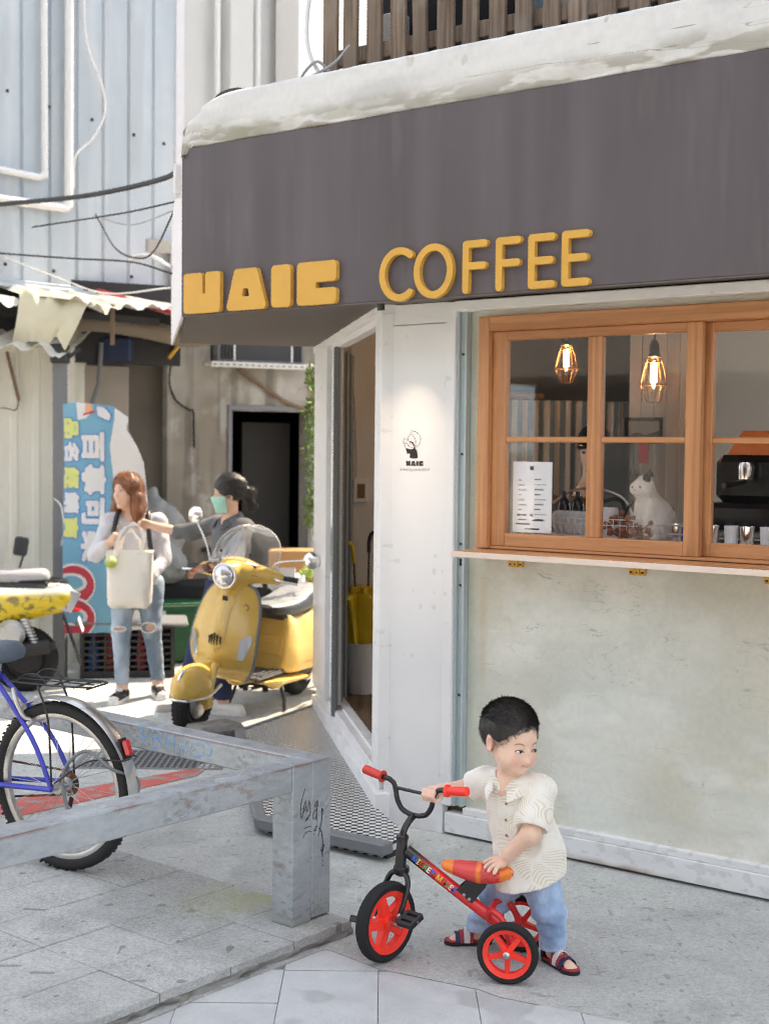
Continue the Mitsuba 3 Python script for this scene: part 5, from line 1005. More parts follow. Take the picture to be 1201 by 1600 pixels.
# ---------------------------------------------------------------- banner, crates, bag, boards, boxes, plant
BN = Frame((-2.33, 10.02), (1, .10))
GLYPH = {
    '百': '10,86 10,97 13,99 104,98 105,86 102,83 65,83 63,80 64,77 92,77 95,75 95,5 83,3 79,6 79,10 37,10 34,3 23,4 21,7 21,73 23,77 46,77 47,83 13,83/37,36 38,25 79,25 79,36/37,52 79,51 79,61 38,62',
    '事': '8,35 8,45 18,47 18,57 21,60 21,82 12,83 10,85 10,94 13,97 49,97 51,104 62,105 65,102 65,97 104,96 105,84 95,82 94,60 97,57 97,47 105,47 107,43 107,37 105,33 97,32 97,17 95,15 85,14 81,17 80,19 65,19 64,9 61,6 52,3 38,3 33,11 33,16 37,19 19,19 17,22 18,32 11,33',
    '可': '9,96 12,98 104,98 106,96 106,83 104,82 94,81 94,14 88,6 62,4 57,14 58,20 78,20 78,81 12,82 9,83;19,72 22,75 67,74 67,30 35,29 33,22 21,22 19,23/36,59 35,45 52,45 52,59',
    '樂': '8,16 9,22 23,26 34,33 11,33 8,37 8,45 12,49 10,59 17,66 13,68 10,79 15,84 24,104 36,102 36,94 40,92 43,95 50,96 53,105 62,104 66,102 65,95 72,95 75,90 83,104 86,105 95,101 93,92 97,92 105,87 105,83 98,71 102,68 106,55 107,37 104,33 82,33 108,20 108,15 102,8 88,12 68,24 66,24 66,8 63,4 52,4 50,6 49,23 18,8 14,8',
    '品': '58,6 59,55 102,56 104,53 104,7 102,4 91,4 88,9 75,9 72,4 70,3 62,3/74,26 88,25 88,40 74,40;26,97 31,101 87,100 89,98 89,61 86,58 28,59 26,63/42,75 73,74 73,85 42,85;12,6 13,55 53,56 56,52 55,6 44,4 40,7 40,9 28,9 27,5 23,3 15,3/28,26 40,25 40,40 28,40',
    '名': '8,41 8,46 11,47 41,57 30,67 22,63 18,63 11,69 10,73 31,87 45,104 58,103 61,101 60,94 88,95 96,90 96,85 88,73 69,55 94,54 97,52 97,7 95,4 84,3 81,6 80,9 45,9 44,6 41,3 30,4 28,7 28,35 14,33/45,39 44,24 81,24 81,39/43,77 57,66 71,79 45,79',
    '經': '7,9 12,31 8,47 18,56 10,58 7,68 18,84 27,102 32,103 39,100 41,95 38,88 44,86 47,97 104,98 106,96 106,84 95,66 106,48 103,44 103,33 101,31 82,30 84,19 105,19 107,17 107,8 105,4 44,4 42,6 42,13 40,13 37,9 32,8 27,8 25,12 23,12 22,7 18,3 9,6/49,31 51,19 67,19 66,31/48,55 50,47 54,46 49,57',
    '銷': '7,75 8,79 19,89 29,105 39,102 41,95 51,87 49,95 57,100 62,99 69,88 69,102 73,105 82,105 85,102 85,86 93,99 97,100 103,97 106,95 106,91 97,75 102,72 102,12 101,8 92,4 80,4 78,7 75,17 78,19 87,19 87,25 67,25 67,6 64,3 53,3 51,7 50,15 12,8 9,12 8,20 15,23 15,27 12,47 9,50 9,58 13,62 24,62 24,64 13,64/67,42 67,40 87,40 87,42/67,59 67,57 87,58 87,59/47,64 40,64 39,62 51,62 51,67',
    '商': '9,83 9,91 13,94 48,94 48,101 56,105 61,105 67,94 104,93 106,83 103,79 85,79 82,73 97,72 100,70 99,9 93,5 74,4 72,6 69,17 50,17 47,12 38,12 35,14 35,36 31,37 31,7 29,4 17,4 15,7 15,70 18,72 34,74 31,79 12,79/80,19 85,19 85,37 80,37/49,78 52,73 64,72 67,79/59,58 51,48 66,49/49,31 65,31 65,34 50,34',
    '現': '7,29 8,36 22,40 22,56 12,57 9,60 9,68 12,72 22,72 22,85 9,86 8,98 10,100 98,102 102,99 102,40 100,38 89,37 89,20 94,20 96,32 107,29 109,27 109,20 107,10 103,7 83,5 76,8 73,15 73,37 71,36 68,25 64,18 53,8 43,4 37,6 33,12 33,16 47,23 53,30 55,37 53,37 52,33 49,31 12,20 8,23/62,85 86,84 87,86 63,87/38,56 38,44 46,46 47,56/48,84 38,85 38,72 47,72',
    '冶': '8,15 8,21 26,52 32,54 40,48 42,52 37,54 34,66 47,79 59,103 64,105 72,102 75,100 74,95 59,70 78,72 70,85 73,88 82,92 93,80 107,60 106,55 98,50 98,6 97,4 84,4 82,8 56,8 52,3 42,4 40,6 40,42 20,8 15,8/49,53 91,52 92,54 90,57 84,57/56,24 82,23 82,36 56,37;8,92 9,96 13,99 21,101 37,83 39,76 32,69 26,69',
}
def glyph(ch):
    out = []
    for p in GLYPH[ch].split(';'):
        rings = [[tuple(map(float, q.split(','))) for q in r.split(' ')] for r in p.split('/')]
        if len(rings[0]) >= 3: out.append(Polygon(rings[0], [r for r in rings[1:] if len(r) >= 3]).buffer(0))
    return unary_union(out)
def bend(x, z): return -.05 * math.sin(x * 7) + .035 * math.sin(z * 5 + x * 3) + .16 * (max(0, x - .42)) ** 1.3   # the cloth's waves: depth at x, z
def cloth(poly, lift, step=.03):
    m = slab(poly, 0, .0012).subdivide_to_size(step); v = m.vertices.copy()
    m.vertices = np.column_stack([v[:, 0], np.array([bend(a, b) for a, b in v[:, :2]]) - lift - v[:, 2], v[:, 1]]); return m
out = Polygon([(0, .33), (.0, 2.0), (.10, 2.02), (.36, 1.99), (.47, 1.91), (.455, 1.83), (.53, 1.70), (.575, 1.58), (.60, 1.3), (.60, .9), (.59, .36)])
bn = thing('printed_banner', 'blue cloth banner with large white sideways characters hung beside the steel post', 'banner')
M('bnblue', lambda p, n, uv: mix((.12, .31, .47), (.20, .40, .53), fbm(p.x * 5, p.y * 5, p.z * 3, 3)), .75)
M('bnwhite', (.62, .62, .63), .75); M('bnoutline', (.075, .20, .46), .75); M('bnyellow', (.58, .60, .20), .75); M('bnred', (.46, .045, .07), .75); M('bnskin', (.62, .34, .22), .75)
part(bn, 'cloth', BN(cloth(out, 0, .045)), 'm_bnblue', smooth=True)
blank = out.intersection(Polygon([(.375, 2.1), (.37, 1.9), (.335, 1.7), (.36, 1.45), (.36, 1.0), (.40, .3), (.8, .3), (.8, 2.1)]))
part(bn, 'blank_cloth', BN(cloth(blank.buffer(-.001), .002, .045)), 'm_bnwhite', smooth=True, label='unprinted white right part of the cloth')
def side_char(ch, cx, cz, h, w_, mat):
    g_ = affinity.rotate(affinity.translate(glyph(ch), -57, -51), -90, origin=(0, 0)); g_ = affinity.translate(affinity.scale(g_, w_ / 98, h / 98, origin=(0, 0)), cx, cz)
    part(bn, 'character_outline', BN(cloth(g_.buffer(.011).intersection(out.buffer(-.002)), .0035)), 'm_bnoutline'); part(bn, 'character', BN(cloth(g_.buffer(.003).intersection(out.buffer(-.002)), .005)), mat)
for ch, z in (('百', 1.70), ('事', 1.46), ('可', 1.22), ('樂', .98)): side_char(ch, .215, z, .215, .165, 'm_bnwhite')
for ch, z, mt in (('品', 1.83, 'm_bnyellow'), ('名', 1.655, 'm_bnwhite'), ('經', 1.47, 'm_bnyellow'), ('銷', 1.29, 'm_bnwhite'), ('商', 1.11, 'm_bnyellow')): side_char(ch, .058, z, .150, .105, mt)
for poly, mt, l in ((Polygon([(.10, 2.015), (.21, 2.01), (.20, 1.93), (.165, 1.90), (.11, 1.89)]), 'm_bnwhite', .003), (Polygon([(.165, 2.01), (.215, 2.01), (.222, 1.955), (.165, 1.945)]), 'm_bnskin', .0045), (stroke([(.155, 1.93), (.228, 1.95)], .014), 'm_bnred', .006), (Polygon([(.235, 2.0), (.31, 1.99), (.36, 1.93), (.345, 1.87), (.25, 1.91)]), 'm_bnoutline', .003), (Polygon([(.245, 1.99), (.30, 1.98), (.345, 1.93), (.335, 1.885), (.255, 1.92)]), 'm_bnwhite', .0045)):
    part(bn, 'printed_figure', BN(cloth(poly.intersection(out.buffer(-.002)), l)), mt)
def ell(cx, cz, a, b): return affinity.scale(Point(cx, cz).buffer(1, 32), a, b)
inn = out.buffer(-.002)
for cz in (.70, .45):
    for a, b, mt, l, dz in ((.155, .155, 'm_bnwhite', .003, 0), (.145, .138, 'm_bnred', .0042, -.002), (.115, .070, 'm_bnwhite', .0054, .012), (.085, .050, 'm_bnblue', .0066, .012)):
        part(bn, 'round_emblem', BN(cloth(ell(.085 - (.02 if a < .12 else 0), cz + dz, a, b).intersection(inn), l + (.004 if cz < .5 else 0))), mt)

M('crate', (.020, .021, .024), .5)
def crate(name, fr, sx, sy, sz, mat, lab, cols=6, group=None):
    c = thing(name, lab, 'crate', group); t = .018
    part(c, 'base', fr(bx(0, sx, 0, sy, .0, t)), mat)
    for nm, m in (('front_side', cat([bx(0, sx, 0, t, z, z + .035) for z in (t, sz - .04)] + [bx(0, sx, .004, t - .002, z, z + .016) for z in np.arange(.075, sz - .06, .047)] + [bx(x, x + .014, .003, t, t + .035, sz - .04) for x in np.linspace(0, sx - .014, cols)])),
                  ('left_side', cat([bx(0, t, t, sy - t, z, z + .035) for z in (t, sz - .04)] + [bx(.004, t - .002, t, sy - t, z, z + .016) for z in np.arange(.075, sz - .06, .047)] + [bx(.003, t, y, y + .014, t + .035, sz - .04) for y in np.linspace(t, sy - t - .014, cols)])),
                  ('right_side', bx(sx - t, sx, t, sy - t, t, sz)), ('back_side', bx(0, sx, sy - t, sy, t, sz)), ('corner', bx(-.012, .016, -.012, .016, 0, sz)), ('corner', bx(sx - .016, sx + .012, -.012, .016, 0, sz))):
        part(c, nm, fr(m), mat)
    return c
K1 = Frame((-2.20, 10.04), (.985, .17))
crate('bottle_crate', K1, .66, .40, .40, 'm_crate', 'large black slatted plastic crate with drinks behind the brown haired woman', 9)
solo('grey_tray', K1(mv(rot(bx(-.06, .76, -.06, .46, .402, .428, .01), 1.5, [0, 1, 0]))), 'm_greypaint', 'blue grey flat tray lying on the black bottle crate', 'tray')
bc = [(.03, .12, .45), (.45, .03, .04), (.04, .10, .40), (.5, .48, .45), (.38, .03, .03)]
for i, c_ in enumerate(bc): M(f'bt{i}', c_, .3)
for i in range(5):
    for j in range(2):
        x, y = .08 + .115 * i, .09 + .14 * j
        b_ = thing('drink_bottle', ('white', 'blue', 'red', 'pale', 'dark red')[0 * i] * 0 + 'drink bottle in the black crate, %s from the left in its %s row' % (('first', 'second', 'third', 'fourth', 'fifth')[i], ('front', 'back')[j]), 'bottle', 'bottles in the black crate')
        part(b_, 'body', K1(mv(lathe([(0, .02), (.036, .02), (.038, .05), (.038, .19), (.030, .24), (.014, .29), (.014, .31), (0, .31)], 12), x, y)), f'm_bt{(i * 2 + j) % 4 if j else (i + 3) % 5 if i % 2 else 0}', smooth=40); part(b_, 'cap', K1(mv(lathe([(0, .31), (.016, .31), (.016, .335), (0, .335)], 10), x, y)), f'm_bt{(1, 3, 4)[(i + j) % 3]}')
M('greencrate', (.012, .085, .035), .5)
K2 = Frame((-1.80, 10.75), (.95, .30))
c = thing('green_crate', 'dark green plastic crate on the ground under the white bags', 'crate')
part(c, 'box', K2(cat(bx(0, .42, 0, .02, 0.02, .42), bx(0, .02, .02, .36, .02, .42), bx(.40, .42, .02, .36, .02, .42), bx(.02, .4, .34, .36, .02, .42), bx(.02, .4, .02, .34, .02, .04))), 'm_greencrate')
part(c, 'rim', K2(cat(bx(-.015, .435, -.015, .024, .421, .46, .005), bx(-.015, .024, .0245, .375, .421, .46, .005), bx(.396, .435, .0245, .375, .421, .46, .005), bx(.0245, .3955, .336, .375, .421, .46, .005))), 'm_greencrate')
part(c, 'lid', K2(bx(.0, .42, 0, .36, .4605, .475, .004)), 'm_greencrate'); part(c, 'label', K2(bx(.03, .10, -.0175, -.0155, .36, .42)), 'm_sheet')
scene['m_bag'] = {'type': 'principledthin', 'base_color': {'type': 'rgb', 'value': [.50, .51, .51]}, 'roughness': .35, 'diff_trans': .9, 'spec_trans': 0.0}
s = Skin((-2.05, 10.3, .45), (-1.25, 11.1, 1.75), .018)
s.egg((-1.74, 10.72, 1.0), (.15, .15, .32), k=.06).egg((-1.68, 10.66, .80), (.17, .15, .17), k=.06).cone((-1.77, 10.76, 1.2), (-1.82, 10.82, 1.36), .10, .05, .06).egg((-1.64, 10.72, 1.05), (.10, .12, .20), k=.05)
bg = s.mesh(1, wob=lambda P: .06 * (meshkit.noise(P * 9, 1) - .5) + .07 * (np.abs(meshkit.noise(P * [17, 17, 8], 4) - .5)) + .03 * np.abs(meshkit.noise(P * 30, 6) - .5))
bg = mv(bg, -.07, .52, -.03)
solo('plastic_bag', bg, 'm_bag', 'big crumpled whitish plastic bag against the wall between the two women', 'bag', smooth=50)
solo('bin_table', cat(bx(-1.98, -1.40, 11.16, 11.6, .0, .60, .02)), 'm_dark', 'black bin under the whitish plastic bag', 'bin')
# the calligraphy board, boxes, pot
AB = Frame((-.98, 9.62), (.97, -.18))
ab = thing('calligraphy_board', 'white board with black brush characters behind the yellow scooter', 'sign board')
tb_ = lambda m: AB(rot(m, -10, [1, 0, 0], (0, 0, .36)))
M('board', (.60, .61, .63), .6)
part(ab, 'board', tb_(bx(-.02, .34, 0, .012, .36, .86, .003)), 'm_board'); part(ab, 'frame', tb_(cat(bx(-.03, -.0205, -.004, .014, .35, .87), bx(.3405, .35, -.004, .014, .35, .87), bx(-.0205, .3405, -.004, .014, .861, .87))), 'm_sheet')
def on_board(g_, mat, nm): part(ab, nm, tb_(upright(g_, -.0025, -.0005)), mat)
for ch, x, z, q in (('現', .085, .64, .150), ('冶', .225, .635, .150)):
    g_ = affinity.translate(glyph(ch), -57, -45); on_board(affinity.translate(affinity.scale(g_.buffer(3), q / 100, q / 100, origin=(0, 0)), x, z), 'm_ink', 'character')
part(ab, 'lettering', tb_(xf(meshkit.text_mesh('CHEF', .042, .001, True), plane(Frame((0, 0), (1, 0)), (.10, -.0008, .765), (1, 0, 0), (0, 0, 1)))), 'm_ink')
on_board(unary_union([sbox(.10, .43, .17, .49)]).difference(sbox(.108, .438, .162, .482)).union(stroke([(.12, .45), (.15, .475)], .006)), 'm_inkgrey', 'seal')
part(ab, 'easel', AB(cat(bx(-.04, .36, -.03, .05, .30, .349, .004), bx(0.0, .03, 0, .03, 0, .30), bx(.30, .33, 0, .03, 0, .30), obox((.16, .16, .4), (0, .5, -1), (1, 0, 0), .85, .03, .02))), 'm_dark')
M('card', (.33, .185, .075), .8)
cb = solo('cardboard_box', bx(-.93, -.56, 11.05, 11.45, .30, .88, .006), 'm_card', 'brown cardboard box standing in the dark doorway', 'box')
wb = thing('white_carton', 'white printed carton in front of the brown cardboard box', 'box')
part(wb, 'carton', bx(-.92, -.62, 10.55, 10.85, .30, .72, .006), 'm_paper')
part(wb, 'print', cat([bx(-.80, -.74, 10.5475, 10.5495, z, z + .012) for z in (.60, .57, .54)] + [bx(-.72, -.64, 10.5475, 10.5495, z, z + .008) for z in (.64, .62, .60)] + [bx(-.90, -.66, 10.5475, 10.5495, .38, .39)]), 'm_inkgrey')
solo('low_table', cat(bx(-1.0, -.5, 10.5, 11.5, .26, .299, .004), bx(-.98, -.94, 10.52, 10.56, 0, .26), bx(-.56, -.52, 10.52, 10.56, 0, .26), bx(-.98, -.94, 11.44, 11.48, 0, .26), bx(-.56, -.52, 11.44, 11.48, 0, .26)), 'm_dark', 'low dark table carrying the boxes by the doorway', 'table')
dc = thing('drink_pack', 'small blue and red drink pack beside the calligraphy board', 'carton')
part(dc, 'pack', obox((-.70, 9.7, .73), (1, -.2, .3), (0, 0, 1), .07, .18, .06, .006), 'm_bt0'); part(dc, 'red_side', obox((-.747, 9.70, .74), (1, -.2, .3), (0, 0, 1), .02, .17, .058, .004), 'm_bt1')
solo('stool', cat(bx(-.86, -.38, 9.55, 9.9, .60, .635, .006), bx(-.84, -.80, 9.57, 9.61, 0, .6), bx(-.44, -.40, 9.57, 9.61, 0, .6), bx(-.84, -.80, 9.84, 9.88, 0, .6), bx(-.44, -.40, 9.84, 9.88, 0, .6)), 'm_dark', 'dark stool behind the scooter seat carrying the small potted plant', 'stool')
M('terracotta', (.36, .20, .085), .8); M('succulent', (.40, .52, .13), .5); M('vineleaf', (.10, .16, .03), .6)
pp = thing('potted_plant', 'small potted plant with pale green leaves above the scooter seat', 'plant')
part(pp, 'pot', mv(lathe([(0, 0), (.045, 0), (.062, .085), (.066, .088), (.066, .10), (.054, .10), (.05, .085), (0, .085)], 20), -.505, 9.62, .636), 'm_terracotta', smooth=30)
lv = [tube([(-.505, 9.62, .72), (-.515, 9.61, .80)], .012, 7)]
part(pp, 'stem', cat(lv), 'm_card')
for i in range(26):
    d = unit(rng.standard_normal(3) * [1, 1, .8] + [0, 0, .25]); c = V(-.515, 9.61, .83) + d * [.068, .06, .055] * rng.uniform(.6, 1.1)
    part(pp, 'leaf', xf(ball((0, 0, 0), (.024, .016, .007), 1), trimesh.geometry.align_vectors([0, 0, 1], d) if False else np.block([[trimesh.geometry.align_vectors([0, 0, 1], d)[:3, :3], c[:, None]], [np.zeros((1, 3)), np.ones((1, 1))]])), 'm_succulent', smooth=True)
vn = thing('hanging_vine', 'thin hanging green vine beside the white entrance post', 'plant')
lf, stx = [], []
for k in range(3):
    x0, y0 = -.505 + .014 * k, 9.35 + .05 * rng.standard_normal(); zt = 2.25; zb = 1.05 + .25 * rng.random(); pts = [(x0 + .012 * rng.standard_normal(), y0 + .012 * rng.standard_normal(), z) for z in np.linspace(zt, zb, 12)]
    stx.append(tube(spline(pts, 4), .003, 5))
    for q in spline(pts, 9):
        for _ in range(2):
            d = unit(rng.standard_normal(3)); e = unit(np.cross(d, rng.standard_normal(3))); c = q + d * .012; lf.append(TM([c, c + d * .028 + e * .010, c + d * .045, c + d * .028 - e * .010], [(0, 1, 2), (0, 2, 3)]))
part(vn, 'stems', cat(stx), 'm_vineleaf'); part(vn, 'leaves', cat(lf), 'm_vineleaf', kind='stuff')
solo('hanging_stick', tube([(-.40, 9.62, 1.05), (-.52, 9.55, 2.2)], .01, 6), 'm_brass', 'thin bamboo stick leaning in the vine beside the entrance', 'stick')
# ---------------------------------------------------------------- people
def f_skin(p, n, uv):
    a = fbm(p.x * 30, p.y * 30, p.z * 30, 3); return mix((.62, .385, .275), (.70, .46, .345), a)
M('skin', f_skin, .48, spec=.35)
M('lips', (.52, .235, .19), .45); M('blush', (.62, .30, .235), .5); M('eyewhite', (.62, .60, .58), .25); M('iris', (.012, .008, .006), .12); M('brow', (.30, .185, .125), .8); M('lash', (.035, .022, .018), .6)
M('blackhair', lambda p, n, uv: mix((.010, .008, .008), (.048, .040, .037), fbm(p.x * 90, p.y * 90, p.z * 18, 3)), .42, spec=.5)
M('brownhair', lambda p, n, uv: mix((.095, .036, .016), (.32, .130, .052), fbm(p.x * 80, p.y * 80, p.z * 9, 3)), .42, spec=.45)
def f_jeans(p, n, uv):
    a = fbm(p.x * 9, p.y * 9, p.z * 6, 4); b = fbm(p.x * 160, p.y * 160, p.z * 60, 2); return mix((.20, .30, .47), (.42, .53, .70), smoothstep(.3, .7, a)) * (.86 + .28 * b)
M('childjeans', f_jeans, .85, spec=.2, bump=lambda p, n, uv: fbm(p.x * 60, p.y * 60, p.z * 40, 3), height=.003)
def f_jeans2(p, n, uv):
    a = fbm(p.x * 7, p.y * 7, p.z * 3, 4); return mix((.15, .205, .29), (.38, .45, .54), smoothstep(.32, .68, a))
M('jeans', f_jeans2, .85, spec=.2)
def f_palm(p, n, uv):
    # palm fronds: in every patch of cloth a rib with leaflets running off it at a slant
    u = p.x * .83 - p.y * .55; w = p.z + .35 * (p.x * .55 + p.y * .83); u = u + .02 * (noise(p.x * 17, p.y * 17, p.z * 17) - .5); w = w + .02 * (noise(p.x * 15 + 5, p.y * 15, p.z * 15) - .5)
    d1, d2, r = voronoi(u * 13, w * 11); a = r * 6.2832; q = u * dr.cos(a) + w * dr.sin(a); s = w * dr.cos(a) - u * dr.sin(a)
    sw = s * 7.0 - dr.floor(s * 7.0) - .5; e = (q + .055 * dr.abs(sw) + .012 * noise(u * 30, w * 30, 3)) * 610; leaf = smoothstep(.45, .75, .5 + .5 * dr.sin(e)) * smoothstep(.02, .16, d2 - d1) * smoothstep(.12, .35, noise(u * 30, w * 30, 4))
    tint = mix((.50, .40, .22), (.58, .52, .44), smoothstep(.3, .7, noise(u * 5 + 3, w * 5, 7))); return mix((.73, .705, .645), tint, .52 * leaf * smoothstep(.58, .40, d1) * smoothstep(.22, .5, noise(u * 7, w * 7, 2)))
M('palmshirt', f_palm, .85, spec=.15, bump=lambda p, n, uv: fbm(p.x * 42, p.y * 42, p.z * 26, 3), height=.004)
UPV = V(0, 0, 1)
def head_axes(f, tilt=0.0):
    f = unit(f); r = unit(np.cross(f, UPV)); u = np.cross(r, f)
    c, s = math.cos(tilt), math.sin(tilt); r, u = c * r + s * u, c * u - s * r
    return np.array([r, f, u])                       # rows: his right, forward, up
def add_head(S, c, A, s=1.0, child=False):
    L = lambda x, y, z: c + s * (A[0] * x + A[1] * y + A[2] * z)
    k = .028 * s
    if child:
        S.egg(L(0, -.010, .022), s * V(.082, .096, .089), A, k); S.egg(L(0, .026, -.034), s * V(.066, .060, .068), A, k)
        for q in (-1, 1): S.egg(L(q * .036, .044, -.056), .034 * s, A, .02 * s)
        S.egg(L(0, .058, -.090), s * V(.026, .022, .018), A, .022 * s)
        nz, ny, ez, ey, mz, my, er = -.050, .0885, -.022, .086, -.070, .0835, 1.15
    else:
        S.egg(L(0, -.012, .030), s * V(.074, .092, .086), A, k); S.egg(L(0, .024, -.036), s * V(.056, .058, .080), A, k)
        for q in (-1, 1): S.egg(L(q * .032, .046, -.030), .024 * s, A, .02 * s)
        S.egg(L(0, .058, -.102), s * V(.022, .022, .016), A, .022 * s)
        nz, ny, ez, ey, mz, my, er = -.030, .093, .002, .082, -.066, .084, 1.0
    S.egg(L(0, ny, nz - .004), s * V(.0125, .011, .0095), A, .010 * s); S.cone(L(0, ey + .004, ez), L(0, ny - .004, nz), .006 * s, .008 * s, .012 * s)
    for q in (-1, 1):
        S.egg(L(q * .0085, ny - .005, nz - .006), .0068 * s, A, .005 * s)
        S.egg(L(q * .031, ey + .012, ez), s * V(.016, .010, .009), A, .012 * s, cut=True)
        S.egg(L(q * (.083 if child else .074), -.008, -.018), s * er * V(.008, .018, .027), head_axes(A[1] * .8 + A[0] * q * .45), .008 * s); S.egg(L(q * (.094 if child else .084), .000, -.016), s * er * V(.007, .010, .016), A, .006 * s, cut=True)
    S.egg(L(0, my, mz + .0055), s * V(.017, .009, .0050), A, .006 * s); S.egg(L(0, my - .001, mz - .0065), s * V(.015, .009, .0058), A, .006 * s)
    return L, dict(nz=nz, ny=ny, ez=ez, ey=ey, mz=mz, my=my)
def skin_point(mesh, o, d, tol=.005):
    """the outermost point of the skin along the ray from o"""
    d = unit(d); q = mesh.vertices - o; t = q @ d; r = np.linalg.norm(q - t[:, None] * d, axis=1); m = (r < tol) & (t > 0)
    return o + d * (t[m].max() if m.any() else .08)
def face(holder, mesh, c, A, s, F, gaze=(0, 0), smile=.3, child=False, open_mouth=0.0, lid=1.0):
    L = lambda x, y, z: c + s * (A[0] * x + A[1] * y + A[2] * z)
    P = lambda x, z, lift=0.0: skin_point(mesh, L(x, 0, z), A[1], .006 * s) + A[1] * lift * s
    for q in (-1, 1):
        x = q * .031; e = P(x, F['ez']); R = A[0] * q
        mm = np.eye(4); mm[:3, 0] = A[0]; mm[:3, 1] = A[1]; mm[:3, 2] = A[2]; mm[:3, 3] = e - A[1] * .0022 * s
        ey = part(holder, 'eye', xf(ball((0, 0, 0), s * (1.04 if child else 1.0) * V(.0128, .0058, .0058 * lid), 2), mm), 'm_eyewhite', smooth=True)
        im = mm.copy(); im[:3, 3] = e + A[1] * .0020 * s + A[0] * gaze[0] * s + A[2] * gaze[1] * s
        part(ey, 'iris', xf(ball((0, 0, 0), s * (1.12 if child else 1.0) * V(.0062, .0024, .0060 * lid), 2), im), 'm_iris', smooth=True)
        lash = [P(x + q * dx, F['ez'] + dz, .0012) for dx, dz in ((-.0140, -.0018), (-.008, .0040 * lid + .001), (0, .0062 * lid), (.008, .0052 * lid), (.0155, .0012))]
        part(ey, 'eyelid', tube(spline(lash, 5), [.0005 * s] + [.0013 * s] * 19 + [.0005 * s], 6), 'm_lash')
        br = [P(x + q * dx, F['ez'] + .0215 + dz, .0004) for dx, dz in ((-.015, -.001), (-.005, .003), (.007, .0045), (.018, .0005))]
        part(holder, 'eyebrow', tube(spline(br, 5), np.array([.0010] + [.0024] * 14 + [.0008]) * s * (.9 if child else 1), 6), 'm_brow')
    ml = [P(x, F['mz'] + abs(x / .02) ** 2 * .006 * smile, .0003) for x in np.linspace(-.0195, .0195, 9)]
    mo = part(holder, 'mouth', tube(spline(ml, 3), np.array([.0007] + [.0017] * 23 + [.0007]) * s, 6), 'm_lips')
    if open_mouth: part(mo, 'teeth', tube(spline([P(x, F['mz'] - .003 + abs(x / .02) ** 2 * .006 * smile, .0004) for x in np.linspace(-.013, .013, 7)], 3), .0034 * s * open_mouth, 6), 'm_eyewhite')
def fuzz(mesh, n, l0, l1, w_, up=(0, 0, .3), where=None, seed=3, lay=.25):
    r = np.random.default_rng(seed); v, nn = mesh.vertices, mesh.vertex_normals
    idx = np.arange(len(v)) if where is None else np.flatnonzero(where(v, nn)); i = r.choice(idx, n); p = v[i]; d = nn[i] + np.asarray(up) + lay * r.standard_normal((n, 3)); d /= np.linalg.norm(d, axis=1, keepdims=True)
    e = np.cross(d, r.standard_normal((n, 3))); e /= np.linalg.norm(e, axis=1, keepdims=True); l = r.uniform(l0, l1, n)[:, None]
    a, b, c_ = p - e * w_ - d * .002, p + e * w_ - d * .002, p + d * l; V_ = np.stack([a, b, c_], 1).reshape(-1, 3); return TM(V_, np.arange(3 * n).reshape(-1, 3))

# ---- the boy
boy = thing('person', 'small boy in a cream palm leaf shirt and pale jeans leaning over the red tricycle', 'child')
t_ = unit(V(-.55, -.835, 0)); r_ = V(-.835, .55, 0)
hc_ = V(.418, 4.462, .757); HA = head_axes((.58, -.80, -.13), .06)
S = Skin((.08, 4.30, -.01), (.72, 4.76, .90), .0031)
pel = V(.482, 4.515, .325); chest = V(.452, 4.508, .50); nb = V(.424, 4.487, .612)
S.cone(pel, chest, .072, .078, .03).cone(chest, nb + V(0, 0, -.03), .078, .060, .03).cone(nb + V(0, 0, -.03), hc_ - V(.005, -.012, .06), .040, .038, .02)
shR, shL = V(.348, 4.562, .585), V(.512, 4.447, .585)
S.cone(shR, shL, .045, .045, .03)
elR, wrR = V(.288, 4.602, .553), V(.196, 4.558, .556); S.chain([shR, elR, wrR], [.040, .031, .021], .015)
elL, wrL = V(.478, 4.375, .462), V(.412, 4.420, .385); S.chain([shL, elL, wrL], [.040, .031, .0215], .015)
L, FT = add_head(S, hc_, HA, 1.0, True)
# right hand round the crossbar
cb, wv = V(.74, -.67, 0), V(-.67, -.74, 0); q = FF.p(-.062, .073, .541)
S.cone(wrR, q - wv * .020 + V(0, 0, .013), .020, .017, .010, flat=((0, 0, 1), 1.25)); S.cone(q - wv * .018 + cb * -.016 + V(0, 0, .014), q - wv * .016 + cb * .016 + V(0, 0, .014), .0125, .0125, .008)
for i, l in enumerate((.92, 1.05, 1.02, .90)):
    o = q + cb * (1.5 - i) * .0138
    S.chain([o - wv * .014 + V(0, 0, .0165), o + wv * .008 * l + V(0, 0, .0175), o + wv * .0175 * l + V(0, 0, .001), o + wv * .010 * l + V(0, 0, -.0145)], [.0078, .0076, .0070, .0062], .0028)
S.chain([q - wv * .020 + cb * .018 + V(0, 0, .006), q - wv * .012 + cb * .030 + V(0, 0, -.006), q + wv * .002 + cb * .027 + V(0, 0, -.014)], [.0085, .0075, .0062], .003)
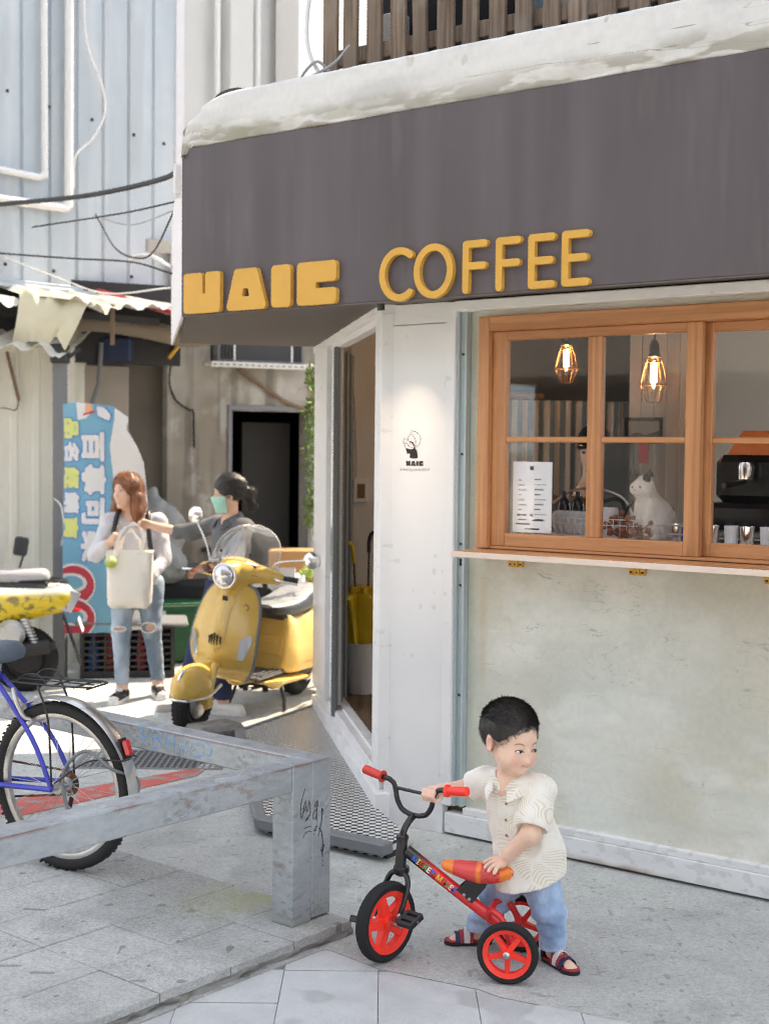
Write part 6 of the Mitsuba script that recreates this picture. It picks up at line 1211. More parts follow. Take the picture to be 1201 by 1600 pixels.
# left hand flat on the saddle, fingers spread
hp = V(.388, 4.437, .352); d0 = unit(V(-.92, -.30, -.24)); sd_ = unit(V(.28, -.93, -.24))
S.cone(wrL, hp + V(.012, -.004, .010), .0195, .0175, .010); S.cone(hp + sd_ * .014, hp - sd_ * .014, .0125, .0125, .008); S.cone(hp - d0 * .004 + sd_ * .012, hp + d0 * .010 + sd_ * .015, .012, .010, .006); S.cone(hp - d0 * .004 - sd_ * .012, hp + d0 * .010 - sd_ * .015, .012, .010, .006)
for i, (a, l) in enumerate(((-.42, .036), (-.12, .041), (.16, .039), (.50, .031))):
    d = unit(d0 * math.cos(a) + sd_ * math.sin(a)); o = hp + d0 * .010 + sd_ * (i - 1.5) * .0135
    S.chain([o + V(0, 0, .003), o + d * l * .5 + V(0, 0, .0035), o + d * l * .82 + V(0, 0, -.002), o + d * l + V(0, 0, -.007)], [.0076, .0072, .0066, .0058], .0026)
S.chain([hp - sd_ * .014 - d0 * .010, hp - sd_ * .030 + d0 * .002, hp - sd_ * .036 + d0 * .016 + V(0, 0, -.004)], [.0095, .0078, .0064], .004)
# legs and feet
hipR, hipL = pel + r_ * .042 + V(0, 0, -.02), pel - r_ * .040 + V(0, 0, -.02)
knR, knL = V(.392, 4.588, .185), V(.553, 4.462, .182); anR, anL = V(.338, 4.668, .058), V(.570, 4.492, .060)
toR, toL = V(.262, 4.664, .022), V(.612, 4.418, .022)
for h_, k_, a_, o_ in ((hipR, knR, anR, toR), (hipL, knL, anL, toL)):
    S.chain([h_, k_, a_], [.056, .038, .025], .015); S.cone(a_ + V(0, 0, -.022), o_, .022, .015, .012); S.cone(a_ + V(0, 0, -.025), a_ - unit(o_ - a_) * .008 + V(0, 0, -.025), .020, .020, .01)
    fd = unit((o_ - a_) * [1, 1, 0]); fs = np.cross(fd, UPV)
    for j, (y, l, rr) in enumerate(((-.0135, .020, .0075), (-.004, .022, .0062), (.004, .020, .0058), (.0105, .016, .0055), (.016, .012, .005))):
        S.cone(o_ + fs * y * (1 if o_ is toL else -1), o_ + fs * y * (1 if o_ is toL else -1) + fd * l + V(0, 0, -.008), rr, rr * .9, .004)
body = S.mesh(1)
spots = [L(q_ * .036, .075, -.058) for q_ in (-1, 1)]
def f_boyskin(p, n, uv):
    a = fbm(p.x * 40, p.y * 40, p.z * 40, 3); col = mix((.67, .44, .325), (.74, .52, .405), a)
    for c_, r_0, w_ in [(spots[0], .026, .55), (spots[1], .026, .55), (L(0, .092, -.052), .012, .35), (L(.088, -.005, -.02), .028, .6), (L(-.088, -.005, -.02), .028, .6), (V(.385, 4.44, .345), .035, .4), (V(.165, 4.54, .54), .03, .4)]:
        d = dr.sqrt(dr.square(p.x - c_[0]) + dr.square(p.y - c_[1]) + dr.square(p.z - c_[2])); col = mix(col, (.72, .33, .27), w_ * smoothstep(r_0 * 1.25, r_0 * .2, d))
    return col
M('boyskin', f_boyskin, .46, spec=.35)
part(boy, 'body', body, 'm_boyskin', smooth=True)
face(boy, body, hc_, HA, 1.0, FT, gaze=(-.0038, .0002), smile=.75, child=True, lid=.80)
for q_ in (-1, 1):
    pass
# hair: a close cap and its bristles
S = Skin(hc_ - .16, hc_ + .16, .0042)
S.egg(L(0, -.016, .026), V(.0885, .0995, .0945), HA, .02)
S.egg(L(0, .100, -.040), V(.088, .085, .082), HA, .012, cut=True); S.egg(L(0, .02, -.115), V(.11, .11, .075), HA, .012, cut=True)
for q_ in (-1, 1): S.egg(L(q_ * .092, .012, -.040), V(.022, .034, .046), HA, .008, cut=True)
S.plane_cut(L(0, -.07, -.075), (0, 0, -1), .02)
cap = S.mesh(2, wob=lambda P: .0015 * (meshkit.noise(P * 60, 3) - .5))
hf = lambda v, n: (((v - hc_) @ HA[2]) > -.03) & (np.einsum('ij,ij->i', n, v - L(0, -.016, .026)) > .076)
def strands(mesh, n, l0, l1, w_, flow, lift, seed, where=None, jit=.12):
    """straight hairs lying along the flow, lifted off the scalp"""
    r = np.random.default_rng(seed); v, nn = mesh.vertices, mesh.vertex_normals; idx = np.arange(len(v)) if where is None else np.flatnonzero(where(v, nn)); i = r.choice(idx, n); p, m_ = v[i] + .002 * r.standard_normal((n, 3)), nn[i]
    fl = flow(p); fl = fl - m_ * np.einsum('ij,ij->i', fl, m_)[:, None]; fl /= np.linalg.norm(fl, axis=1, keepdims=True) + 1e-9
    d = fl + m_ * (lift * r.uniform(.4, 1.3, n))[:, None] + jit * r.standard_normal((n, 3)); d /= np.linalg.norm(d, axis=1, keepdims=True); e = np.cross(d, m_); e /= np.linalg.norm(e, axis=1, keepdims=True) + 1e-9; l = r.uniform(l0, l1, n)[:, None]
    q = np.stack([p - e * w_, p + e * w_, p + d * l * .6 + e * w_ * .6 , p + d * l * .6 - e * w_ * .6, p + d * l - m_ * l * .12], 1).reshape(-1, 3); b = (np.arange(n) * 5)[:, None]
    return TM(q, np.vstack([b + [0, 1, 2], b + [0, 2, 3], b + [3, 2, 4]]))
flow_b = lambda P: HA[1] * .9 + HA[2] * np.clip(((P - hc_) @ HA[2])[:, None] * 12 - .75, -1.2, .35) + HA[0] * .25
inner = lambda v, n: (np.einsum('ij,ij->i', n, v - L(0, -.016, .026)) > .070)
part(boy, 'hair', cat(cap, strands(cap, 9000, .010, .020, .0007, flow_b, .42, 4, where=inner), strands(cap, 4200, .010, .017, .0008, flow_b, 1.1, 5, where=lambda v, n: inner(v, n) & (((v - hc_) @ HA[2]) > .055), jit=.2)), 'm_blackhair', smooth=False)
# shirt
S = Skin((.16, 4.28, .20), (.74, 4.76, .68), .0046)
for z0, z1, a0, a1, c0, c1 in ((.60, .50, .080, .104, nb + V(.004, .006, -.03), chest), (.50, .36, .104, .118, chest, V(.488, 4.505, .36)), (.36, .20, .118, .128, V(.488, 4.505, .36), V(.496, 4.500, .19))): S.cone(c0, c1, a0, a1, .03, flat=(t_, 1.20))
S.cone(shR, shL, .050, .050, .03)
S.chain([shR, shR * .35 + elR * .65], [.052, .052], .02); S.chain([shL, shL * .30 + elL * .70], [.054, .060], .02)
e_ = shR * .2 + elR * .8; S.plane_cut(e_ - (e_ - shR) * .02, e_ - shR, .003) if False else None
for sh_, el_, cut_ in ((shR, elR, .88), (shL, elL, .92)):
    a = sh_ + (el_ - sh_) * cut_; S.cone(a + unit(el_ - sh_) * .040, a + unit(el_ - sh_) * .10, .066, .07, .004, cut=True)
S.plane_cut((.40, 4.43, .243), (.30, .105, -1), .003)
# inside of neck and hem hollowed, V at the collar
S.cone(nb + V(0, 0, -.01), hc_ - V(.005, -.012, .06), .045, .050, .006, cut=True); S.cone(nb + t_ * .062 + V(0, 0, .015), nb + t_ * .112 + V(0, 0, -.052), .026, .006, .006, cut=True)
def folds(P):
    u = P @ V(.83, -.55, 0); a = .0075 * (meshkit.noise(np.stack([u * 20, P[..., 2] * 5, P @ t_ * 14], -1), 2) - .5) * np.clip((.62 - P[..., 2]) / .25, .2, 1.3)
    return a + .0062 * (meshkit.noise(np.stack([u * 13 + P[..., 2] * 12, P[..., 2] * 22 - u * 9, P @ t_ * 9], -1), 5) - .5) + .0022 * (meshkit.noise(P * 55, 8) - .5)
shirt = S.mesh(2, wob=folds)
shp = part(boy, 'shirt', shirt, 'm_palmshirt', smooth=True)
col = []
for q_ in (-1, 1):
    rr = r_ * q_
    ar = [nb - t_ * .044 + rr * .012 + V(0, 0, .028), nb - t_ * .030 + rr * .040 + V(0, 0, .026), nb + rr * .056 + V(0, 0, .014), nb + t_ * .036 + rr * .048 + V(0, 0, -.004), nb + t_ * .078 + rr * .024 + V(0, 0, -.022)]
    lo = [p_ + d_ for p_, d_ in zip(ar, (rr * .010 - t_ * .022 + V(0, 0, -.024), rr * .020 - t_ * .014 + V(0, 0, -.024), rr * .024 + V(0, 0, -.026), rr * .022 + t_ * .012 + V(0, 0, -.030), rr * .012 + t_ * .020 + V(0, 0, -.030)))]
    a, b = spline(ar, 5), spline(lo, 5); m_ = (a + b) / 2 + V(0, 0, .006) + (b - a) * .05; col.append(shell(np.stack([a, m_, b], 1), .0028 * q_))
part(shp, 'collar', cat(col), 'm_palmshirt', smooth=60)
pl = [skin_point(shirt, V(.452, 4.505, z) + t_ * .0, t_, .007) + t_ * .0006 for z in (.555, .52, .48, .44, .40, .36, .32, .28)]
for z in (.545, .492, .440, .390): part(shp, 'button', xf(lathe([(0, .0018), (.0045, .0016), (.0052, 0), (0, -.001)], 12), np.block([[trimesh.geometry.align_vectors([0, 0, 1], t_)[:3, :3], (skin_point(shirt, V(.452, 4.505, z), t_, .007) + t_ * .001)[:, None]], [np.zeros((1, 3)), np.ones((1, 1))]])), 'm_brow')
# jeans
S = Skin((.28, 4.38, .05), (.68, 4.75, .42), .0050)
S.cone(pel + V(0, 0, .03), pel + V(0, 0, -.01), .088, .088, .02)
for h_, k_, a_ in ((hipR, knR, anR), (hipL, knL, anL)): S.chain([h_, k_, a_ + V(0, 0, .002), a_ + V(0, 0, -.03)], [.066, .052, .043, .044], .02)
S.plane_cut((0, 0, .050), (0, 0, -1), .003)
jn = S.mesh(2, wob=lambda P: .012 * (meshkit.noise(P * [15, 15, 48], 2) - .5) * np.clip((.30 - P[..., 2]) / .12, .35, 1.2) + .004 * (meshkit.noise(P * 45, 6) - .5))
part(boy, 'trousers', jn, 'm_childjeans', smooth=True)
# sandals
M('sandalred', (.30, .025, .04), .5); M('sandalwhite', (.62, .60, .60), .5); M('sandalnavy', (.015, .02, .07), .5)
for a_, o_ in ((anR, toR), (anL, toL)):
    fd = unit((o_ - a_) * [1, 1, 0]); fs = np.cross(fd, UPV); c0, c1 = a_ - fd * .020, o_ + fd * .018
    sole = lambda g_, z0, z1: slab(unary_union([LineString([c0[:2], c1[:2]]).buffer(.026 + g_), Point(*(c1 - fd * .012)[:2]).buffer(.032 + g_)]), z0, z1)
    sn = part(boy, 'sandal', sole(0, .002, .012), 'm_black'); part(sn, 'sole_edge', sole(-.0015, .0125, .017), 'm_sandalred')
    def strap(x, w_, h_, r0, mat, nm, lift=.0):
        rows = []
        for tt in np.linspace(-w_ / 2, w_ / 2, 4):
            c = c0 + fd * (x + tt); rows.append([c + fs * r0 * math.cos(g_) + V(0, 0, .012 - c[2] + h_ * math.sin(g_) + lift) for g_ in np.linspace(0, math.pi, 13)])
        part(sn, nm, shell(np.array(rows), .003), mat, smooth=60)
    strap(.095, .016, .030, .034, 'm_sandalnavy', 'strap'); strap(.082, .014, .036, .033, 'm_sandalred', 'strap'); strap(.064, .020, .046, .031, 'm_sandalwhite', 'strap'); strap(.048, .012, .054, .030, 'm_sandalred', 'strap')
    part(sn, 'heel_cup', shell(np.array([[c0 + fd * .030 * math.cos(g_ + math.pi) * 1.0 + fs * .028 * math.sin(g_) + V(0, 0, z - c0[2]) for g_ in np.linspace(-1.45, 1.45, 15)] for z in (.014, .028, .042, .055)]), -.004), 'm_black', smooth=60)

# ---- grown-ups
def shoe(holder, heel, toe, mat, solemat, z=0.0, wd=.040, nm='shoe'):
    fd = unit((toe - heel) * [1, 1, 0]); S = Skin(np.minimum(heel, toe) - .08, np.maximum(heel, toe) + [.08, .08, .14], .0075)
    h_, o_ = V(heel[0], heel[1], z), V(toe[0], toe[1], z)
    S.cone(h_ + V(0, 0, .045), h_ + fd * .02 + V(0, 0, .085), .036, .034, .02).cone(h_ + V(0, 0, .04), o_ + V(0, 0, .035), .038, .036, .03, flat=(np.cross(fd, UPV), .95)).plane_cut(h_ + V(0, 0, .022), (0, 0, -1)).plane_cut(h_ + V(0, 0, .098), (0, 0, 1))
    k = part(holder, nm, S.mesh(2), mat, smooth=True)
    part(k, 'sole', slab(LineString([h_[:2] - fd[:2] * .004, o_[:2] + fd[:2] * .004]).buffer(wd), z, z + .026), solemat)
    return k, fd, h_, o_

w1 = thing('person', 'woman with brown shoulder length hair, pale sweater and ripped jeans holding a cream tote', 'woman')
hd = V(-1.722, 9.20, 1.402); A1 = head_axes((-.55, -.83, .02), -.05)
S = Skin((-2.15, 8.85, -.01), (-1.35, 9.65, 1.58), .0095)
pv = V(-1.66, 9.27, .80); ch = V(-1.675, 9.26, 1.10); nk = V(-1.69, 9.245, 1.245)
S.cone(pv, ch, .125, .115, .06, flat=((-.3, -.95, 0), 1.35)).cone(ch, nk + V(0, 0, -.04), .115, .07, .05, flat=((-.3, -.95, 0), 1.3)).cone(nk + V(0, 0, -.03), hd - V(-.01, -.02, .07), .048, .046, .03)
sR, sL = V(-1.825, 9.20, 1.195), V(-1.52, 9.28, 1.195); eR, wR = V(-1.905, 9.13, .985), V(-1.80, 8.985, 1.065); eL, wL = V(-1.475, 9.23, .955), V(-1.53, 9.06, .84)
S.cone(sR, sL, .05, .05, .04).chain([sR, eR, wR], [.046, .037, .026], .02).chain([sL, eL, wL], [.046, .037, .026], .02)
L1, F1 = add_head(S, hd, A1, 1.0)
def fist(S, w, d, side, up, s=1.0):
    """a hand closing round what it holds: palm from the wrist w along d, fingers bent towards up"""
    d, side, up = unit(d), unit(side), unit(up); p = w + d * .055 * s; S.cone(w, p, .023 * s, .024 * s, .012, flat=(up, 1.3)); S.cone(p - side * .026 * s, p + side * .026 * s, .015 * s, .015 * s, .01)
    for i, l in enumerate((.95, 1.05, 1.0, .85)):
        o = p + side * (1.5 - i) * .018 * s; S.chain([o, o + d * .026 * l * s + up * .008 * s, o + d * .024 * l * s + up * .034 * s, o + d * .002 * s + up * .040 * s], [.0098 * s, .0092 * s, .0085 * s, .0075 * s], .004)
    S.chain([w + d * .02 * s + side * .024 * s, p + side * .045 * s + up * .016 * s, p + side * .034 * s + up * .036 * s + d * .01 * s], [.012 * s, .0105 * s, .0085 * s], .005)
fist(S, wR, (.75, -.35, .35), (0, -.2, 1), (-.1, .95, .2)); fist(S, wL, (-.3, -.8, -.2), (0, -.1, 1), (-.9, .3, 0))
hR, hL = pv + V(-.085, -.02, -.03), pv + V(.085, .03, -.03); kR, kL = V(-1.75, 9.19, .47), V(-1.56, 9.27, .47); aR, aL = V(-1.745, 9.20, .09), V(-1.535, 9.385, .09)
for h_, k_, a_ in ((hR, kR, aR), (hL, kL, aL)): S.chain([h_, k_, a_, a_ + V(0, 0, -.04)], [.085, .052, .034, .034], .03)
b1 = S.mesh(2); part(w1, 'body', b1, 'm_skin', smooth=True); face(w1, b1, hd, A1, 1.0, F1, gaze=(.002, 0), smile=1.2, open_mouth=1.0, lid=.7)
M('sweater', lambda p, n, uv: mix((.50, .50, .535), (.57, .57, .60), fbm(p.x * 14, p.y * 14, p.z * 9, 3)), .9, spec=.15, bump=lambda p, n, uv: fbm(p.x * 20, p.y * 20, p.z * 13, 3), height=.012)
S = Skin((-2.15, 8.85, .72), (-1.35, 9.65, 1.32), .010)
S.cone(V(-1.66, 9.265, .74), ch, .152, .140, .06, flat=((-.3, -.95, 0), 1.30)).cone(ch, nk + V(0, 0, -.06), .140, .085, .05, flat=((-.3, -.95, 0), 1.3)).cone(sR, sL, .060, .060, .04).chain([sR, eR, eR * .15 + wR * .85], [.062, .053, .040], .02).chain([sL, eL, eL * .12 + wL * .88], [.062, .053, .040], .02)
S.plane_cut((-1.66, 9.2, .775), (0, 0, -1)); S.cone(nk + V(0, -.01, -.03), hd - V(-.01, 0, .07), .066, .075, .01, cut=True)
part(w1, 'sweater', S.mesh(2, wob=lambda P: .012 * (meshkit.noise(P * [14, 14, 22], 3) - .5)), 'm_sweater', smooth=True)
for sx in (-1, 1):
    o = V(-1.672 + sx * .098, 9.245 + sx * .02, 0); part(w1, 'backpack_strap', tube(spline([o + V(0, .05, 1.255), o + V(0, -.05, 1.255), o + V(sx * .012, -.115, 1.16), o + V(sx * .03, -.135, 1.03), o + V(sx * .05, -.09, .93)], 5), .016, 6), 'm_black', smooth=60)
part(w1, 'backpack', hull([V(-1.66 + x, 9.42 + y, z) for x in (-.13, .13) for y in (-.02, .11) for z in (.86, 1.22)]), 'm_black')
S = Skin((-1.95, 9.0, .06), (-1.35, 9.6, .85), .010)
S.cone(pv + V(0, 0, .02), pv + V(0, 0, -.06), .135, .135, .04, flat=((-.3, -.95, 0), 1.25))
for h_, k_, a_ in ((hR, kR, aR), (hL, kL, aL)): S.chain([h_, k_, a_ + V(0, 0, .03)], [.096, .062, .046], .03)
S.plane_cut((0, 0, .105), (0, 0, -1)); S.plane_cut((0, 0, .83), (0, 0, 1))
for k_, rr in ((kR + V(0, -.072, .02), (.042, .035, .012)), (kL + V(-.01, -.075, .02), (.048, .035, .030))): S.egg(k_, rr, None, .006, cut=True)
jm = part(w1, 'jeans', S.mesh(2, wob=lambda P: .008 * (meshkit.noise(P * [20, 20, 40], 3) - .5)), 'm_jeans', smooth=True)
for k_, rx, rz2 in ((kR + V(0, -.060, .02), .043, .016), (kL + V(-.01, -.060, .02), .050, .034)): part(jm, 'frayed_edge', tube([k_ + V(rx * math.cos(g_), -.006 - .012 * (1 - abs(math.cos(g_))), rz2 * math.sin(g_)) for g_ in np.linspace(0, 2 * math.pi, 20, endpoint=False)], .006, 6, closed=True), 'm_sheet')
M('shoewhite', (.70, .70, .70), .5)
for a_, d_ in ((aR, V(-.12, -.99, 0)), (aL, V(.30, -.95, 0))):
    k, fd, h_, o_ = shoe(w1, a_ + d_ * -.02, a_ + d_ * .165, 'm_black', 'm_shoewhite'); part(k, 'laces', cat([obox(h_ + fd * x + V(0, 0, z), np.cross(fd, UPV), fd, .05, .012, .012, .004) for x, z in ((.05, .088), (.075, .083), (.10, .078))]), 'm_shoewhite'); part(k, 'toe_cap', ball(o_ + fd * .012 + V(0, 0, .036), (.034, .034, .026), 2), 'm_shoewhite', smooth=True)
S = Skin(hd - .24, hd + [.24, .24, .18], .0085)
S.egg(L1(0, -.020, .034), V(.090, .105, .098), A1, .02)
for q_ in (-1, 1): S.chain([L1(q_ * .070, -.020, .06), L1(q_ * .088, -.012, -.03), L1(q_ * .098, -.004, -.12), L1(q_ * .090, .010, -.185)], [.030, .028, .034, .016], .02)
S.chain([L1(.0, -.07, .03), L1(.02, -.075, -.08), L1(.03, -.05, -.18)], [.06, .062, .02], .03); S.chain([L1(-.05, -.05, .0), L1(-.06, -.05, -.1), L1(-.06, -.03, -.18)], [.05, .05, .02], .03)
S.egg(L1(.0, .100, -.045), V(.066, .088, .100), A1, .010, cut=True)
hm = S.mesh(1, wob=lambda P: .010 * (meshkit.noise(P * [42, 42, 7], 3) - .5))
part(w1, 'hair', cat(hm, strands(hm, 5000, .03, .07, .0014, lambda P: np.tile(-UPV, (len(P), 1)) + .25 * A1[0] * np.sign((P - hd) @ A1[0])[:, None], .16, 8, where=lambda v, n: (n @ A1[1] < .75))), 'm_brownhair', smooth=50)
# the tote in her hands
tote = thing('tote_bag', 'cream canvas tote bag with a yellow pompom held between the two women', 'bag')
M('canvas', lambda p, n, uv: mix((.70, .66, .59), (.76, .73, .67), fbm(p.x * 9, p.y * 9, p.z * 9, 3)), .9, spec=.1)
tc = V(-1.655, 8.985, .0); rows = []
for z, hw, d_ in ((.652, .095, .020), (.655, .118, .045), (.68, .140, .060), (.76, .146, .066), (.86, .148, .056), (.95, .150, .044), (1.01, .153, .030), (1.02, .153, .026)):
    rows.append([tc + V(hw * math.copysign(abs(math.cos(g_)) ** .45, math.cos(g_)), .10 * 0 + d_ * math.copysign(abs(math.sin(g_)) ** .6, math.sin(g_)) + .014 * math.sin(z * 20 + g_ * 3), z + .008 * math.sin(3 * g_)) for g_ in np.linspace(0, 2 * math.pi, 36, endpoint=False)])
part(tote, 'sack', grid_mesh(np.array(rows)), 'm_canvas', smooth=60)
part(tote, 'handle', shell(np.stack([spline([tc + V(-.088 + o, -.035, .99), tc + V(-.090 + o, -.030, 1.07), tc + V(-.055 + o, -.022, 1.155), tc + V(.02, -.02, 1.185 + o), tc + V(.085 - o, -.02, 1.165 + o * .6), tc + V(.105 - o, -.02, 1.08), tc + V(.085 - o, -.03, .99)], 6) for o in (0, .012, .024)], 1), .006), 'm_canvas', smooth=60)
part(tote, 'handle', shell(np.stack([spline([tc + V(-.085 + o, .03, .99), tc + V(-.07 + o, .03, 1.08), tc + V(.0, .03, 1.14 + o), tc + V(.07 - o, .03, 1.08), tc + V(.085 - o, .03, .99)], 6) for o in (0, .012, .024)], 1), .006), 'm_canvas', smooth=60)
M('pompom', lambda p, n, uv: mix((.52, .58, .10), (.72, .74, .52), smoothstep(.93, .985, p.z)), .95)
pm = ball((-1.765, 8.91, .955), .034, 3); part(tote, 'pompom', cat(pm, fuzz(pm, 1500, .006, .014, .0012, up=(0, 0, 0), seed=2, lay=.5)), 'm_pompom', smooth=50)

w2 = thing('person', 'dark haired woman in a mint face mask and grey jacket reaching towards the tote', 'woman')
hd = V(-1.005, 8.86, 1.405); A2 = head_axes((-.96, -.26, -.10), .03)
S = Skin((-1.70, 8.45, -.01), (-.65, 9.20, 1.58), .0095)
pv = V(-1.03, 8.90, .80); ch = V(-.985, 8.89, 1.10); nk = V(-.985, 8.885, 1.255); fw2 = V(-.8, -.6, 0)
S.cone(pv, ch, .125, .12, .06, flat=(fw2, 1.3)).cone(ch, nk + V(0, 0, -.04), .12, .075, .05, flat=(fw2, 1.3)).cone(nk + V(0, 0, -.03), hd - V(-.02, 0, .07), .046, .045, .03)
sR, sL = V(-1.09, 9.0, 1.20), V(-.885, 8.775, 1.19); eR, wR = V(-1.30, 9.02, 1.135), V(-1.515, 9.02, 1.185); eL, wL = V(-.93, 8.56, .985), V(-1.12, 8.45, .955)
S.cone(sR, sL, .05, .05, .04).chain([sR, eR, wR], [.046, .038, .026], .02).chain([sL, eL, wL], [.046, .038, .026], .02)
L2, F2 = add_head(S, hd, A2, 1.0)
fist(S, wR, (-1, -.05, .05), (0, -.4, .9), (-.1, -.9, -.35)); fist(S, wL, (-.95, -.1, -.3), (.1, .95, .1), (0, 0, -1))
hR, hL = pv + V(-.03, .08, -.03), pv + V(.03, -.08, -.03); kR, kL = V(-1.17, 8.82, .45), V(-1.04, 8.80, .45); aR, aL = V(-1.26, 8.70, .09), V(-1.02, 8.76, .09)
for h_, k_, a_ in ((hR, kR, aR), (hL, kL, aL)): S.chain([h_, k_, a_, a_ + V(0, 0, -.04)], [.085, .052, .034, .034], .03)
b2 = S.mesh(2); part(w2, 'body', b2, 'm_skin', smooth=True); face(w2, b2, hd, A2, 1.0, F2, smile=.1, lid=.7)
M('jacket', lambda p, n, uv: mix((.105, .108, .115), (.17, .172, .18), fbm(p.x * 12, p.y * 12, p.z * 9, 3)), .85, spec=.2)
S = Skin((-1.70, 8.45, .66), (-.65, 9.20, 1.33), .010)
S.cone(V(-1.02, 8.895, .74), ch, .150, .142, .06, flat=(fw2, 1.28)).cone(ch, nk + V(0, 0, -.06), .142, .085, .05, flat=(fw2, 1.3)).cone(sR, sL, .060, .060, .04).chain([sR, eR * .85 + sR * .15, eR * .80 + wR * .20], [.060, .056, .050], .02).chain([sL, eL, eL * .3 + wL * .7], [.060, .053, .045], .02)
S.plane_cut((0, 0, .745), (0, 0, -1)); S.cone(nk + V(0, 0, -.02), hd - V(-.01, 0, .07), .060, .075, .01, cut=True); S.cone(nk + fw2 * .08, nk + fw2 * .14 + V(0, 0, -.10), .045, .012, .01, cut=True)
jk = part(w2, 'jacket', S.mesh(2, wob=lambda P: .014 * (meshkit.noise(P * [16, 16, 20], 3) - .5)), 'm_jacket', smooth=True)
sd2 = V(.6, -.8, 0); col = []
for q_ in (-1, 1):
    ar = [nk - fw2 * .065 + sd2 * q_ * .01 + V(0, 0, .035), nk + sd2 * q_ * .072 + V(0, 0, .02), nk + fw2 * .085 + sd2 * q_ * .045 + V(0, 0, -.02)]; lo = [p_ + d_ for p_, d_ in zip(ar, (-fw2 * .03 + V(0, 0, -.04), sd2 * q_ * .035 + V(0, 0, -.035), fw2 * .03 + sd2 * q_ * .02 + V(0, 0, -.06)))]
    col.append(shell(np.stack([spline(ar, 5), spline(lo, 5)], 1), .006 * q_))
part(jk, 'collar', cat(col), 'm_jacket', smooth=60)
M('navycloth', (.022, .028, .085), .85)
S = Skin((-1.45, 8.50, .05), (-.75, 9.2, .85), .011)
S.cone(pv + V(0, 0, .02), pv + V(0, 0, -.08), .14, .14, .04, flat=(fw2, 1.2))
for h_, k_, a_ in ((hR, kR, aR), (hL, kL, aL)): S.chain([h_, k_, a_ + V(0, 0, .02)], [.098, .072, .06], .03)
S.plane_cut((0, 0, .095), (0, 0, -1)); part(w2, 'trousers', S.mesh(2, wob=lambda P: .010 * (meshkit.noise(P * [18, 18, 30], 3) - .5)), 'm_navycloth', smooth=True)
M('greyshoe', (.36, .35, .33), .7)
shoe(w2, aR + V(.03, .0, 0), aR + V(-.14, -.03, 0), 'm_greyshoe', 'm_shoewhite'); shoe(w2, aL + V(-.07, .01, 0), aL + V(.11, -.05, 0), 'm_shoewhite', 'm_shoewhite')
S = Skin(hd - .22, hd + [.22, .22, .18], .008)
S.egg(L2(0, -.018, .036), V(.086, .103, .096), A2, .02); S.egg(L2(0, .112, -.045), V(.085, .072, .100), A2, .012, cut=True)
for q_ in (-1, 1): S.egg(L2(q_ * .085, .020, -.045), V(.026, .032, .05), A2, .008, cut=True)
S.plane_cut(L2(0, -.05, -.075), (0, 0, -1), .02)
S.egg(L2(0, -.135, -.015), V(.040, .042, .048), A2, .02); S.chain([L2(0, -.13, -.03), L2(.01, -.145, -.085), L2(.01, -.135, -.125)], [.035, .030, .01], .02)
hm = S.mesh(1, wob=lambda P: .008 * (meshkit.noise(P * [50, 20, 50], 3) - .5))
part(w2, 'hair', cat(hm, strands(hm, 3000, .02, .05, .0012, lambda P: np.tile(-A2[1], (len(P), 1)) - .2 * UPV, .22, 9, where=lambda v, n: (n @ A2[1] < .6))), 'm_blackhair', smooth=50)
M('mint', (.36, .66, .56), .8)
rows = []
for z in np.linspace(-.012, -.118, 9):
    rows.append([skin_point(b2, L2(0, .0, z), A2[1] * math.cos(g_) + A2[0] * math.sin(g_), .012) + (A2[1] * math.cos(g_) + A2[0] * math.sin(g_)) * .006 for g_ in np.linspace(-1.15, 1.15, 17)])
rw = np.array(rows); rw[1:-1, 1:-1] = (rw[:-2, 1:-1] + rw[2:, 1:-1] + rw[1:-1, :-2] + rw[1:-1, 2:]) / 4 + A2[1] * .003
mk = part(w2, 'face_mask', shell(rw, .003), 'm_mint', smooth=70)
part(mk, 'ear_loop', cat([tube(spline([rw[i, j], L2(q_ * .079, .02, z), L2(q_ * .083, -.012, -.01)], 5), .0015, 5) for q_, j in ((-1, 0), (1, 16)) for i, z in ((1, -.01), (7, -.05))]), 'm_sheet')
# ---------------------------------------------------------------- inside the coffee shop
ic = solo('inner_counter', SF(bx(-3.16, -.62, .132, .62, 1.290, 1.322, .004)), 'm_shelfedge', 'pale counter behind the takeaway window', 'counter')
part(ic, 'front', SF(bx(-3.16, -.62, .175, .60, .20, 1.2895)), 'm_innergrey')
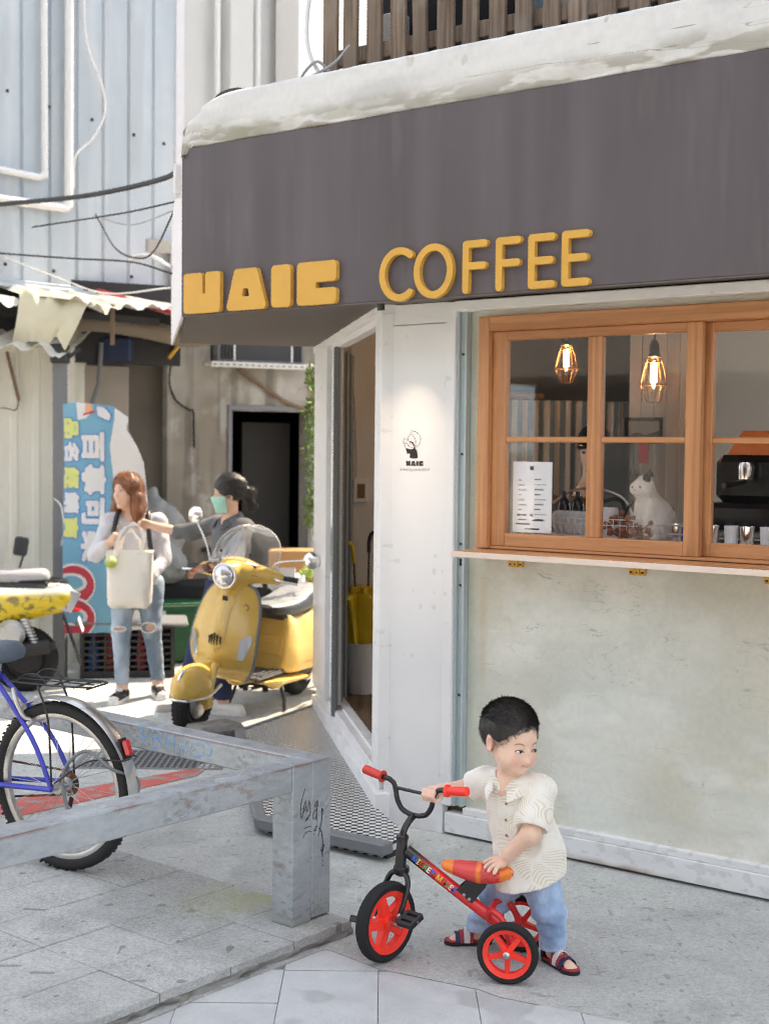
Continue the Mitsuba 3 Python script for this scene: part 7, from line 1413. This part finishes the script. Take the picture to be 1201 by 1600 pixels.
# pendant lamps with wire cages
M('socket', (.03, .045, .045), .4)
M('cage', (.25, .13, .05), .4, metal=.6)
scene['m_bulb'] = {'type': 'thindielectric', 'int_ior': 1.5, 'specular_transmittance': {'type': 'rgb', 'value': [.98, .80, .52]}}
def pendant(x, y, z, lab):
    p = thing('pendant_lamp', lab, 'lamp', 'cage lamps hanging inside the coffee shop'); at = lambda m: mv(m, x, y, z)
    part(p, 'cord', at(tube([(0, 0, .15), (0, 0, 2.64 - z)], .005, 6)), 'm_black')
    part(p, 'socket', at(lathe([(0, .155), (.012, .155), (.022, .13), (.026, .09), (.032, .082), (.032, .076), (.022, .07), (0, .07)], 20)), 'm_socket', smooth=30)
    bl = part(p, 'bulb', at(lathe([(.014, .07), (.022, .045), (.032, .0), (.034, -.03), (.027, -.06), (.012, -.078), (.001, -.082)], 20, caps=False)), 'm_bulb', smooth=True)
    scene[bl + '__filament'] = {**mikit.ply(at(cat([tube([(a, b, .045), (a, b, -.045)], .0042, 6) for a, b in ((.010, 0), (-.010, 0), (0, .010), (0, -.010))])), 'm_cage'), 'emitter': {'type': 'area', 'radiance': {'type': 'rgb', 'value': [40.0, 26.0, 13.0]}}}
    w = []
    for k in range(8):
        a = 2 * math.pi * k / 8; w.append(tube(spline([(r * math.cos(a), r * math.sin(a), h) for r, h in ((.028, .075), (.045, .02), (.062, -.055), (.058, -.075), (.035, -.135), (.022, -.140))], 4), .0016, 5))
    w += [mv(ring(.0625, .0022, 28, 5, 'z'), 0, 0, -.058), mv(ring(.022, .0018, 20, 5, 'z'), 0, 0, -.140), mv(ring(.036, .0016, 24, 5, 'z'), 0, 0, .05)]
    part(p, 'cage', at(cat(w)), 'm_cage')
pendant(1.275, 6.6, 2.07, 'larger lit cage lamp hanging in the middle window panes')
pendant(1.04, 8.0, 2.23, 'smaller lit cage lamp hanging in the left window pane')
# menu sheet behind the glass
SFM = lambda m: SF(mv(m, x=-.036))
mn = thing('menu_sheet', 'white printed menu sheet standing behind the lower left pane', 'menu')
part(mn, 'sheet', SFM(bx(-3.062, -2.872, .062, .065, 1.345, 1.645)), 'm_paper')
scene['m_acryl'] = {'type': 'thindielectric', 'int_ior': 1.3}
part(mn, 'holder', SFM(TM([(-3.072, .0605, 1.29), (-2.862, .0605, 1.29), (-2.862, .0605, 1.68), (-3.072, .0605, 1.68)], [(0, 1, 2), (0, 2, 3)])), 'm_acryl')
pr = [];
for i in range(9): pr += [(-3.035, 1.565 - .021 * i, .018 + .012 * (i % 3), .0035), (-2.955, 1.568 - .021 * i, .030 + .014 * ((i * 2) % 3), .0035)]
for x in (-3.04, -3.008, -2.976): pr.append((x, 1.415, .014, .008))
pr += [(-3.045, 1.378, .07, .006), (-3.0, 1.358, .07, .006), (-2.965, 1.395, .06, .004), (-2.978, 1.61, .018, .016)]
part(mn, 'print', SFM(cat([bx(x, x + w_, .0605, .0617, z, z + h_) for x, z, w_, h_ in pr])), 'm_inkgrey')
# walls and hangings
M('bead', lambda p, n, uv: mix((.50, .47, .43), (.60, .575, .54), fbm(p.x * 9, p.y * 9, p.z * 1.5, 3)), .7)
bw = thing('beadboard_partition', 'white grooved board partition behind the cat and the larger lamp', 'partition')
for i in range(6): part(bw, 'board', obox((1.27 + .062 * i, 7.05 - .012 * i, 1.42), (1, -.19, 0), (0, 0, 1), .060, 2.44, .03, .004), 'm_bead')
cv = []
for x in np.linspace(0, 1.05, 90): cv.append([(.62 + x * .985, 8.30 + .17 * x + .022 * math.sin(x * 62), z) for z in (.9, 1.3, 1.7, 2.0)])
def f_stripe(p, n, uv):
    s = p.x / .066; k = smoothstep(.46, .54, s - dr.floor(s)); return mix((.17, .215, .245), (.60, .54, .48), k)
M('stripe', f_stripe, .85)
solo('striped_curtain', shell(np.array(cv), .004), 'm_stripe', 'grey blue and cream striped curtain at the back of the coffee shop', 'curtain', smooth=60)
part(shop, 'dark_upper_wall', IN_BACK(bx(.3, 2.1, -.06, -.001, 1.95, 2.6)), 'm_charcoal')
for x, y, z, w_, h_, a, lab in ((1.03, 8.58, 1.93, .20, .14, 6, 'small white framed landscape photo hanging over the striped curtain'), (.80, 8.52, 1.91, .15, .15, -4, 'small white framed photo at the left edge of the window'), (1.29, 6.92, 1.80, .19, .13, 0, 'dark framed picture beside the white partition')):
    f = thing('picture', lab, 'picture'); c = lambda m: mv(rot(m, a, [0, 1, 0]), x, y, z)
    part(f, 'frame', c(bx(-w_ / 2, w_ / 2, -.006, .006, -h_ / 2, h_ / 2)), 'm_paper' if x < 1.2 else 'm_dark'); pc = part(f, 'print', c(bx(-w_ / 2 + .018, w_ / 2 - .018, -.0085, -.0065, -h_ / 2 + .018, h_ / 2 - .018)), 'm_innergrey')
    part(pc, 'dark_hill', c(upright(Polygon([(-w_ / 2 + .018, -h_ / 2 + .018), (w_ / 2 - .018, -h_ / 2 + .018), (w_ / 2 - .018, .0), (.01, -.022), (-.04, -.01), (-w_ / 2 + .018, -.03)]), -.0098, -.0088)), 'm_dark')
solo('wall_shelf', bx(.66, .96, 8.42, 8.56, 2.015, 2.045, .003), 'm_card', 'short wooden shelf at the left edge of the window', 'shelf')
solo('menu_board', obox((1.155, 6.98, 1.45), (1, -.1, 0), (0, 0, 1), .20, .58, .02, .004), 'm_bluegrey' if 'm_bluegrey' in scene else M('bluegrey', (.15, .185, .20), .7), 'grey blue board standing left of the white partition', 'board')
solo('red_notice', obox((1.292, 6.92, 1.70), (1, -.1, 0), (0, 0, 1), .05, .13, .01), 'm_bnred', 'small red notice beside the grey blue board', 'notice')
# the barista
ba = thing('person', 'person in a dark cap and brown apron standing inside behind the window', 'barista')
hd = V(1.10, 7.30, 1.70); A3 = head_axes((-.45, -.88, -.2)); S = Skin((.75, 7.0, .9), (1.45, 7.65, 1.88), .012)
S.cone((1.06, 7.35, .95), (1.06, 7.35, 1.28), .15, .15, .06).cone((1.06, 7.35, 1.28), (1.08, 7.33, 1.46), .15, .08, .05).cone((1.08, 7.33, 1.45), hd - V(0, 0, .07), .05, .05, .03)
L3, F3 = add_head(S, hd, A3)
for q_ in (-1, 1): S.chain([V(1.06, 7.35, 1.40) + A3[0] * .17 * q_, V(1.05, 7.28, 1.13) + A3[0] * .22 * q_, V(1.02, 7.10, 1.10) + A3[0] * .08 * q_], [.05, .042, .03], .02); S.egg(V(1.0, 7.06, 1.10) + A3[0] * .07 * q_, .038, k=.02)
b3 = S.mesh(2); part(ba, 'body', b3, 'm_skin', smooth=True); face(ba, b3, hd, A3, 1.0, F3)
M('apron', (.13, .085, .055), .85)
S = Skin((.75, 7.0, .88), (1.45, 7.65, 1.5), .014)
S.cone((1.06, 7.35, .92), (1.06, 7.35, 1.28), .165, .165, .06).cone((1.06, 7.35, 1.28), (1.08, 7.33, 1.42), .165, .09, .05)
for q_ in (-1, 1): S.chain([V(1.06, 7.35, 1.40) + A3[0] * .17 * q_, V(1.05, 7.29, 1.18) + A3[0] * .22 * q_], [.062, .056], .02)
S.cone((1.08, 7.33, 1.42), hd - V(0, 0, .05), .062, .08, .01, cut=True); part(ba, 'apron', S.mesh(2), 'm_apron', smooth=True)
S = Skin(hd - .2, hd + .2, .010); S.egg(L3(0, -.012, .045), V(.088, .102, .092), A3, .02); S.egg(L3(0, .09, -.05), V(.10, .09, .085), A3, .01, cut=True); S.plane_cut(L3(0, 0, -.05), (0, 0, -1), .01); S.cone(L3(0, .06, .05), L3(0, .13, .045), .06, .05, .01, flat=(A3[2], 4)); part(ba, 'cap', S.mesh(1), 'm_black', smooth=True)
# the cat
ct = thing('cat', 'white cat with dark ears sitting on the counter behind the window pane', 'cat')
M('catfur', lambda p, n, uv: mix((.62, .60, .57), (.72, .70, .67), fbm(p.x * 70, p.y * 70, p.z * 50, 3)), .9, spec=.1); M('catdark', (.05, .045, .045), .9, spec=.1); M('cateye', (.32, .36, .10), .1); M('catpink', (.50, .22, .19), .6)
c0 = V(1.115, 5.80, 1.323); f = unit(V(-.80, -.60, 0)); rr = unit(np.cross(f, UPV)); AC = np.array([rr, f, UPV])
C_ = lambda x, y, z: c0 + rr * x + f * y + UPV * z
S = Skin(c0 - [.2, .2, .01], c0 + [.2, .2, .36], .0042)
S.egg(C_(0, -.045, .078), V(.074, .088, .080), AC, .02).cone(C_(0, -.02, .12), C_(0, .025, .185), .062, .044, .03)
for q_ in (-1, 1):
    S.chain([C_(q_ * .026, .030, .14), C_(q_ * .026, .045, .07), C_(q_ * .026, .050, .012)], [.026, .019, .016], .015); S.egg(C_(q_ * .026, .060, .011), V(.017, .024, .012), AC, .01)
    S.egg(C_(q_ * .060, -.01, .045), V(.030, .060, .045), AC, .02); S.egg(C_(q_ * .058, .042, .012), V(.017, .028, .012), AC, .01)
hf_ = unit(f + V(-.12, -.2, -.22)); AH = head_axes(hf_); hc2 = C_(0, .048, .225); Hc = lambda x, y, z: hc2 + AH[0] * x + AH[1] * y + AH[2] * z
S.egg(hc2, V(.050, .046, .044), AH, .015); S.egg(Hc(0, .036, -.014), V(.022, .018, .015), AH, .012)
for q_ in (-1, 1): S.egg(Hc(q_ * .030, .014, -.014), V(.022, .022, .020), AH, .012); S.cone(Hc(q_ * .030, -.004, .034), Hc(q_ * .042, -.008, .070), .018, .004, .008, flat=(AH[1], 1.6))
S.chain([C_(.05, -.10, .025), C_(.10, -.05, .016), C_(.105, .02, .014), C_(.075, .065, .013)], [.020, .018, .016, .013], .01)
cm = S.mesh(2); part(ct, 'body', cat(cm, fuzz(cm, 5000, .003, .008, .0009, up=(0, 0, -.6), seed=6)), 'm_catfur', smooth=50)
for q_ in (-1, 1):
    part(ct, 'ear_patch', hull([Hc(q_ * .030 + a, -.004 + b, .040 + 0) for a in (-.022, .020) for b in (-.012, .013)] + [Hc(q_ * .043, -.008, .0755)]), 'm_catdark', smooth=30)
    e_ = part(ct, 'eye', ball(Hc(q_ * .0195, .0385, .004), (.0068,) * 3, 2), 'm_cateye', smooth=True); part(e_, 'pupil', ball(Hc(q_ * .0195, .0425, .004), (.0034, .0034, .0052), 2), 'm_black', smooth=True)
part(ct, 'head_patch', cat(ball(Hc(.026, .010, .026), (.024, .028, .022), 2), ball(Hc(-.026, .002, .030), (.019, .024, .018), 2), ball(C_(.02, -.115, .10), (.045, .035, .05), 2)), 'm_catdark', smooth=True); part(ct, 'nose', ball(Hc(0, .0545, -.008), (.0045, .004, .0035), 1), 'm_catpink', smooth=True)
# things on the counter
cz_ = 1.3225
dr_ = thing('dish_rack', 'white wire dish rack with white plates on the counter', 'dish rack')
RK = Frame(SF.p(-3.06, .20)[:2], (.8, -.6)); wr = []
for z in (.01, .06, .085): wr.append(tube([(0, 0, z), (.46, 0, z), (.46, .22, z), (0, .22, z)], .0022, 5, closed=True))
for x in np.linspace(0, .46, 16): wr += [tube([(x, 0, .085), (x, 0, .01), (x, .22, .01), (x, .22, .085)], .0016, 5)]
part(dr_, 'wires', mv(RK(cat(wr)), z=cz_), 'm_sheet')
for i in range(7):
    solo('plate', mv(RK(mv(rot(lathe([(0, 0), (.03, .002), (.048, .009), (.050, .011), (.03, .005), (0, .004)], 28), 78, [0, 1, 0]), .03 + .028 * i, .11, .058)), z=cz_), 'm_paper', 'white plate standing in the wire dish rack, %s from the left' % ('first', 'second', 'third', 'fourth', 'fifth', 'sixth', 'seventh')[i], 'plate', 'plates in the dish rack', smooth=40)
solo('steel_arch', mv(RK(tube(spline([(-.1, .30, .13), (.0, .30, .19), (.12, .30, .205), (.25, .30, .17), (.3, .30, .10), (.30, .30, .0)], 6), .006, 8)), z=cz_), 'm_chrome', 'thin steel tap arching over the dish rack', 'tap', smooth=60)
for i, x in enumerate((.0, .07, .15)):
    b_ = thing('syrup_bottle', ('dark bottle with yellow label left of the tap', 'dark bottle with yellow label in the middle of three', 'dark bottle with yellow label behind the dish rack')[i], 'bottle')
    part(b_, 'glass', mv(RK(mv(lathe([(0, 0), (.028, 0), (.03, .01), (.03, .12), (.024, .145), (.010, .165), (.010, .19), (0, .19)], 16), x - .02, .27, 0)), z=cz_), 'm_blackgloss', smooth=30); part(b_, 'label', mv(RK(mv(lathe([(.0303, .03), (.0308, .03), (.0308, .105), (.0303, .105)], 16, caps=False), x - .02, .27, 0)), z=cz_), 'm_bt3')
solo('canister', mv(SF(mv(lathe([(0, 0), (.04, 0), (.042, .004), (.042, .12), (.038, .128), (0, .13)], 24), -2.798, .36, 0)), z=cz_), 'm_paper', 'white canister on the counter right of the middle stile', 'canister', smooth=30)
co = thing('dried_coral', 'brown dried flowers on the counter beside the cat', 'dried flowers'); cs = []
r5 = np.random.default_rng(11); ob = SF.p(-2.645, .26)
for i in range(60):
    d = unit(r5.standard_normal(3) * [1, 1, .6] + [0, 0, .7]); L5 = .06 + .07 * r5.random(); e = ob + V(0, 0, cz_) + d * L5; cs += [tube([ob + V(0, 0, cz_), e], .002, 5), ball(e, .010 + .006 * r5.random(), 1)]
M('coral', (.24, .095, .045), .85); part(co, 'flowers', cat(cs), 'm_coral')
fa = solo('black_tap', mv(SF(cat(tube(spline([(-2.755, .42, 0), (-2.755, .42, .13), (-2.785, .40, .165), (-2.84, .38, .15)], 5), .008, 8), tube([(-2.755, .42, .10), (-2.705, .40, .155)], .007, 8))), z=cz_), 'm_black', 'black tap behind the white canister', 'tap', smooth=60)
# espresso machine and its neighbours in the right panes
em = thing('espresso_machine', 'black espresso machine with an orange hood in the right window', 'coffee machine')
M('orange', (.50, .13, .025), .35, clear=.4); EMF = Frame(SF.p(-2.42, .42)[:2], (.8, -.6))
E_m = lambda m: mv(EMF(m), z=cz_)
part(em, 'body', E_m(cat(bx(0, .62, .0, .36, .05, .16, .02), bx(0.02, .60, .12, .36, .16, .36, .03))), 'm_blackgloss'); part(em, 'hood', E_m(hull([(x, y, z) for x, y, z in ((.12, .02, .36), (.58, .02, .36), (.12, .34, .36), (.58, .34, .36), (.17, .06, .46), (.52, .06, .46), (.17, .30, .46), (.52, .30, .46))])), 'm_orange')
part(em, 'group_head', E_m(cat(*[mv(lathe([(0, 0), (.032, 0), (.035, .05), (.03, .07), (0, .07)], 20), x, .08, .26) for x in (.18, .42)])), 'm_chrome', smooth=30)
for x in (.18, .42): part(em, 'portafilter', E_m(tube([(x, .06, .25), (x - .02, -.10, .235)], .012, 8)), 'm_black')
part(em, 'steam_wand', E_m(tube(spline([(.05, .06, .30), (.03, .0, .24), (.035, -.02, .12)], 5), .006, 8)), 'm_chrome'); part(em, 'drip_tray', E_m(bx(.02, .60, -.06, .12, .02, .05, .006)), 'm_steel')
gd = thing('coffee_grinder', 'black coffee grinder standing on the espresso machine', 'grinder')
part(gd, 'body', E_m(mv(lathe([(0, .0), (.07, 0), (.075, .05), (.06, .10), (0, .11)], 24), .40, .18, .465)), 'm_black', smooth=30); part(gd, 'hopper', E_m(mv(lathe([(0, .11), (.05, .11), (.085, .20), (.085, .22), (0, .22)], 24), .40, .18, .465)), 'm_charcoal', smooth=30)
for i in range(6):
    x, y = -.02 + .075 * i, -.14 + .02 * (i % 2); solo('glass_jar' if i % 2 else 'steel_cup', E_m(mv(lathe([(0, 0), (.026, 0), (.030, .075), (.027, .075), (.023, .004), (0, .004)], 18), x, y, 0)), 'm_chrome' if i % 2 == 0 else 'm_bt0' if i == 1 else 'm_paper', ('small steel cup before the espresso machine, %s' % ('leftmost', '', 'second steel one', '', 'rightmost steel one', '')[i]) if i % 2 == 0 else ('blue cup' if i == 1 else 'white cup beside the blue cup' if i == 3 else 'white cup at the right end') + ' before the espresso machine', 'cup', smooth=30)
wb_ = []
for i in range(9): wb_.append(tube([(-.05 + .02 * i, -.21, 0), (-.07 + .024 * i, -.22, .07)], .0018, 5))
wb_ += [tube([(-.05, -.17, z), (.11, -.17, z), (.11 + z * .4, -.24, z), (-.05 - z * .3, -.24, z)], .002, 5, closed=True) for z in (.005, .035, .07)]
solo('wire_basket', E_m(cat(wb_)), 'm_steel', 'small wire basket before the espresso machine', 'basket')
# umbrella stand in the entrance
ub = V(-.128, 8.42, .205)
bu = thing('umbrella_stand', 'white bucket with an orange print holding umbrellas inside the entrance', 'umbrella stand')
part(bu, 'bucket', mv(lathe([(0, 0), (.085, 0), (.11, .30), (.114, .30), (.114, .312), (.104, .312), (.082, .01), (0, .01)], 32), *ub), 'm_innerwhite', smooth=30); part(bu, 'print', mv(rot(mv(rot(upright(Polygon([(-.05, .13), (.05, .17), (.045, .24), (-.02, .25)]), -.004, 0), -5, [1, 0, 0]), 0, -.094, 0), -10, [0, 0, 1]), *ub), 'm_orange')
M('umbyellow', lambda p, n, uv: mix((.56, .40, .012), (.68, .50, .03), fbm(p.x * 16, p.y * 16, p.z * 4, 3)), .55)
def umbrella(key_lab, base, top, mat, hmat, wid, hook):
    u = thing('umbrella', key_lab, 'umbrella'); ax = unit(top - base); e1 = unit(np.cross(ax, [0, 1, 0])); e2 = np.cross(ax, e1); Lh = np.linalg.norm(top - base); rows = []
    for t, w_ in ((0, .012), (.25, .055), (.55, .085), (.80, .115), (.97, .150), (1.0, .135), (1.0, .02)):
        rows.append([base + ax * t * Lh * .74 + w_ * wid * (1 + .38 * math.cos(8 * g_ + 2 * t)) * (e1 * math.cos(g_) + e2 * math.sin(g_)) * .75 for g_ in np.linspace(0, 2 * math.pi, 48, endpoint=False)])
    part(u, 'canopy', grid_mesh(np.array(rows)), mat, smooth=50); part(u, 'shaft', tube([base, top], .006, 8), 'm_dark')
    part(u, 'handle', tube(spline([top, top + ax * .06, top + ax * .11 + e1 * hook * .012, top + ax * .125 + e1 * hook * .04, top + ax * .10 + e1 * hook * .065], 6), .0125, 10), hmat, smooth=60)
umbrella('yellow umbrella with a yellow handle in the bucket inside the entrance', ub + V(-.02, .0, .10), ub + V(-.055, -.03, .80), 'm_umbyellow', 'm_umbyellow', 1.25, 1)
umbrella('umbrella with a black hooked handle behind the yellow one', ub + V(.03, .02, .06), ub + V(.035, .02, .86), 'm_umbyellow', 'm_black', .9, -1)
sb = thing('door_switch', 'small white switch box with a dark button on the inner wall of the entrance', 'switch')
w0 = IN_BACK.p(.16, 0, 1.42); part(sb, 'case', IN_BACK(bx(.10, .20, -.03, -.001, 1.36, 1.52, .006)), 'm_white'); part(sb, 'button', IN_BACK(bx(.125, .175, -.034, -.0305, 1.39, 1.48, .003)), 'm_rustpipe')
part(sb, 'wire', IN_BACK(tube([(.13, -.008, 1.52), (.12, -.008, 1.9), (.06, -.008, 2.62)], .004, 5)), 'm_sheet')
